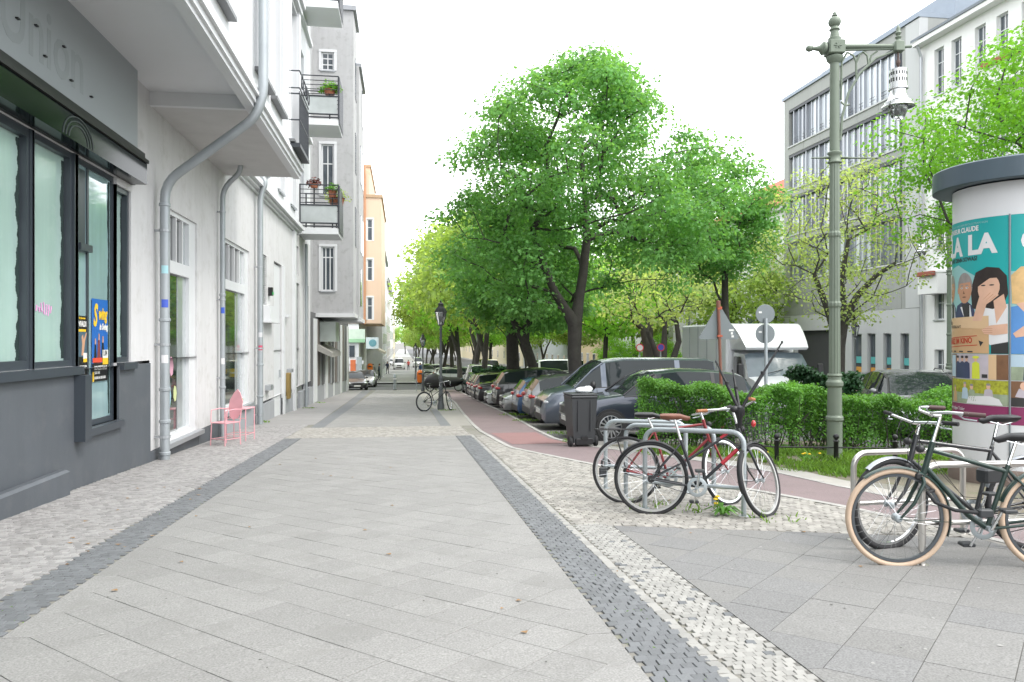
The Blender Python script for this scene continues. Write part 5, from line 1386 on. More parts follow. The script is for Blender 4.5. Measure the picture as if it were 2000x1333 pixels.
# ---- advertising column
CX, CY, CR = 7.80, 8.8, .755
cz = G(8.8)
A0 = math.atan2(-CY, -CX)
col_t = thing('advertising_column', 'white advertising column with blue grey cap and cinema posters', 'poster column', (CX, CY, cz - .05), world=True)
m_colw = M('white column paint', (0.70, 0.71, 0.73), 0.45, var=0.03, scale=1.2, streak=0.05)
mb = MB(); mb.lathe([(CR + .05, cz - .1), (CR + .05, cz + .16), (CR + .02, cz + .2), (CR, cz + .2)], 64, (CX, CY, 0)); mb.build('plinth', M('brownish plinth', (.16, .12, .10), .85, var=.2, scale=4), col_t, smooth=40)
mb = MB(); mb.lathe([(CR, cz + .2), (CR, 3.34)], 96, (CX, CY, 0)); mb.build('drum', m_colw, col_t, smooth=40)
mb = MB(); mb.lathe([(CR - .02, 3.36), (.975, 3.34), (.99, 3.35), (.99, 3.585), (.975, 3.60), (.5, 3.70), (.001, 3.72)], 96, (CX, CY, 0)); mb.build('cap', M('blue grey cap', (0.075, 0.105, 0.13), 0.42, 0.2, var=0.08, scale=2, streak=.12), col_t, smooth=40)
def cyl(s, z, layer=0):
    a = A0 + s / CR; r = CR + .003 + .0009 * layer
    return (CX + r * math.cos(a), CY + r * math.sin(a), z)
def film(name, mat, poly, layer, parent, maxe=.05):
    bm = bmesh.new(); f = bm.faces.new([bm.verts.new((x, y, 0)) for x, y in poly]); bmesh.ops.triangulate(bm, faces=[f])
    for _ in range(6):
        es = [e for e in bm.edges if e.calc_length() > maxe and abs(e.verts[0].co.x - e.verts[1].co.x) > .02]
        if not es: break
        bmesh.ops.subdivide_edges(bm, edges=es, cuts=1); bmesh.ops.triangulate(bm, faces=bm.faces)
    for v in bm.verts: v.co = cyl(v.co.x, v.co.y, layer)
    me = bpy.data.meshes.new(name); bm.to_mesh(me); bm.free(); me.materials.append(mat)
    o = link(name, me, parent)
    return o
def ctext(txt, size, s, z, mat, layer, parent, sx=1.0, bold=0.0, rot=0.0):
    vs, fs = text_geo(txt, size, .0004, sx=sx, bold=bold, maxedge=.07)
    c, d = math.cos(rot), math.sin(rot)
    mb = MB(); mb.add([cyl(s + x * c - y * d, z + x * d + y * c, layer + 1 + q * 500) for x, y, q in vs], fs); return mb.build('lettering', mat, parent, fixn=False)
def el(cx, cz_, a, b, n=18, t0=0, t1=2 * PI, rot=0): 
    return [(cx + a * math.cos(t) * math.cos(rot) - b * math.sin(t) * math.sin(rot), cz_ + a * math.cos(t) * math.sin(rot) + b * math.sin(t) * math.cos(rot)) for t in [t0 + (t1 - t0) * i / n for i in range(n)]]
m_teal = M('poster teal', (.012, .36, .36), .4, var=.1, scale=1); m_tealp = M('poster pale teal', (.28, .52, .52), .4)
m_skin1 = M('print skin tan', (.52, .27, .16), .4, var=.15, scale=7); m_skin2 = M('print skin light', (.68, .42, .30), .4, var=.15, scale=7)
m_hairg = M('print grey hair', (.28, .26, .25), .4, var=.4, scale=14); m_hairb = M('print dark hair', (.03, .02, .018), .35, var=.5, scale=10); m_hairy = M('print blond hair', (.68, .45, .2), .4, var=.3, scale=12)
m_suit = M('print navy jacket', (.04, .055, .12), .4, var=.3, scale=4); m_shirt = M('print white shirt', (.72, .72, .73), .4, var=.12, scale=5); m_bluec = M('print blue coat', (.10, .28, .62), .4, var=.25, scale=3)
m_card = M('print cardboard', (.56, .36, .19), .4, var=.1, scale=3); m_cardl = M('print pale cardboard', (.66, .46, .27), .4); m_stamp = M('stamp red', (.5, .05, .02), .5); m_ink = M('print ink', (.03, .03, .03), .5); m_purp = M('poster plum', (.24, .03, .11), .4); m_lime = M('print lime coat', (.62, .68, .05), .4); m_leafp = M('print foliage', (.35, .36, .03), .5, var=.9, scale=25); m_lilac = M('print lilac wall', (.5, .45, .5), .45, var=.2, scale=5)
m_sage = M('print sage', (.3, .36, .25), .45, var=.4, scale=9); m_brn = M('print brown', (.2, .1, .05), .45, var=.4, scale=9); m_skyp = M('print sky', (.45, .58, .68), .4)

def rect(a, b, c, d): return [(a, c), (b, c), (b, d), (a, d)]
def poster_left(S, T, lab):
    """one cinema sheet; S = left edge along the drum, T = right edge"""
    p = film('cinema_poster', m_teal, rect(S, T, 1.25, 2.93), 0, col_t); p['label'] = lab
    W = T - S
    film('glow', m_tealp, [(S, 1.26), (T - .25, 1.26), (T - .35, 2.2), (S + .5, 2.38), (S, 2.3)], 1, p)
    ctext('MONSIEUR CLAUDE', .085, T - 1.00, 2.785, m_shirt, 2, p, sx=.86, bold=.003); ctext('VOM REGISSEUR UND DEM ERFOLGSTEAM VON', .036, T - 1.0, 2.865, m_tealp, 2, p)
    ctext('LA', .33, T - .95, 2.50, m_shirt, 2, p, sx=.9, bold=.014); ctext('LA', .33, T - .50, 2.50, m_shirt, 2, p, sx=.95, bold=.016); ctext('OH', .33, T - 1.42, 2.50, m_shirt, 2, p, sx=.9, bold=.014)
    ctext('WER AHNT DENN SOWAS?', .075, T - 1.08, 2.415, m_ink, 2, p, sx=.78, bold=.002)
    # man at the edge, man in navy jacket, dark haired woman with a hand at her mouth
    for (cx, cy, hair, skin, k) in ((T - .90, 2.06, m_hairg, m_skin1, .9), (T - .56, 2.05, m_hairg, m_skin1, 1.0)):
        film('jacket', m_suit, [(cx - .27 * k, 1.6), (cx + .2 * k, 1.6), (cx + .15 * k, 1.84), (cx + .02, 1.93), (cx - .16 * k, 1.86)], 2, p)
        film('hair', hair, el(cx, cy + .05, .135 * k, .175 * k), 3, p); film('face', skin, el(cx + .004, cy, .118 * k, .165 * k), 4, p); film('ear', skin, el(cx - .122 * k, cy, .02, .04), 4, p)
        film('hairline', hair, [(cx - .12 * k, cy + .09), (cx + .11 * k, cy + .1), (cx + .07 * k, cy + .18), (cx - .07 * k, cy + .18)], 5, p)
        for d in (-.045, .05): film('eye', m_shirt, el(cx + d * k, cy + .03, .022, .012, 10), 5, p); film('iris', m_ink, el(cx + d * k + .004, cy + .03, .009, .010, 8), 6, p); film('brow', hair, el(cx + d * k, cy + .062, .03, .008, 8), 5, p)
        film('nose', m_brn, [(cx - .012, cy + .0), (cx + .016, cy - .045), (cx - .022, cy - .045)], 5, p); film('mouth', m_brn, el(cx, cy - .085, .035, .010, 10), 5, p)
        film('collar', m_shirt, [(cx - .08, 1.84), (cx + .1, 1.86), (cx + .14, 1.62), (cx + .05, 1.62)], 3, p); film('neckerchief', m_ink, [(cx - .05, 1.88), (cx + .09, 1.88), (cx + .09, 1.63), (cx + .02, 1.63)], 3.5, p)
    cx, cy = T - .22, 2.06
    film('hair', m_hairb, [(cx - .21, 1.82), (cx - .23, 2.05), (cx - .16, 2.26), (cx - .02, 2.32), (cx + .12, 2.3), (cx + .2, 2.2), (cx + .215, 1.98), (cx + .15, 1.8), (cx, 1.76)], 3, p)
    film('blouse', m_shirt, [(cx - .16, 1.6), (cx - .13, 1.84), (cx + .05, 1.80), (cx + .215, 1.86), (cx + .215, 1.4), (cx + .02, 1.36)], 4, p)
    film('face', m_skin2, el(cx + .0, cy, .128, .165, rot=-.15), 5, p)
    for d in (-.05, .05): film('eye', m_ink, el(cx + d - .01, cy + .035, .03, .009, 8), 6, p)
    film('fringe', m_hairb, [(cx - .13, cy + .02), (cx - .11, cy + .16), (cx + .03, cy + .19), (cx + .14, cy + .12), (cx + .02, cy + .12)], 6, p)
    film('neck', m_skin2, [(cx + .06, 1.9), (cx + .17, 1.98), (cx + .2, 1.82), (cx + .09, 1.62)], 5, p)
    film('hand', m_skin2, [(cx - .2, 1.66), (cx - .14, 1.86), (cx - .1, 1.98), (cx - .03, 2.03), (cx + .06, 2.0), (cx + .12, 1.97), (cx + .04, 1.9), (cx - .02, 1.86), (cx - .08, 1.66)], 7, p)
    for k in range(3): film('finger_gap', m_skin1, [(cx - .06 + .035 * k, 1.92 - .01 * k), (cx - .055 + .035 * k, 1.92 - .01 * k), (cx + .03 + .03 * k, 2.0 - .02 * k), (cx + .025 + .03 * k, 2.005 - .02 * k)], 8, p)
    film('skirt', m_ink, rect(T - .24, T - .004, 1.255, 1.5), 3, p); film('skirt', m_teal, rect(T - .24, T - .19, 1.255, 1.56), 3.5, p)
    film('box', m_card, [(S, 1.255), (T - .21, 1.255), (T - .215, 1.72), (S, 1.70)], 5, p); film('box_flap', m_cardl, [(S, 1.60), (T - .215, 1.56), (T - .215, 1.72), (S, 1.70)], 6, p)
    film('hand', m_skin2, [(T - .3, 1.55), (T - .2, 1.6), (T - .01, 1.62), (T - .01, 1.5), (T - .15, 1.48), (T - .27, 1.5)], 8, p)
    for k in range(3): film('finger_gap', m_skin1, rect(T - .28, T - .17, 1.51 + .025 * k, 1.515 + .025 * k), 9, p)
    ctext('MÄRZ IM KINO', .10, T - .98, 1.36, m_stamp, 7, p, sx=.82, bold=.003, rot=.05)
    fr = [(T - 1.02, 1.325), (T - .36, 1.36), (T - .36, 1.475), (T - 1.02, 1.44)]
    for a, b in zip(fr, fr[1:] + fr[:1]): film('stamp_frame', m_stamp, [(a[0], a[1] - .005), (b[0] + .006, b[1] - .005), (b[0] + .006, b[1] + .005), (a[0], a[1] + .005)], 7, p)
    ctext('PARIS', .06, T - 1.02, 1.62, m_ink, 7, p); ctext('IHRE HERKUNFT', .05, T - .95, 1.575, m_ink, 7, p, sx=.9)
    film('recycle_mark', m_ink, el(T - .31, 1.385, .035, .045, 3, rot=.3), 7, p)
    for k in range(4): film('credit_line', m_ink, rect(T - .98 + .16 * k, T - .9 + .16 * k, 1.268, 1.285), 7, p)
    # two rows of film stills
    q = film('film_still', m_lilac, rect(S, T, .935, 1.243), 0, col_t)
    film('curtain', m_brn, rect(S + .05, S + .45, .937, 1.242), 1, q); film('pillar', m_brn, rect(T - .13, T - .004, .937, 1.242), 1, q); film('doorway', m_cardl, rect(T - .22, T - .13, .937, 1.242), 1, q); film('view', m_skyp, rect(S + .25, S + .42, .95, 1.23), 1.5, q)
    for k, (x, m) in enumerate(((T - .70, m_suit), (T - .60, m_suit), (T - .52, m_suit), (T - .38, m_lime))):
        film('coat', m, [(x - .055, .94), (x + .055, .94), (x + .05, 1.13), (x, 1.16), (x - .05, 1.13)], 2 + k * .3, q); film('head', m_skin2, el(x, 1.185, .024, .034, 10), 3 + k * .3, q); film('hair', m_hairb if k < 3 else m_lime, el(x, 1.208, .03 if k < 3 else .05, .018, 8), 3.2 + k * .3, q)
    film('handbag', m_ink, rect(T - .3, T - .23, .955, 1.0), 3, q)
    q = film('film_still', m_sage, rect(S, T, .622, .928), 0, col_t)
    film('foliage', m_leafp, [(S + .3, .76), (T - .005, .76), (T - .005, .926), (S + .3, .926)], 1, q); film('curtain', m_brn, rect(S, S + .28, .624, .926), 1, q)
    film('tablecloth', m_shirt, [(T - .52, .626), (T - .06, .626), (T - .1, .70), (T - .2, .735), (T - .48, .72)], 3, q)
    for k, (x, m, z) in enumerate(((T - .78, m_card, .70), (T - .55, m_skyp, .75), (T - .22, m_lilac, .745), (T - .44, m_sage, .73))):
        film('coat', m, [(x - .06, z - .07), (x + .06, z - .07), (x + .045, z + .06), (x, z + .085), (x - .045, z + .06)], 2 + k * .3, q); film('head', m_skin2, el(x, z + .105, .025, .034, 10), 2.2 + k * .3, q); film('hair', m_hairg, el(x, z + .13, .027, .015, 8), 2.4 + k * .3, q)
    q = film('plum_band', m_purp, rect(S, T, .40, .617), 0, col_t)
    ctext('Den vollständigen Trailer', .062, T - 1.05, .53, m_shirt, 1, q, sx=.78); ctext('hier online ansehen.', .062, T - .9, .455, m_shirt, 1, q, sx=.82, bold=.002)
poster_left(-1.30, -.118, 'cinema poster with people and a cardboard box left of the seam')
S, T = -.095, 1.1
p = film('cinema_poster', m_teal, rect(S, T, 1.25, 2.93), 0, col_t); p['label'] = 'cinema poster with a blond woman right of the seam'
film('glow', m_tealp, rect(S, T, 1.26, 2.25), 1, p); ctext('OH', .33, S + .1, 2.50, m_shirt, 2, p, sx=.9, bold=.014)
film('hair', m_hairy, [(S + .01, 1.86), (S, 2.2), (S + .1, 2.3), (S + .28, 2.3), (S + .38, 2.1), (S + .36, 1.8)], 3, p); film('face', m_skin2, el(S + .27, 2.05, .10, .16), 4, p); film('coat', m_bluec, [(S, 1.255), (S, 1.82), (S + .12, 1.84), (S + .3, 1.7), (S + .3, 1.255)], 4, p)
film('hand', m_skin2, [(S + .05, 1.86), (S + .16, 1.72), (S + .3, 1.68), (S + .3, 1.8), (S + .16, 1.88)], 5, p); film('hand', m_skin2, [(S + .02, 1.5), (S + .14, 1.6), (S + .3, 1.6), (S + .3, 1.5), (S + .05, 1.45)], 6, p)
film('box', m_cardl, rect(S + .15, T, 1.255, 1.72), 5, p)
q = film('film_still', m_skyp, rect(S, T, .935, 1.243), 0, col_t); film('meadow', m_sage, rect(S, S + .2, .937, 1.1), 1, q); film('coat', m_suit, [(S + .12, .937), (S + .4, .937), (S + .38, 1.1), (S + .2, 1.13), (S + .13, 1.08)], 2, q); film('head', m_brn, el(S + .24, 1.16, .05, .06), 3, q)
q = film('film_still', m_brn, rect(S, T, .622, .928), 0, col_t); film('blouse', m_lilac, [(S + .04, .74), (S + .2, .72), (S + .22, .82), (S + .08, .84)], 1, q); film('head', m_skin2, el(S + .13, .87, .04, .05), 2, q); film('jacket', m_ink, rect(S, S + .3, .624, .73), 2, q)
film('plum_band', m_purp, rect(S, T, .40, .617), 0, col_t)
mb = MB(); mb.tube([cyl(-.1065, z, 6) for z in (cz + .2, 1.0, 2.0, 2.94)], .010, 6); mb.build('seam_rail', M('grey seam rail', (.2, .23, .25), .4, .5), col_t)

# ---- bike stands: bent steel hoops
def hoop(name, label, p, q, h, r, mat, group, bar=.33, brad=.12):
    t = thing(name, label, 'bike stand', ((p[0] + q[0]) / 2, (p[1] + q[1]) / 2, G((p[1] + q[1]) / 2)), world=True, group=group)
    a, b = Vector((p[0], p[1], G(p[1]) - .06)), Vector((q[0], q[1], G(q[1]) - .06)); d = (b - a); L = d.length; d.normalize(); up = Vector((0, 0, 1))
    A = [a, a + up * (h - brad + .06)]
    for k in range(1, 6): t_ = k / 6 * PI / 2; A.append(a + up * (h - brad + .06 + brad * math.sin(t_)) + d * brad * (1 - math.cos(t_)))
    A.append(a + up * (h + .06) + d * brad); A.append(b + up * (h + .06) - d * brad)
    for k in range(1, 6): t_ = k / 6 * PI / 2; A.append(b + up * (h - brad + .06 + brad * math.cos(t_)) - d * brad * (1 - math.sin(t_)))
    A += [b + up * (h - brad + .06), b]
    mb = MB(); mb.tube(A, r, 12); mb.build('hoop', mat, t, smooth=60)
    mb = MB(); mb.tube([a + up * bar + d * .001, b + up * bar], r * .8, 10); mb.build('cross_bar', mat, t, smooth=60)
    mb = MB()
    for c in (a, b): mb.lathe([(r + .025, 0.055), (r + .025, .064), (r, .066)], 12, tuple(c))
    mb.build('foot_plate', mat, t)
    return t
SG = 'galvanised bike stands'; RGp = 'stainless bike stands'
hoop('bike_stand', 'front galvanised bike hoop behind the black and red bicycle', (2.45, 7.60), (3.25, 7.02), .81, .024, m_galv, SG)
hoop('bike_stand', 'middle galvanised bike hoop with the red bicycle', (2.44, 8.25), (3.24, 7.72), .81, .024, m_galv, SG)
hoop('bike_stand', 'rear galvanised bike hoop with a lock hanging on its post', (2.40, 8.96), (3.22, 8.48), .81, .024, m_galv, SG)
hoop('bike_stand', 'stainless bike hoop behind the dark bicycle at right', (3.69, 5.90), (4.75, 5.98), .72, .024, m_inox, RGp, bar=.36)
hoop('bike_stand', 'stainless bike hoop behind the green bicycle', (3.71, 5.08), (4.70, 5.02), .72, .024, m_inox, RGp, bar=.36)
lk = thing('bike_lock', 'black folding bike lock hanging on the rear galvanised hoop', 'lock', (2.40, 8.96, G(8.96) + .26))
mb = MB(); mb.tube([(.05 * math.cos(a), -.01 + .03 * math.sin(a), .03 + .06 * math.sin(a * 1.0) ) for a in [2 * PI * k / 14 for k in range(14)]], .014, 6, closed=True); mb.build('shackle', m_rubber, lk)
mb = MB(); mb.bbox(-.09, .0, -.06, -.02, -.12, .0, .012); mb.build('lock_body', m_plast, lk)

# ---- signs seen from behind
ts = thing('warning_sign', 'grey back of a triangular warning sign on a rusty red pole', 'road sign', (6.52, 15.2, G(15.2)), rad(-9))
mb = MB(); mb.tube([(.06, 0, -.1), (0, 0, 1.55), (-.04, 0, 2.82)], .032, 8); mb.lathe([(.045, 2.7), (.045, 2.84), (.01, 2.85)], 10, (-.04, 0, 0)); mb.build('pole', M('red brown pole', (.20, .08, .055), .6, var=.25, scale=6), ts, smooth=40)
tri = [(-.415, 0), (-.38, -.04), (.38, -.04), (.415, 0), (.03, .66), (-.03, .66)]
mb = MB(); mb.prism([(x - .02, y + 2.08) for x, y in tri], lambda x, y: (x, .035, y), lambda x, y: (x, .05, y)); mb.build('sign_plate', m_signg, ts)
mb = MB(); mb.box(-.06, .04, -.035, .033, 2.09, 2.13); mb.box(-.06, .03, -.035, .033, 2.66, 2.72); mb.build('clamp', M('orange clamp', (.45, .1, .05), .5), ts)
for (a, b, c, d) in ((.21, .31, 2.21, 2.25), (.25, .29, 2.14, 2.19), (.26, .31, 2.08, 2.125)):
    mb = MB(); mb.box(a - .02, b - .02, .031, .034, c, d); mb.build('sticker', m_pwh, ts)
rs = thing('round_signs', 'two grey round sign backs one above the other on a grey pole', 'road sign', (8.17, 16.5, G(16.5) + ROAD), rad(-8)); rs.name = 'traffic_sign'
mb = MB(); mb.tube([(.0, 0, -.1), (0, 0, 2.72)], .038, 10); mb.build('pole', m_galv, rs, smooth=40)
for z in (2.82, 2.37):
    mb = MB(); mb.lathe([(.001, .045), (.215, .045), (.22, .05), (.22, .06), (.001, .06)], 28, (0, 0, z), 'y'); mb.build('sign_plate', m_signg, rs, smooth=40)
    mb = MB(); mb.box(-.15, -.08, .040, .044, z + .02, z + .06); mb.build('sticker', m_pwh, rs)
for (lb, x, y, c1, c2) in (('small round red ringed no stopping sign before the straight dark trunk', 12.6, 40, (.6, .03, .04), (.7, .66, .66)), ('small round blue no parking sign before the vase shaped tree', 13.6, 39.5, (.55, .03, .05), (.06, .06, .35))):
    t = thing('parking_sign', lb, 'road sign', (x, y, G(y) + ROAD), rad(-8), 'round signs under the budding trees')
    mb = MB(); mb.tube([(0, 0, 0), (0, 0, 2.6)], .035, 6); mb.build('pole', m_galv, t)
    mb = MB(); mb.lathe([(.001, -.06), (.21, -.06), (.21, -.04), (.001, -.04)], 20, (0, 0, 2.75), 'y'); f = mb.build('sign_plate', M('sr' + lb[12:16], c1, .4), t)
    mb = MB(); mb.lathe([(.001, -.066), (.16, -.066), (.16, -.061)], 20, (0, 0, 2.75), 'y'); mb.build('sign_face', M('sf' + lb[12:16], c2, .4), f)

# ---- wheelie bin
wbn = thing('wheelie_bin', 'dark grey wheelie bin at the edge of the cycle path', 'bin', (3.30, 14.15, G(14.15)), rad(4))
mb = MB(); pts = [(-.2, -.24, .08), (.2, -.24, .08), (.2, .2, .08), (-.2, .2, .08), (-.245, -.27, .9), (.245, -.27, .9), (.245, .27, .9), (-.245, .27, .9)]
mb.add(pts, [(3, 2, 1, 0), (0, 1, 5, 4), (1, 2, 6, 5), (2, 3, 7, 6), (3, 0, 4, 7), (4, 5, 6, 7)])
for x in (-.12, .12): mb.box(x - .012, x + .012, -.283, -.262, .3, .86)
mb.build('body', m_plast, wbn)
mb = MB(); mb.bbox(-.258, .258, -.285, .28, .9, .95, .015); mb.build('rim', m_plast, wbn)
mb = MB(); mb.bbox(-.26, .26, -.27, .30, .955, .985, .012); mb.tube([(-.22, .33, .93), (.22, .33, .93)], .016, 6); mb.build('lid', m_plast, wbn)
mb = MB(); mb.bbox(-.17, .17, -.27, -.2, .04, .16, .01); mb.box(-.06, .06, -.285, -.271, .15, .2); mb.build('foot_step', m_black, wbn)
for s in (-1, 1):
    mb = MB(); mb.lathe([(.01, -.03), (.09, -.03), (.1, -.015), (.1, .015), (.09, .03), (.01, .03)], 16, (s * .245, -.16, .1), 'x'); mb.build('wheel', m_rubber, wbn, smooth=40)
bag = thing('plastic_bag', 'white plastic bag lying on the wheelie bin lid', 'bag', (3.38, 14.2, G(14.2) + .985))
mb = MB(); k = len(mb.v); mb.ell((0, 0, .05), (.17, .13, .06), 14, 8); mb.ell((.08, 0, .07), (.09, .09, .06), 10, 6)
mb.v = [(x + R.uniform(-.012, .012), y + R.uniform(-.012, .012), max(.0, z + R.uniform(-.01, .01))) for x, y, z in mb.v]; mb.build('film', M('white plastic film', (.75, .77, .78), .35), bag, smooth=70)

# ---- low iron fence in front of the hedge
fl = [(4.85, 11.9), (5.68, 11.12), (6.5, 10.85), (7.3, 10.6), (8.2, 10.35)]
fe = thing('low_fence', 'low black iron fence with knob topped posts before the hedge', 'fence', (6.5, 11, G(11)), world=True)
for x, y in fl:
    mb = MB(); mb.lathe([(.035, -.06), (.035, .30), (.05, .32), (.02, .35)], 8, (x, y, G(y))); mb.ell((x, y, G(y) + .385), (.045, .045, .045)); mb.build('post', m_black, fe, smooth=40)
for a, b in zip(fl, fl[1:]):
    for h in (.22,):
        mb = MB(); mb.tube([(a[0], a[1], G(a[1]) + h), (b[0], b[1], G(b[1]) + h)], .012, 6); mb.build('rail', m_black, fe)

# ---- bollard and litter bins
bo = thing('bollard', 'slim grey bollard standing at the far end of the pavement', 'bollard', (-.62, 57.2, G(57.2)))
mb = MB(); mb.lathe([(.11, -.05), (.11, .9), (.12, .92), (.12, .98), (.1, 1.02), (.1, 1.1), (.06, 1.17), (.001, 1.19)], 14); mb.build('post', m_galv, bo, smooth=40)
mb = MB(); mb.lathe([(.115, .78), (.117, .79), (.117, .86), (.115, .87)], 14); mb.build('band', m_pwh, bo)
mb = MB(); mb.lathe([(.16, -.02), (.16, .03), (.12, .05)], 14); mb.build('base_collar', m_plast, bo)
m_org = M('orange bin', (.72, .17, .02), .45, var=.08)
def litter(label, x, y, legs=True, s=1.0):
    t = thing('litter_bin', label, 'litter bin', (x, y, G(y)), 0, 'orange litter bins'); t.scale = (s, s, s)
    mb = MB(); mb.lathe([(.15, .6), (.2, .64), (.22, .9), (.22, 1.25), (.2, 1.36), (.12, 1.44), (.001, 1.47)], 16); mb.build('drum', m_org, t, smooth=40)
    mb = MB(); mb.bbox(-.13, .13, -.235, -.205, 1.18, 1.27, .01); mb.build('slot', m_black, t)
    mb = MB()
    for a in ((-.26,), (.26,)): mb.tube([(a[0], 0, -.02), (a[0], 0, 1.3), (a[0] * .8, 0, 1.32)], .03, 6)
    mb.build('stand', m_galv, t)
litter('orange litter bin on a two legged stand right of the far pavement', 1.15, 54.0)
litter('orange litter bin beside the two people on the left', -3.35, 79, s=1.25)

# ---- pink metal chair and table
m_pink = M('pink metal paint', (.72, .36, .40), .45, var=.1, scale=6)
ch = thing('chair', 'pink metal garden chair with a leaf shaped back', 'chair', (-3.42, 15.55, G(15.55)), rad(-35))
mb = MB(); mb.bbox(-.19, .19, -.19, .19, .43, .45, .008); mb.build('seat', m_pink, ch)
for x, y in ((-.18, -.18), (.18, -.18), (-.18, .18), (.18, .18)): mb = MB(); mb.tube([(x * 1.08, y * 1.08, 0), (x, y, .44)], .011, 6); mb.build('leg', m_pink, ch)
mb = MB()
for z in (.13,): mb.tube([(-.19, -.19, z), (.19, -.19, z), (.19, .19, z), (-.19, .19, z)], .008, 5, closed=True)
mb.build('stretcher', m_pink, ch)
mb = MB(); mb.prism([(-.02, .47), (.1, .52), (.18, .68), (.17, .85), (.08, 1.0), (0, 1.07), (-.08, 1.0), (-.17, .85), (-.18, .68), (-.1, .52)], lambda x, z: (x, .20 + (z - .45) * .16, z), lambda x, z: (x, .212 + (z - .45) * .16, z)); mb.build('backrest', m_pink, ch)
mb = MB(); mb.tube([(-.18, .19, .44), (-.19, .22, .7)], .01, 5); mb.tube([(.18, .19, .44), (.19, .22, .7)], .01, 5)
for s in (-1, 1): mb.tube([(s * .19, .22, .68), (s * .21, .05, .7), (s * .2, -.17, .68), (s * .19, -.19, .44)], .01, 5)
mb.build('armrest', m_pink, ch)
tb = thing('table', 'small pink metal garden table by the second shop window', 'table', (-3.36, 16.55, G(16.55)), rad(-12))
mb = MB(); mb.bbox(-.24, .24, -.24, .24, .66, .68, .008); mb.build('tabletop', m_pink, tb)
for x, y in ((-.22, -.22), (.22, -.22), (-.22, .22), (.22, .22)): mb = MB(); mb.tube([(x, y, 0), (x, y, .66)], .012, 6); mb.build('leg', m_pink, tb)
mb = MB()
for i in range(5): mb.tube([(-.22 + .11 * i, -.23, .48), (-.22 + .11 * i, -.23, .66)], .006, 4)
mb.tube([(-.22, -.23, .48), (.22, -.23, .48)], .008, 4); mb.build('apron_bars', m_pink, tb)
mb = MB(); mb.tube([(-.22, -.22, .14), (.22, -.22, .14), (.22, .22, .14), (-.22, .22, .14)], .008, 5, closed=True); mb.build('stretcher', m_pink, tb)
pt = thing('flower_pot', 'small white pot with a green plant on the pink table', 'plant pot', (-3.4, 16.6, G(16.55) + .68))
mb = MB(); mb.lathe([(.001, 0), (.045, 0), (.06, .09), (.05, .09), (.001, .08)], 12); mb.build('pot', m_pwh, pt, smooth=40)
V, Q = leaves([(0, 0, .14)], [.1], 60, .05, NR); np_mesh('leaves', V, Q, lf_hedge, pt)
# potted plants on the balconies
def potted(label, x, y, z, r, n, mat, pot=True, h=.25, st=0):
    t = thing('potted_plant', label, 'plant pot', (x, y, z), 0, 'plants on the balconies')
    if pot:
        mb = MB(); mb.lathe([(.001, 0), (r * .5, 0), (r * .65, h), (r * .7, h), (r * .5, h - .01), (.001, h - .02)], 12); mb.build('pot', M('terracotta', (.36, .13, .07), .8, var=.15), t, smooth=40)
    if st: mb = MB(); mb.tube([(0, 0, -st), (0, 0, .01)], .03, 6); mb.lathe([(.14, -st), (.14, -st + .03), (.02, -st + .04)], 10); mb.build('plant_stand', m_black, t)
    V, Q = leaves([(0, 0, h + r * .5), (r * .4, 0, h + r * .3), (-r * .4, .1, h + r * .3)], [r, r * .8, r * .8], n, .10, NR); np_mesh('leaves', V, Q, mat, t)
    mb = MB(); mb.tube([(0, 0, h * .5), (.02, 0, h + r * .6)], .012, 4); mb.build('stem', m_barkl, t)
potted('terracotta pot with green plant at the corner of the lowest balcony', -2.75, 30.75, 7.0, .26, 70, lf_hedge, h=.3, st=1.23)
potted('reddish plant on the left of the lowest balcony', -3.5, 31.2, 7.45, .26, 60, M('reddish leaves', (.16, .05, .04), .7), h=.15, st=1.68)
potted('trailing green plant on the middle balcony rail', -2.85, 30.7, 11.0, .36, 150, lf_bright, h=.2, st=1.01)
potted('spindly light green sapling rising from the lowest balcony', -2.7, 32.0, 6.9, .5, 60, lf_sparse, h=.3, st=1.13)

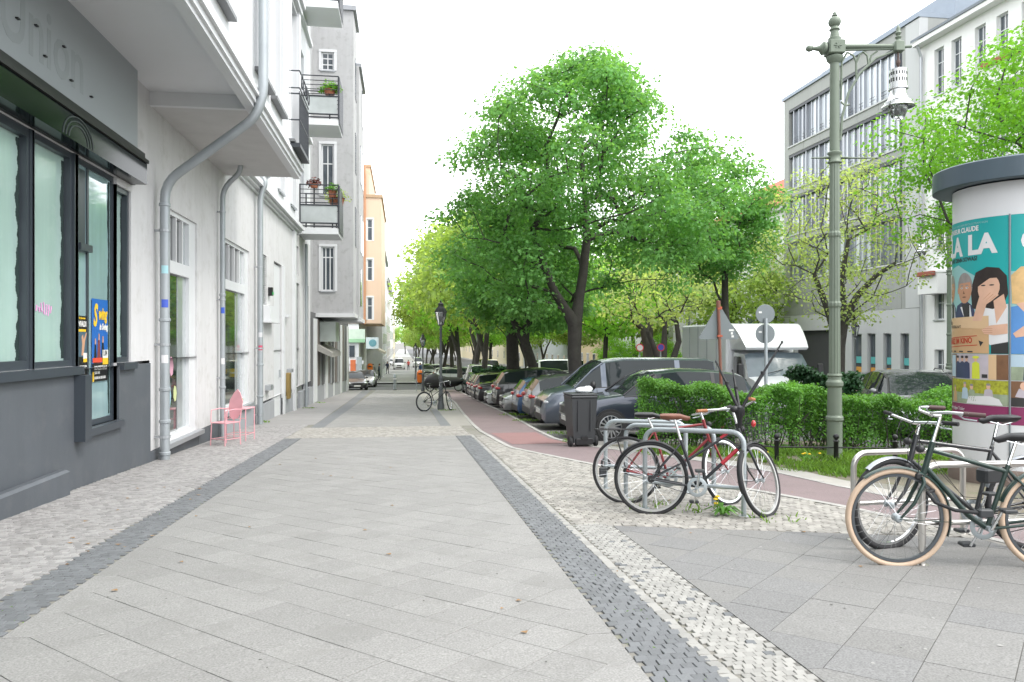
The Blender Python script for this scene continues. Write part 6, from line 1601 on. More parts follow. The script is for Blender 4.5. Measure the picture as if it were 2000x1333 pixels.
# ================================================================ VEHICLES
m_cgl = M('car glass', (0.02, 0.026, 0.028), 0.03, var=0.1, spec=0.32)
m_tyre = M('tyre rubber', (0.02, 0.02, 0.021), 0.8)
m_alloy = M('alloy wheel', (0.5, 0.51, 0.53), 0.3, 0.8)
m_trim = M('black trim', (0.02, 0.02, 0.022), 0.45)
m_head = M('headlamp glass', (0.55, 0.58, 0.6), 0.08, 0.3, coat=1)
m_tail = M('tail lamp red', (0.42, 0.012, 0.015), 0.15, coat=1)
m_plate = M('number plate', (0.7, 0.7, 0.68), 0.5)
def paint(n, c, met=0.25): return M('paint ' + n, c, 0.28, met, var=0.02, coat=1.0)
PROF = {  # (fraction from the nose, top height, shoulder height, half-width factor)
 'hatch': (4.15, 1.77, 1.47, [(0, .52, .46, .72), (.012, .66, .6, .84), (.06, .76, .7, .95), (.16, .87, .8, .99), (.27, .95, .9, 1), (.40, 1.34, .93, 1), (.47, 1.44, .94, 1), (.60, 1.47, .95, 1), (.75, 1.45, .97, 1), (.88, 1.38, .99, .98), (.93, 1.31, 1.0, .97), (.985, .99, .96, .94), (1.0, .62, .56, .88)], (4, 6), (10, 11), (4, 10)),
 'estate': (4.65, 1.82, 1.48, [(0, .5, .44, .72), (.012, .64, .58, .84), (.06, .74, .68, .95), (.16, .84, .78, .99), (.27, .93, .88, 1), (.38, 1.33, .92, 1), (.44, 1.43, .93, 1), (.58, 1.48, .95, 1), (.75, 1.47, .97, 1), (.90, 1.42, .99, .98), (.94, 1.36, 1.0, .97), (.988, 1.0, .97, .94), (1.0, .62, .56, .88)], (4, 6), (10, 11), (4, 10)),
 'suv': (4.55, 1.88, 1.66, [(0, .62, .54, .74), (.012, .8, .72, .86), (.06, .93, .85, .96), (.16, 1.02, .95, .99), (.27, 1.09, 1.04, 1), (.38, 1.48, 1.07, 1), (.44, 1.60, 1.08, 1), (.58, 1.66, 1.1, 1), (.75, 1.64, 1.12, 1), (.89, 1.57, 1.14, .98), (.93, 1.5, 1.15, .97), (.985, 1.12, 1.08, .95), (1.0, .7, .62, .9)], (4, 6), (10, 11), (4, 10)),
 'saloon': (4.6, 1.8, 1.43, [(0, .5, .44, .72), (.012, .64, .58, .84), (.06, .74, .68, .95), (.16, .85, .79, .99), (.28, .93, .88, 1), (.40, 1.31, .92, 1), (.46, 1.40, .93, 1), (.57, 1.43, .95, 1), (.68, 1.40, .96, 1), (.74, 1.34, .97, .99), (.86, 1.06, .98, .97), (.985, .99, .92, .93), (1.0, .6, .54, .88)], (4, 6), (9, 10), (4, 9)),
 'van': (4.9, 1.91, 1.93, [(0, .60, .52, .78), (.01, .82, .74, .9), (.05, 1.02, .94, .97), (.12, 1.12, 1.06, 1), (.17, 1.18, 1.13, 1), (.27, 1.66, 1.16, 1), (.33, 1.86, 1.17, 1), (.45, 1.93, 1.18, 1), (.75, 1.93, 1.18, 1), (.93, 1.92, 1.18, .99), (.965, 1.88, 1.18, .98), (.99, 1.2, 1.16, .97), (1.0, .6, .52, .94)], (4, 6), (10, 11), (4, 10)),
}
def car(name, label, cat, x, y, heading, kind, pm, group=None, dz=ROAD, wheel=(.325, 10), extra='', scale=1.0, hub=m_alloy, detail=True, rails=False, bumper=None):
    L, W, H, st, ws, rw, gh = PROF[kind]
    t = thing(name, label, cat, (x, y, G(y) + dz), heading, group); t.scale = (scale,) * 3
    body, gl, roofg = MB(), MB(), MB()
    hw = W / 2; zb = .22 if kind not in ('suv',) else .27
    rows = []
    for (f, zt, sh, wf) in st:
        X = L / 2 - f * L; w = hw * wf
        gho = zt - sh > .16
        wr = w * .76 if zt - sh > .3 else (w * .84 if gho else w * .86)
        low = zb + (.10 if f in (0, 1.0) else 0)
        pts = [(w * .86, low), (w * .97, low + .10), (w, low + .10 + (sh - low - .1) * .5), (w * .985, sh - .05), (w * .955, sh), (wr if gho else w * .88, zt - (.05 if gho else .02)), (wr * .80 if gho else w * .6, zt - .005), (0, zt + .012)]
        rows.append([(X, p[0], p[1]) for p in pts])
    K = 8
    allv = []
    for r in rows: allv += r + [(x_, -y_, z_) for x_, y_, z_ in r]
    S = 16
    def idx(i, k, s): return i * S + (k if s > 0 else 8 + k)
    bf, gf = [], {}
    for i in range(len(rows) - 1):
        for s in (1, -1):
            for k in range(K - 1):
                f = (idx(i, k, s), idx(i + 1, k, s), idx(i + 1, k + 1, s), idx(i, k + 1, s)); f = f if s > 0 else f[::-1]
                screen = (ws[0] <= i < ws[1]) or (rw[0] <= i < rw[1])
                glass = (k == 4 and gh[0] <= i < gh[1] and not (kind == 'van' and i >= 9 and 'panel' in extra)) or (k in (5, 6) and screen)
                if kind == 'van' and i == rw[0] and k == 4: glass = False
                (gf.setdefault(('side_window', s) if k == 4 else ('windscreen' if i < 7 else 'rear_window', 0), []) if glass else bf).append(f)
    for e in (0, len(rows) - 1):
        f = tuple(idx(e, k, 1) for k in range(K)) + tuple(idx(e, k, -1) for k in range(K - 2, -1, -1)); bf.append(f)
    body.add(allv, bf)
    # floor
    body.quad((L / 2 - .1, hw * .85, zb + .02), (-L / 2 + .1, hw * .85, zb + .02), (-L / 2 + .1, -hw * .85, zb + .02), (L / 2 - .1, -hw * .85, zb + .02))
    ob_ = body.build('body', pm, t, smooth=38)
    for (nm_, _), fl_ in gf.items():
        ids = sorted({q for f in fl_ for q in f}); mp_ = {q: n_ for n_, q in enumerate(ids)}
        gl = MB(); gl.add([allv[q] for q in ids], [tuple(mp_[q] for q in f) for f in fl_]); gl.build(nm_, m_cgl, t, smooth=30, fixn=False)
    # pillars and window lines stand a little proud of the glass
    for i in ((6, 8) if kind != 'van' else (6, 8)):
        for s in (1, -1):
            a, b = Vector(allv[idx(i, 4, s)]), Vector(allv[idx(i, 5, s)]); o = Vector((0, .006 * s, 0)); w_ = .045 if kind != 'van' else .07
            mb = MB(); mb.add([tuple(a + o + Vector((w_, 0, 0))), tuple(a + o - Vector((w_, 0, 0))), tuple(b + o - Vector((w_, 0, 0))), tuple(b + o + Vector((w_, 0, 0)))], [(0, 1, 2, 3)]); mb.build('pillar', pm if kind == 'van' else m_trim, t)
    for s in (1, -1):
        for i0, i1 in ((ws[0], ws[1]),):
            a, b = Vector(allv[idx(i0, 5, s)]), Vector(allv[idx(i1, 5, s)]); mid = Vector(allv[idx(i0 + 1, 5, s)])
            mb = MB(); mb.tube([a, mid, b], .03, 5); mb.build('pillar', pm if kind == 'van' else m_trim, t)
    mb = MB()
    for i, f in ((5, .3), (7, .35), (9, .3)):
        for s in (1, -1):
            mb.tube([tuple(Vector(allv[idx(i, k, s)]).lerp(Vector(allv[idx(i + 1, k, s)]), f)) for k in (1, 2, 3, 4)], .0075, 4)
    for s in (1, -1): mb.tube([tuple(Vector(allv[idx(i, 4, s)])) for i in range(ws[0], rw[0] + 1)], .013, 5)
    mb.build('door_seam', m_trim, t, fixn=False)
    # wheels, arches
    R_, nsp = wheel
    fx = L / 2 - .195 * L; rx = -L / 2 + .19 * L
    for X in (fx, rx):
        for s in (1, -1):
            mb = MB(); mb.lathe([(R_ + .015, hw * .80), (R_ + .055, hw * .97), (R_ + .05, hw + .002), (R_ - .02, hw + .004)], 22, (X, 0, R_), 'y')
            if s < 0: mb.v = [(a, -b, c) for a, b, c in mb.v]
            mb.build('wheel_arch', m_trim, t, fixn=False)
            mb = MB(); mb.lathe([(.02, -.1), (R_ * .9, -.1), (R_, -.07), (R_, .07), (R_ * .95, .10), (R_ * .74, .105), (R_ * .72, .06), (.02, .05)], 24, (X, s * (hw - .085), R_), 'y')
            if s < 0: mb.v = [(a, -2 * (hw - .085) - b, c) for a, b, c in mb.v]
            w_o = mb.build('wheel', m_tyre, t, smooth=40)
            mb = MB(); yy = s * (hw + .012)
            if detail:
                mb.lathe([(R_ * .70, -.02), (R_ * .74, .0), (R_ * .70, .004)], 24, (X, s * (hw + .01), R_), 'y')
                for k in range(nsp):
                    a = 2 * PI * k / nsp; c, d = math.cos(a), math.sin(a); ww = R_ * (.06 if nsp > 8 else .11)
                    mb.add([(X - d * ww, yy, R_ + c * ww), (X + d * ww, yy, R_ - c * ww), (X + c * R_ * .71 + d * ww * .7, yy - s * .008, R_ + d * R_ * .71 - c * ww * .7), (X + c * R_ * .71 - d * ww * .7, yy - s * .008, R_ + d * R_ * .71 + c * ww * .7)], [(0, 1, 2, 3)])
                mb.lathe([(.001, 0), (R_ * .2, 0), (R_ * .2, -.01)], 10, (X, yy + s * .003, R_), 'y')
            else: mb.lathe([(.001, 0), (R_ * .7, 0), (R_ * .7, -.01)], 14, (X, yy, R_), 'y')
            mb.build('rim', hub, w_o, fixn=False)
    # nose and tail furniture
    zn = st[1][1]; zt_ = st[-2][1]; N = L / 2; T_ = -L / 2
    mb = MB(); mb.bbox(N - .10, N + .012, -hw * .42, hw * .42, zn * .74, zn * .98, .015); mb.bbox(N - .10, N + .016, -hw * .5, hw * .5, zb + .04, zb + .22, .015); mb.build('grille', m_trim, t)
    for s in (1, -1):
        k = MB(); k.ell((N - .17, s * hw * .72, zn * .95), (.16, hw * .2, .07), 12, 8); k.build('headlamp', m_head, t, smooth=60)
        k = MB(); hb = zt_ * .83
        if kind == 'van': k.bbox(T_ - .01, T_ + .10, *sorted((s * hw * .82, s * hw * .965)), zt_ * .62, zt_ * 1.0, .015)
        else: k.ell((T_ + .09, s * hw * .74, hb), (.14, hw * .235, .085), 12, 8)
        k.build('tail_lamp', m_tail, t, smooth=60)
        k = MB(); xm = L / 2 - st[5][0] * L + .05 ; sh = st[5][2]; k.ell((xm, s * (hw + .10), sh + .07), (.08, .10, .075 if kind != 'van' else .12), 10, 6); k.tube([(xm, s * hw * .93, sh + .02), (xm, s * (hw + .06), sh + .05)], .02, 5); k.build('mirror', m_trim if kind in ('van',) else pm, t, smooth=60)
        for xx in ((.02 if kind != 'van' else .25) * L, -.20 * L):
            k = MB(); k.bbox(xx - .1, xx + .1, *sorted((s * hw * .985, s * (hw + .022))), st[5][2] - .13, st[5][2] - .10, .006); k.build('door_handle', pm, t)
    mb = MB(); mb.bbox(N - .03, N + .022, -.26, .26, zn * .55, zn * .55 + .11, .004); mb.build('number_plate', m_plate, t)
    mb = MB(); mb.bbox(T_ - .022, T_ + .03, -.26, .26, zt_ * .66, zt_ * .66 + .11, .004); mb.build('number_plate', m_plate, t)
    if bumper is not False:
        mb = MB(); mb.bbox(T_ - .012, T_ + .12, -hw * .8, hw * .8, zb + .05, zb + .26, .02); mb.bbox(-L * .28, L * .28, -hw * .985, hw * .985, zb - .005, zb + .1, .01); mb.build('bumper', bumper or m_trim, t)
    mb = MB(); mb.tube([(T_ + .06, -.4, zt_ * 1.08), (T_ + .03, .1, zt_ * 1.1)], .008, 4); mb.build('wiper', m_trim, t)
    if rails:
        mb = MB()
        for s in (1, -1): mb.tube([(L * .06, s * hw * .66, H - .02), (L * .02, s * hw * .66, H + .035), (-L * .3, s * hw * .66, H + .02), (-L * .36, s * hw * .66, H - .06)], .016, 6)
        mb.build('roof_rail', m_trim, t)
    return t
PG = 'cars parked nose or tail to the cycle path'
FL = PI   # nose towards the path (-X)
car('parked_car', 'dark blue grey car with many spoked wheels half hidden by the hedge', 'car', 5.85, 17.35, PI, 'suv', paint('night blue', (.03, .037, .058), .4), PG, wheel=(.36, 15), bumper=paint('night blue', (.03, .037, .058)), scale=.96)
car('parked_van', 'silver grey passenger van parked behind the dark blue grey car', 'van', 5.98, 20.3, PI, 'van', paint('steel grey', (.11, .13, .165), .35), PG, wheel=(.33, 7), scale=.98)
car('parked_car', 'anthracite hatchback with silver roof rails, tail towards the path beside the van', 'car', 5.75, 23.0, 0, 'hatch', paint('silver grey', (.16, .165, .17), .5), PG, rails=True, bumper=m_plast)
car('parked_car', 'blue grey hatchback squeezed between two darker cars', 'car', 5.6, 25.1, 0, 'hatch', paint('mid blue', (.05, .12, .25), .4), PG, scale=.95)
car('parked_car', 'small silver car with its nose at the path', 'car', 5.45, 27.3, PI, 'hatch', paint('light silver', (.5, .51, .51), .5), PG, scale=.96)
car('parked_car', 'black hatchback with a large red tail lamp', 'car', 5.75, 29.6, 0, 'suv', paint('black', (.012, .012, .014), .1), PG)
car('parked_car', 'white saloon with its nose at the path', 'car', 5.75, 32.6, PI, 'saloon', paint('white', (.72, .73, .74), 0), PG)
car('parked_car', 'black saloon parked tail first after the white one', 'car', 5.65, 35.2, 0, 'saloon', paint('deep black', (.015, .016, .02), .2), PG)
car('parked_car', 'dark grey estate with roof rails, tail to the path', 'car', 5.7, 37.9, 0, 'estate', paint('graphite', (.06, .062, .066), .4), PG, rails=True)
car('parked_car', 'brownish estate last but one of the near row', 'car', 5.8, 40.7, 0, 'estate', paint('bronze brown', (.11, .085, .075), .4), PG)
car('parked_car', 'dark red hatchback last of the near row', 'car', 5.7, 43.6, 0, 'hatch', paint('dark red', (.12, .02, .025), .3), PG)
FG = 'cars parked under the far avenue trees'
cs = [(.5, .51, .52), (.03, .03, .035), (.6, .61, .62), (.04, .07, .12), (.2, .21, .22), (.1, .02, .02)]
car('delivery_van', 'white panel van seen tail on beyond the far hedge', 'van', 5.6, 57.0, PI * .5, 'van', paint('van white', (.7, .71, .72), 0), None, scale=1.05)
car('parked_car', 'green estate beside the black cover in front of the white van', 'car', 4.9, 51.0, PI * .5, 'estate', paint('dark green', (.03, .075, .065), .3), FG, detail=False)
for i in range(7):
    car('parked_car', ('silver', 'black', 'white', 'navy', 'grey', 'maroon', 'pale silver')[i] + ' car in the distant row under the avenue trees', 'car', 5.3, 78 + 3.4 * i + (14 if i > 3 else 0), (0, PI)[i % 2], ('hatch', 'estate')[i % 2], paint('far %d' % i, cs[i % 6], .3), FG, detail=False)
# side street on the left and the oncoming van
car('parked_car', 'black small car at the corner of the side street on the left', 'car', -3.95, 62.6, -PI / 2 + .2, 'hatch', paint('black', (.012, .012, .014), .1), None, dz=-.12)
car('parked_car', 'pale silver car right behind the black corner car', 'car', -3.3, 69.5, -PI / 2, 'hatch', paint('light silver', (.5, .51, .51), .5), None, dz=-.12, detail=False)
car('delivery_van', 'small white van driving towards us on the far pavement road', 'van', -.75, 137, -PI / 2, 'van', paint('van white', (.7, .71, .72), 0), None, dz=0, detail=False)
# beyond the hedge on the road
RGc = 'cars on the road behind the right hedge'
car('parked_car', 'grey hatchback with pale roof behind the right hedge', 'car', 12.2, 17.0, -PI / 2 - .35, 'hatch', paint('warm grey', (.16, .165, .17), .4), RGc, scale=1.03)
car('parked_car', 'silver estate with roof rails behind the grey hatchback', 'car', 17.8, 22.4, -PI / 2 - .5, 'estate', paint('light silver', (.5, .51, .51), .5), RGc, rails=True)
car('parked_car', 'dark saloon just right of the white box truck', 'car', 14.3, 22.3, -PI / 2, 'saloon', paint('dark grey', (.07, .075, .085), .4), RGc)
car('parked_car', 'dark green estate beside the poster column edge', 'car', 18.9, 19.9, -PI / 2 - .4, 'estate', paint('petrol', (.02, .06, .065), .3), RGc)
car('parked_car', 'white car peeping out left of the poster column', 'car', 12.9, 13.6, -PI / 2 - .2, 'hatch', paint('white', (.72, .73, .74), 0), RGc, scale=.98)
# middle distance across the road
car('delivery_van', 'white high roofed van crossing behind the big lime trunk', 'van', 12.6, 66, PI, 'van', paint('van white', (.7, .71, .72), 0), None, scale=1.25)
car('delivery_van', 'orange yellow van just right of the big lime trunk', 'van', 12.0, 45, PI * .9, 'van', paint('signal yellow', (.75, .36, .02), 0), None, scale=1.0)
car('delivery_van', 'yellow parcel van far up the road by the slim lamp post', 'van', 9.6, 88, PI / 2, 'van', paint('post yellow', (.75, .5, .02), 0), None, scale=1.2, detail=False)
for i, (x, y, k, c, lb) in enumerate(((11.0, 60, 'hatch', (.04, .22, .28), 'teal hatchback left of the big lime trunk'), (13.2, 50, 'estate', (.03, .03, .033), 'black estate right of the leaning lime trunk'), (20.6, 70, 'hatch', (.55, .56, .57), 'silver car parked before the pale yellow house'), (20.6, 76, 'saloon', (.6, .6, .62), 'white saloon parked before the pale yellow house'), (20.6, 82, 'hatch', (.05, .055, .06), 'dark hatchback parked before the pale yellow house'), (20.6, 89, 'estate', (.4, .41, .43), 'grey estate parked far along the opposite kerb'), (20.6, 96, 'hatch', (.3, .03, .03), 'red hatchback parked far along the opposite kerb'))):
    car('parked_car', lb, 'car', x, y, PI if i < 2 else PI / 2, k, paint('mid %d' % i, c, .3), 'cars across the road', detail=i < 2)

# ---- white box truck driving towards us
tk = thing('box_truck', 'white box truck with a rounded wind deflector over the cab', 'truck', (10.75, 20.2, G(20.2) + ROAD - .1), -PI / 2 - .03)
pw_ = paint('truck white', (.74, .75, .76), 0)
# local: nose at +x
cab = MB()
secs = [(0, .42, .95, .86), (-.05, .36, 1.22, .93), (-.35, .34, 1.36, .97), (-.62, .34, 1.42, 1.0), (-1.1, .34, 2.10, .93), (-1.9, .34, 2.16, .93)]
allv = []
for x, z0, z1, w in secs:
    for s in (1, -1): allv += [(x, s * w * .92, z0), (x, s * w, z0 + .15), (x, s * w, 1.15 if z1 > 1.3 else z1 * .85), (x, s * w * (.98 if z1 < 2 else .95), z1 - .06 if z1 > 2 else z1 - .02), (x, s * w * .80, z1), (x, 0, z1 + .02)]
bf, gf = [], []
for i in range(len(secs) - 1):
    for s in (0, 1):
        for k in range(5):
            f = tuple(j * 12 + s * 6 + q for j, q in ((i, k), (i + 1, k), (i + 1, k + 1), (i, k + 1)))
            (gf if (i == 3 and k >= 3) else bf).append(f)
bf.append(tuple(range(6)) + tuple(range(10, 5, -1)))
cab.add(allv, bf); cab.build('cab', pw_, tk, smooth=35)
ids = sorted({q for f in gf for q in f}); g_ = MB(); g_.add([allv[q] for q in ids], [tuple(ids.index(q) for q in f) for f in gf]); g_.build('windscreen', M('pale windscreen', (.12, .15, .17), .12, var=.3, spec=.5), tk, smooth=30)
for s in (1, -1):
    k = MB(); k.add([(-.95, s * .985, 1.25), (-1.75, s * .985, 1.2), (-1.75, s * .945, 1.98), (-1.25, s * .945, 1.98)], [(0, 1, 2, 3)]); k.build('side_window', m_cgl, tk)
    k = MB(); k.bbox(-.72, -.62, *sorted((s * 1.12, s * 1.30)), 1.35, 1.8, .03); k.tube([(-.8, s * .95, 1.3), (-.68, s * 1.15, 1.4)], .02, 5); k.build('mirror', m_trim, tk)
    k = MB(); k.ell((-.16, s * .72, 1.02), (.14, .2, .13), 12, 8); k.build('headlamp', m_head, tk, smooth=60)
    for X in (-.85, -4.4):
        k = MB(); k.lathe([(.02, -.13), (.33, -.13), (.36, -.1), (.36, .1), (.33, .13), (.02, .13)], 20, (X, s * .82, .36), 'y'); k.build('wheel', m_tyre, tk, smooth=40)
        k = MB(); k.lathe([(.001, 0), (.2, 0), (.22, -.02)], 14, (X, s * .955, .36), 'y'); k.build('hub_cap', m_galv, tk)
k = MB(); k.bbox(-.1, .02, -.55, .55, .72, .95, .02); k.bbox(-.3, .05, -.9, .9, .36, .56, .03); k.build('bumper', m_plast, tk)
k = MB(); k.bbox(.03, .06, -.26, .26, .58, .69, .004); k.build('number_plate', m_plate, tk)
k = MB(); k.tube([(-.5, -.7, 1.46), (-.72, .1, 1.62)], .012, 4); k.build('wiper', m_trim, tk)
box = MB(); box.bbox(-6.1, -2.0, -1.08, 1.08, .78, 2.98, .05); box.build('cargo_box', M('cargo box panel', (.8, .81, .83), .5, var=.04, streak=.05), tk)
k = MB()
for i in range(1, 5):
    for s in (1, -1): k.box(-2.0 - .82 * i, -1.97 - .82 * i, *sorted((s * 1.08, s * 1.092)), .85, 2.92)
k.build('cargo_rib', m_alu, tk)
lu = MB(); prof = [(-2.0, 2.98, 1.07), (-1.75, 2.975, 1.065), (-1.56, 2.91, 1.05), (-1.3, 2.72, 1.02), (-1.02, 2.45, .98), (-.86, 2.26, .95), (-.92, 2.19, .93)]
vs = []
for x, z, w in prof: vs += [(x, w, z), (x, -w, z)]
for x, z, w in prof: vs += [(-2.0, w, min(z, 2.98)), (-2.0, -w, min(z, 2.98))]
fs = [(2 * i, 2 * i + 1, 2 * i + 3, 2 * i + 2) for i in range(6)]
lu.add(vs, fs); n0 = len(prof)
lu.add([(x, w, z) for x, z, w in prof] + [(-2.0, .94, 2.19)], [tuple(range(n0 + 1))]); lu.add([(x, -w, z) for x, z, w in prof] + [(-2.0, -.94, 2.19)], [tuple(range(n0 + 1))])
lu.build('wind_deflector', pw_, tk, smooth=50)
k = MB(); k.box(-6.0, -1.9, -.5, .5, .5, .779); k.build('chassis', m_trim, tk)

# ---- two-wheeler under a black tarpaulin
tp = thing('covered_bike', 'long two wheeler under a black tarpaulin behind the first lantern post', 'covered bike', (2.75, 52.8, G(52.8)), .05)
mb = MB(); secs = [(-1.35, .1, .35, .75), (-1.1, .3, .25, 1.15), (-.6, .42, .2, 1.3), (-.2, .40, .2, 1.05), (.4, .45, .25, 1.0), (.9, .38, .35, .98), (1.35, .12, .55, .85)]
vs = []; n = 10
for x, w, z0, z1 in secs:
    for k in range(n): a = 2 * PI * k / n; vs.append((x, w * math.cos(a), (z0 + z1) / 2 + (z1 - z0) / 2 * math.sin(a)))
mb.add(vs, [(i * n + k, i * n + (k + 1) % n, (i + 1) * n + (k + 1) % n, (i + 1) * n + k) for i in range(len(secs) - 1) for k in range(n)] + [tuple(range(n)), tuple(range(len(vs) - n, len(vs)))])
mb.build('tarpaulin', M('black tarpaulin', (.018, .018, .02), .45, var=.3, bump=.4, bscale=6), tp, smooth=60)
for x in (-.95, 1.0):
    mb = MB(); mb.tube([(x + .27 * math.cos(a), 0, .3 + .27 * math.sin(a)) for a in [2 * PI * k / 16 for k in range(16)]], .035, 6, closed=True); mb.build('wheel', m_rubber, tp)

# ================================================================ BICYCLES
def bike(name, label, rear, front, lean=0.0, steer=0.0, frame=(.02, .02, .022), tyre=m_rubber, R_=.345, style='mixte', tube_r=.014, guards=None, saddle=m_black, grip=None, bar='city', rack=None,
         rim=m_chrome, tr=.019, accents=None, saddle_h=.92, bar_h=1.02, spokes=32, ratio=1.0, crank_a=.6, basket=False, metal=.2):
    """rear, front = ground contact points in the street; the bicycle leans about the line between them"""
    r, f = Vector((rear[0], rear[1], G(rear[1]))), Vector((front[0], front[1], G(front[1])))
    t = thing(name, label, 'bicycle', tuple(r), 0)
    d = f - r; wb = d.length
    t.rotation_mode = 'QUATERNION'
    x = d.normalized(); up0 = Vector((0, 0, 1)); y = up0.cross(x).normalized(); z = x.cross(y)
    rot = Matrix((x, y, z)).transposed() @ Matrix.Rotation(lean, 3, 'X')
    t.rotation_quaternion = rot.to_quaternion()
    mf = M('frame ' + label[:22], frame, .35, metal, var=.05, coat=.4)
    V = Vector
    ra, fa = V((0, 0, R_)), V((wb, 0, R_))
    bb = V((.44, 0, .275)); st = V((.30, 0, .70 if style != 'diamond' else .76)); sd = V((.235, 0, saddle_h))
    ht, hb = V((wb - .245, 0, .86)), V((wb - .195, 0, .69)); cr = V((wb - .17, 0, .62))
    ax = (ht - hb).normalized()
    Rs = Matrix.Translation(cr) @ Matrix.Rotation(steer, 4, ax) @ Matrix.Translation(-cr)
    def wheel(c, front_):
        X = Rs if front_ else Matrix.Identity(4)
        w = MB(); w.tube([(c.x + R_ * math.cos(a), 0, c.z + R_ * math.sin(a)) for a in [2 * PI * k / 48 for k in range(48)]], tr, 10, closed=True); w.xf(X); wo = w.build('wheel', tyre, t, smooth=70)
        q = MB(); rr = R_ - tr - .006; q.lathe([(rr + .006, -.012), (rr - .014, -.011), (rr - .014, .011), (rr + .006, .012)], 48, tuple(c), 'y'); q.xf(X); q.build('rim', rim, wo, smooth=30, fixn=False)
        q = MB()
        for k in range(spokes):
            a = 2 * PI * k / spokes; b = a + (.5 if k % 4 < 2 else -.5); s = .028 if k % 2 else -.028
            q.tube([(c.x + .025 * math.cos(b), s, c.z + .025 * math.sin(b)), (c.x + (rr - .01) * math.cos(a), 0, c.z + (rr - .01) * math.sin(a))], .0013, 3, caps=False)
        q.xf(X); tag(q.build('spokes', m_chrome, wo, fixn=False), kind='stuff')
        q = MB(); q.lathe([(.001, -.05), (.02, -.045), (.03, -.03), (.016, -.02), (.016, .02), (.03, .03), (.02, .045), (.001, .05)], 12, tuple(c), 'y'); q.xf(X); q.build('hub', m_galv, wo, smooth=40)
        return wo
    wheel(ra, False); wheel(fa, True)
    fr = MB(); T = tube_r
    fr.tube([bb, st, bb + (st - bb) * 1.06], T, 8)
    if style == 'mixte':
        fr.tube([ht - ax * .02, st + (bb - st) * .40], T * .85, 8); fr.tube([st + (bb - st) * .40, ra + V((0, .05, 0))], T * .5, 6); fr.tube([st + (bb - st) * .40, ra - V((0, .05, 0))], T * .5, 6)
        fr.tube([hb, bb], T * 1.1, 8)
    elif style == 'step':
        m1 = V((bb.x + .13, 0, bb.z + .09)); fr.tube([hb + ax * .02, hb + (m1 - hb) * .5 + V((-.03, 0, -.02)), m1, bb], T * 1.2, 8)
        fr.tube([ht - ax * .03, st + (bb - st) * .05], T, 8)
    elif style == 'low':
        fr.tube([hb, hb + (bb - hb) * .6 + V((-.02, 0, -.05)), bb], T * 1.35, 8); fr.tube([ht, st + (bb - st) * .5], T * 1.1, 8)
    else:
        fr.tube([ht - ax * .02, st], T, 8); fr.tube([hb, bb], T * 1.1, 8)
    fr.tube([hb - ax * .03, ht + ax * .03], T * 1.3, 10)
    for s in (1, -1):
        fr.tube([bb + V((-.02, s * .02, 0)), bb + V((-.14, s * .045, .02)), ra + V((0, s * .06, 0))], T * .62, 6); fr.tube([st, st + (ra - st) * .3 + V((0, s * .035, 0)), ra + V((0, s * .06, 0))], T * .5, 6)
    fr.build('frame', mf, t, smooth=60)
    fk = MB(); fk.tube([hb, cr], T * 1.1, 8)
    for s in (1, -1): fk.tube([cr + V((0, s * .03, .02)), cr + V((0, s * .05, -.02)), cr + (fa - cr) * .6 + V((-.03, s * .052, 0)), fa + V((-.01, s * .05, .01))], [T * .85, T * .95, T * .8, T * .5], 8)
    fk.xf(Rs); fk.build('fork', mf, t, smooth=60)
    if accents:
        a = MB(); a.tube([hb + (bb - hb) * .12, hb + (bb - hb) * .46], T * 1.1 + .003, 8); a.build('frame_tape', accents, t)
        a = MB(); a.tube([ht + (st + (bb - st) * .4 - ht) * .15, ht + (st + (bb - st) * .4 - ht) * .34], T * .85 + .003, 8); a.build('frame_tape', accents, t)
    # seat
    q = MB(); q.tube([st, sd], .0125, 8); q.build('seatpost', m_chrome, t)
    q = MB(); secs = [(-.14, .075, .03), (-.11, .085, .045), (-.03, .07, .045), (.05, .035, .04), (.12, .022, .035), (.15, .015, .02)]; n = 12; vs = []
    for xx, w, h in secs:
        for k in range(n): a = 2 * PI * k / n; vs.append((sd.x + xx, w * math.cos(a), sd.z + .035 + (h * .45 if math.sin(a) > 0 else h) * math.sin(a) - .02 * (xx > .1)))
    q.add(vs, [(i * n + k, i * n + (k + 1) % n, (i + 1) * n + (k + 1) % n, (i + 1) * n + k) for i in range(5) for k in range(n)] + [tuple(range(n)), tuple(range(5 * n, 6 * n))]); sad = q.build('saddle', saddle, t, smooth=60)
    q = MB()
    for s in (1, -1): q.tube([sd + V((-.11, s * .03, .0)), sd + V((-.02, s * .022, -.025)), sd + V((.11, s * .012, .01))], .0045, 5)
    q.build('saddle_rail', m_chrome, sad)
    # bars
    q = MB(); q.tube([ht, ht + ax * (bar_h - ht.z) * 1.02], .0125, 8); top = ht + ax * (bar_h - ht.z) * 1.02; fwd = V((.07, 0, .01)); q.tube([top, top + fwd], .014, 8); q.xf(Rs); q.build('stem', m_chrome, t)
    q, gp_ = MB(), MB()
    c = top + fwd
    for s in (1, -1):
        if bar == 'city':
            P = [c, c + V((.03, s * .10, .02)), c + V((-.02, s * .22, .035)), c + V((-.13, s * .275, .03))]; P2 = [P[-1] + V((.03, -s * .012, 0)), P[-1] + V((-.10, s * .02, -.01))]
        elif bar == 'bullhorn':
            P = [c, c + V((0, s * .18, 0)), c + V((.10, s * .20, .02))]; P2 = [P[-1], P[-1] + V((.08, 0, .02))]
        elif bar == 'drop':
            P = [c, c + V((.0, s * .18, 0)), c + V((.08, s * .20, -.02)), c + V((.06, s * .2, -.12)), c + V((-.04, s * .2, -.13))]; P2 = P[-2:]
        else:
            P = [c, c + V((-.01, s * .15, .02)), c + V((-.04, s * .26, .03))]; P2 = [P[-1] + V((.0, -s * .02, 0)), P[-1] + V((-.03, s * .1, .005))]
        q.tube(P, .011, 8); gp_.tube(P2, .0165, 8)
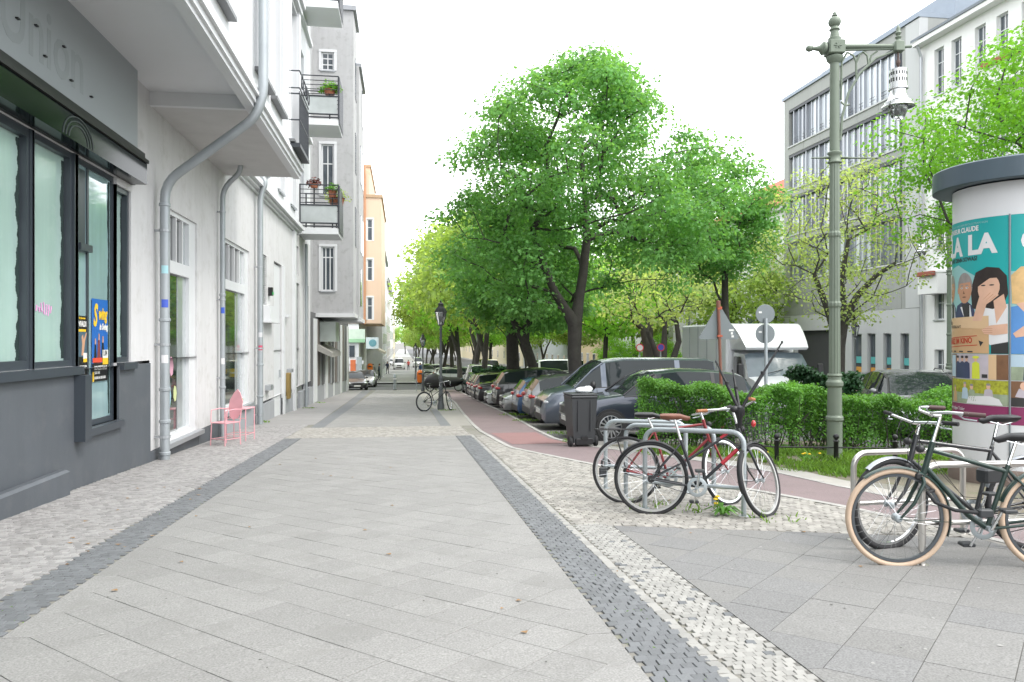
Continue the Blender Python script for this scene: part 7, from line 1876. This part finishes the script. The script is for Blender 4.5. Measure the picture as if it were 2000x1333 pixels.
        lv = MB(); lv.tube([P[-1] + V((.05, -s * .03, -.01)), P[-1] + V((.03, s * .0, -.035)), P[-1] + V((-.04, s * .03, -.045))], .006, 5); lv.xf(Rs); lv.build('brake_lever', m_galv, t)
    q.xf(Rs); q.build('handlebar', m_chrome, t, smooth=60)
    n2 = len(gp_.v) // 2
    for k in (0, 1):
        g1 = MB(); g1.v = gp_.v[k * n2:(k + 1) * n2]; nf = len(gp_.f) // 2; g1.f = [tuple(i - k * n2 for i in f_) for f_ in gp_.f[k * nf:(k + 1) * nf]]; g1.m = [0] * nf; g1.xf(Rs); g1.build('grip', grip or m_rubber, t, smooth=60)
    q = MB(); q.tube([c + V((.02, .1, .0)), c + V((.10, .06, -.10)), cr + V((.03, .03, .05))], .003, 4, caps=False); q.tube([c + V((.02, -.1, .0)), c + V((.13, -.03, -.08)), ht + V((.02, -.02, -.05))], .003, 4, caps=False); q.xf(Rs); q.tube([ht + V((.02, -.02, -.05)), bb + V((.08, -.015, .12)), ra + V((.12, -.05, .01))], .0025, 4, caps=False); q.build('brake_cable', m_rubber, t, fixn=False)
    # crank
    ca, sa = math.cos(crank_a), math.sin(crank_a)
    q = MB(); q.lathe([(.062, -.003), (.092, -.003), (.096, .0), (.092, .003), (.062, .003), (.062, -.003)], 30, (bb.x, -.045, bb.z), 'y')
    for k in range(5): a = 2 * PI * k / 5; q.tube([(bb.x, -.047, bb.z), (bb.x + .075 * math.cos(a), -.047, bb.z + .075 * math.sin(a))], .008, 4)
    q.lathe([(.001, -.06), (.02, -.06), (.02, .06), (.001, .06)], 10, tuple(bb), 'y'); cs_ = q.build('chainring', m_galv, t, smooth=40)
    for s in (-1, 1):
        e = V((bb.x - s * .17 * ca, s * .075, bb.z - s * .17 * sa)); q = MB(); q.tube([V((bb.x, s * .06, bb.z)), e], [.012, .009], 6); q.build('crank_arm', m_chrome, cs_)
        q = MB(); q.bbox(e.x - .045, e.x + .045, *sorted((e.y + s * .01, e.y + s * .10)), e.z - .013, e.z + .013, .006); q.build('pedal', m_plast, cs_)
    q = MB(); q.tube([(bb.x + .02, -.045, bb.z + .092), (ra.x, -.045, ra.z + .035)], .004, 4); q.tube([(bb.x + .02, -.045, bb.z - .092), (ra.x, -.045, ra.z - .035)], .004, 4); q.lathe([(.001, 0), (.036, 0), (.036, .01)], 14, (0, -.048, R_), 'y'); q.build('chain', m_trim, t)
    q = MB(); q.bbox(cr.x + .0, cr.x + .05, -.03, .03, cr.z + .0, cr.z + .05, .01); q.xf(Rs); q.build('brake', m_trim, t)
    if guards:
        for c_, fr_ in ((ra, False), (fa, True)):
            a0, a1 = ((.35, 2.9) if not fr_ else (.9, 3.5)); q = MB(); rr = R_ + tr + .012; n = 22; vs = []
            for k in range(n + 1):
                a = a0 + (a1 - a0) * k / n
                for yy, dr in ((-.026, -.012), (-.014, 0), (.014, 0), (.026, -.012)): vs.append((c_.x + (rr + dr) * math.cos(a), yy, c_.z + (rr + dr) * math.sin(a)))
            q.add(vs, [(i * 4 + k, i * 4 + k + 1, i * 4 + 5 + k, i * 4 + 4 + k) for i in range(n) for k in range(3)])
            for s in (1, -1): a = a1 - .3 if fr_ else a1 - .5; q.tube([(c_.x + rr * math.cos(a), s * .026, c_.z + rr * math.sin(a)), (c_.x, s * .05, c_.z)], .003, 4)
            q.xf(Rs if fr_ else Matrix.Identity(4)); q.build('mudguard', guards, t, smooth=60, fixn=False)
    if rack:
        q = MB(); zz = R_ * 2 + .09
        for s in (1, -1):
            q.tube([(.15, s * .05, zz), (-.30, s * .06, zz), (-.33, s * .03, zz)], .006, 6); q.tube([(0, s * .06, R_), (-.12, s * .07, zz)], .006, 6)
        for xx in (.1, -.05, -.2, -.3): q.tube([(xx, -.055, zz), (xx, .055, zz)], .005, 5)
        q.build('rack', rack, t)
    if basket:
        q = MB(); b0 = top + V((.14, 0, -.05))
        for i in range(9):
            s = -.16 + .04 * i; q.tube([b0 + V((0, s, 0)), b0 + V((.02, s * .85, -.26))], .0025, 4); q.tube([b0 + V((.25, s, .0)), b0 + V((.2, s * .85, -.26))], .0025, 4); q.tube([b0 + V((.02, s * .85, -.26)), b0 + V((.2, s * .85, -.26))], .0025, 4)
        for h in (0, -.09, -.18, -.26):
            k_ = 1 + h * .6; q.tube([b0 + V((0, -.17 * k_, h)), b0 + V((.25 * k_, -.17 * k_, h)), b0 + V((.25 * k_, .17 * k_, h)), b0 + V((0, .17 * k_, h))], .003, 4, closed=True)
        q.xf(Rs); q.build('wire_basket', m_trim, t, fixn=False)
    q = MB(); q.ell(tuple(ht + V((.08, 0, -.02))), (.035, .03, .03), 10, 6); q.xf(Rs); q.build('front_lamp', m_trim, t, smooth=60)
    return t
m_brl = M('brown leather', (.17, .065, .04), .5, var=.25, scale=12); m_brg = M('tan grip', (.35, .14, .06), .6)
m_cream_ty = M('cream tyre', (.56, .42, .31), .7, var=.12, scale=8); m_redtape = M('red frame tape', (.42, .02, .035), .4); m_grey_g = M('grey mudguard', (.2, .22, .25), .35, .5); m_whiterim = M('pale rim', (.40, .40, .39), .35, .3)
bike('bicycle', 'dark green bicycle with cream tyres in the right foreground', (4.56, 4.86), (3.53, 5.10), lean=.0, frame=(.014, .035, .028), tyre=m_cream_ty, style='step', tube_r=.0165, guards=M('dark green mudguard', (.02, .045, .038), .35, coat=.4), grip=M('dark brown grip', (.06, .03, .028), .6), bar='city', saddle=m_black, tr=.021, rim=M('dark rim', (.09, .1, .11), .35, .4), saddle_h=.9, bar_h=1.08, crank_a=-1.1, R_=.34)
bike('bicycle', 'black city bicycle with silver mudguard behind the green one', (4.92, 5.42), (3.80, 5.60), lean=.06, steer=.35, frame=(.03, .032, .036), style='diamond', tube_r=.017, guards=M('silver mudguard', (.35, .37, .4), .3, .6), bar='flat', saddle=m_black, tr=.024, rim=m_chrome, rack=None, saddle_h=.99, bar_h=.98, crank_a=-1.3)
bike('bicycle', 'black bicycle with red frame tape and brown saddle at the front hoop', (2.42, 7.30), (3.45, 6.98), lean=-.04, steer=.95, frame=(.014, .016, .02), style='mixte', tube_r=.0155, guards=m_trim, grip=m_brg, bar='city', saddle=m_brl, tr=.019, rim=m_whiterim, accents=m_redtape, saddle_h=.93, bar_h=1.03, crank_a=1.45, basket=True)
bike('bicycle', 'red bicycle with black saddle behind the black and red one', (2.36, 7.95), (3.38, 7.66), lean=-.03, steer=.8, frame=(.24, .025, .03), style='diamond', guards=None, bar='bullhorn', saddle=m_black, tr=.016, rim=m_chrome, rack=m_trim, saddle_h=.91, bar_h=.96, crank_a=.8)
bike('bicycle', 'slim black bicycle leaning on the nearest lantern post', (.72, 27.1), (1.68, 27.75), lean=-.05, steer=.7, frame=(.02, .022, .026), style='mixte', bar='drop', tr=.017, spokes=20, R_=.335)
bike('bicycle', 'dark bicycle parked beside the far covered bike', (2.3, 56.3), (2.35, 55.3), frame=(.05, .05, .055), spokes=12)
# frame lettering
ul = thing('bike_lock', 'black U lock hanging on the green bicycle frame', 'lock', (4.05, 4.93, G(4.95) + .40), rad(-12))
mb = MB(); mb.tube([(-.02, -.05, 0), (-.2, -.06, .02), (-.33, -.05, .07), (-.36, 0, .13), (-.3, .04, .14)], .013, 8); mb.build('shackle', m_rubber, ul, smooth=60)
mb = MB(); mb.bbox(-.04, .06, -.075, -.02, -.03, .03, .01); mb.build('lock_body', m_plast, ul)
bk = thing('bicycle_bag', 'small dark wedge hanging between the right bicycles', 'bag', (4.35, 5.2, G(5.2) + .62), .2)
mb = MB(); mb.bbox(-.09, .09, -.05, .05, -.06, .05, .015); mb.build('pouch', m_plast, bk)

# ---- folded tripod standing in the basket
tr_ = thing('tripod', 'black folding tripod sticking up out of the bicycle basket', 'tripod', (3.19, 6.98, .74))
hub_ = Vector((0, 0, 0))
for e, in ((Vector((.42, -.02, .66)),), (Vector((-.17, .16, .47)),), (Vector((.02, .2, .38)),)):
    mb = MB(); mb.tube([hub_ + e * .0, hub_ + e * .55], .017, 8); mb.tube([hub_ + e * .5, hub_ + e * .82], .012, 8); mb.tube([hub_ + e * .8, hub_ + e * .98], .008, 6); mb.lathe([(.001, -.01), (.02, -.01), (.02, .025), (.001, .025)], 8, tuple(hub_ + e * .54)); l_ = mb.build('leg', m_black, tr_, smooth=50)
    q = MB(); q.ell(tuple(hub_ + e * 1.0), (.013, .013, .016), 8, 5); q.build('rubber_foot', m_plast, l_)
mb = MB(); mb.lathe([(.001, -.16), (.02, -.16), (.03, -.06), (.05, -.02), (.045, .04), (.001, .06)], 10); mb.ell((-.05, 0, .02), (.05, .035, .035), 8, 6); mb.build('head', m_black, tr_, smooth=50)
bl = thing('bicycle_lamp', 'small red lamp hanging at the basket of the black and red bicycle', 'lamp', (3.32, 6.96, .62))
mb = MB(); mb.ell((0, 0, 0), (.025, .02, .035), 8, 6); mb.build('lens', m_tail, bl, smooth=60)

# ================================================================ PEOPLE FAR DOWN THE PAVEMENT
def person(label, x, y, rz, top, legs, hair, phone=0.9, h=1.75, stride=.12):
    t = thing('person', label, 'person', (x, y, G(y)), rz, 'people on the far pavement')
    s = h / 1.75
    J = {'pel': (0, 0, .95, .15), 'bel': (0, .0, 1.12, .135), 'che': (0, 0, 1.33, .165), 'nek': (0, 0, 1.5, .06), 'hed': (0, .02, 1.60, .085), 'top': (0, .02, 1.71, .07)}
    E = [('pel', 'bel'), ('bel', 'che'), ('che', 'nek'), ('nek', 'hed'), ('hed', 'top')]
    for sgn, q in ((-1, 'l'), (1, 'r')):
        J['hp' + q] = (sgn * .09, 0, .88, .095); J['kn' + q] = (sgn * .10, sgn * stride * .6 + .02, .5, .062); J['an' + q] = (sgn * .1, sgn * stride, .09, .042); J['to' + q] = (sgn * .11, sgn * stride - .15, .035, .035)
        J['sh' + q] = (sgn * .19, 0, 1.42, .065); J['el' + q] = (sgn * .25, .03, 1.13, .046); J['wr' + q] = (sgn * .22, -.1 * phone - .02, .92 + .14 * phone * (sgn > 0), .032); J['ha' + q] = (sgn * .21, -.14 * phone - .04, .85 + .17 * phone * (sgn > 0), .035)
        E += [('pel', 'hp' + q), ('hp' + q, 'kn' + q), ('kn' + q, 'an' + q), ('an' + q, 'to' + q), ('che', 'sh' + q), ('sh' + q, 'el' + q), ('el' + q, 'wr' + q), ('wr' + q, 'ha' + q)]
    names = list(J); me = bpy.data.meshes.new('body'); me.from_pydata([tuple(c * s for c in J[n][:3]) for n in names], [(names.index(a), names.index(b)) for a, b in E], [])
    o = bpy.data.objects.new('body', me); COL.objects.link(o)
    sk = o.modifiers.new('skin', 'SKIN'); sk.use_smooth_shade = True
    for i, n in enumerate(names): me.skin_vertices[0].data[i].radius = (J[n][3] * s,) * 2; me.skin_vertices[0].data[i].use_root = (i == 0)
    sb = o.modifiers.new('sub', 'SUBSURF'); sb.levels = 1
    dg = bpy.context.evaluated_depsgraph_get(); m2 = bpy.data.meshes.new_from_object(o.evaluated_get(dg)); bpy.data.objects.remove(o)
    m2.materials.clear()
    for m in (M('skin', (.5, .3, .21), .6), M('top' + label[:14], top, .85, var=.15, scale=8), M('legs' + label[:14], legs, .85, var=.15, scale=8), m_black): m2.materials.append(m)
    for p in m2.polygons:
        z = p.center.z / s; xx = abs(p.center.x / s)
        p.material_index = 0 if z > 1.5 else (3 if z < .07 else (2 if z < .93 and xx < .185 else (0 if xx > .18 and z < .98 else 1)))
    m2.name = 'body'; link('body', m2, t)
    mb = MB(); mb.ell((0, .035 * s, 1.67 * s), (.09 * s, .095 * s, .10 * s), 12, 8); mb.build('hair', M('hair' + label[:14], hair, .7), t, smooth=60)
    return t
person('person in grey top and dark trousers standing beside the orange bin', -3.1, 80.5, .4, (.22, .23, .25), (.03, .04, .07), (.05, .035, .025))
person('person in dark jacket facing the orange bin', -2.55, 82.5, -1.6, (.05, .06, .09), (.04, .045, .06), (.08, .05, .03))
person('person in white shirt walking in the far distance', 1.9, 120, .2, (.6, .6, .6), (.08, .1, .16), (.04, .03, .02))
person('person in red jacket walking in the far distance', .8, 128, 3.0, (.45, .06, .05), (.05, .05, .06), (.06, .04, .03))
for i, (x, y, k, c, lb) in enumerate(((-3.7, 96, 'hatch', (.03, .03, .035), 'black car parked along the left houses beyond the orange bin'), (-3.6, 103, 'estate', (.35, .36, .38), 'grey estate parked along the left houses further down'), (-3.6, 112, 'hatch', (.4, .03, .04), 'red car parked along the left houses far away'), (2.9, 95, 'hatch', (.1, .11, .13), 'dark hatchback at the right edge of the far pavement road'), (2.9, 104, 'estate', (.6, .6, .61), 'white estate at the right edge of the far pavement road'), (2.8, 150, 'van', (.7, .71, .72), 'white van at the right edge of the road in the far distance'), (-3.0, 165, 'hatch', (.5, .5, .52), 'silver car at the left edge of the road in the far distance'))):
    car('parked_car', lb, 'car', x, y, -PI / 2, k, paint('street %d' % i, c, .25), 'cars along the far street', dz=0, detail=False)
for i, (x, y, lb) in enumerate(((1.75, 61.5, 'dark bicycle standing by the orange bin across the side street'), (1.9, 78, 'dark bicycle further along the far pavement'), (2.1, 60.6, 'second dark bicycle beside the one by the orange bin'))):
    bike('bicycle', lb, (x, y), (x + .2, y - 1.0), frame=(.04, .045, .06), spokes=10, steer=.3)
person('person in blue jacket walking beside the far parked cars', 2.0, 92, 1.0, (.08, .14, .3), (.04, .04, .05), (.1, .07, .04))
person('person in dark coat far down the left pavement', -2.2, 108, 2.6, (.04, .04, .045), (.05, .055, .07), (.03, .025, .02))
# trodden chewing gum and specks on the slabs
for nm_, c_, n_ in (('gum_spots', (.33, .325, .31), 150), ('dark_specks', (.07, .068, .06), 130)):
    mb = MB()
    for k in range(n_):
        u, v = R.uniform(-2.1, 4.5), 2.8 + 11 * R.random() ** 1.6
        if 1.0 < u < 1.95 or (u > 1.95 and fedge((u, v)) < .1): continue
        r = R.uniform(.004, .012) * (1 if nm_ == 'gum_spots' else .6); e = R.uniform(.6, 1.4)
        mb.add([(u + r * e * math.cos(a) * R.uniform(.8, 1.2), v + r * math.sin(a) * R.uniform(.8, 1.2), G(v) + .0022) for a in [PI * q / 4 for q in range(8)]], [tuple(range(8))])
    tag(mb.build(nm_, M(nm_, c_, .8), None, fixn=False), kind='stuff')
# leaf litter and small marks on the pavement
mb = MB()
for k in range(55):
    u, v = R.choice(((-2.3, 6), (-2.2, 7.5), (1.2, 5), (2.9, 7.3), (-3.2, 9), (0, 7), (-1, 12), (3.9, 4.6))); u += R.gauss(0, .5); v += R.gauss(0, 1.2); a = R.random() * 6.28; s = R.uniform(.012, .03)
    if v < 3 or u < -3.9: continue
    mb.add([(u + s * math.cos(a + q), v + s * math.sin(a + q) * .7, G(v) + .006 + .006 * (i % 2)) for i, q in enumerate((0, 1.5, 3.1, 4.6))], [(0, 1, 2, 3)])
tag(mb.build('leaf_litter', M('dry leaf', (.28, .17, .08), .8, var=.4, scale=9), None, fixn=False), kind='stuff')
for o in list(bpy.data.objects):
    if o.get('world_parts'): del o['world_parts']
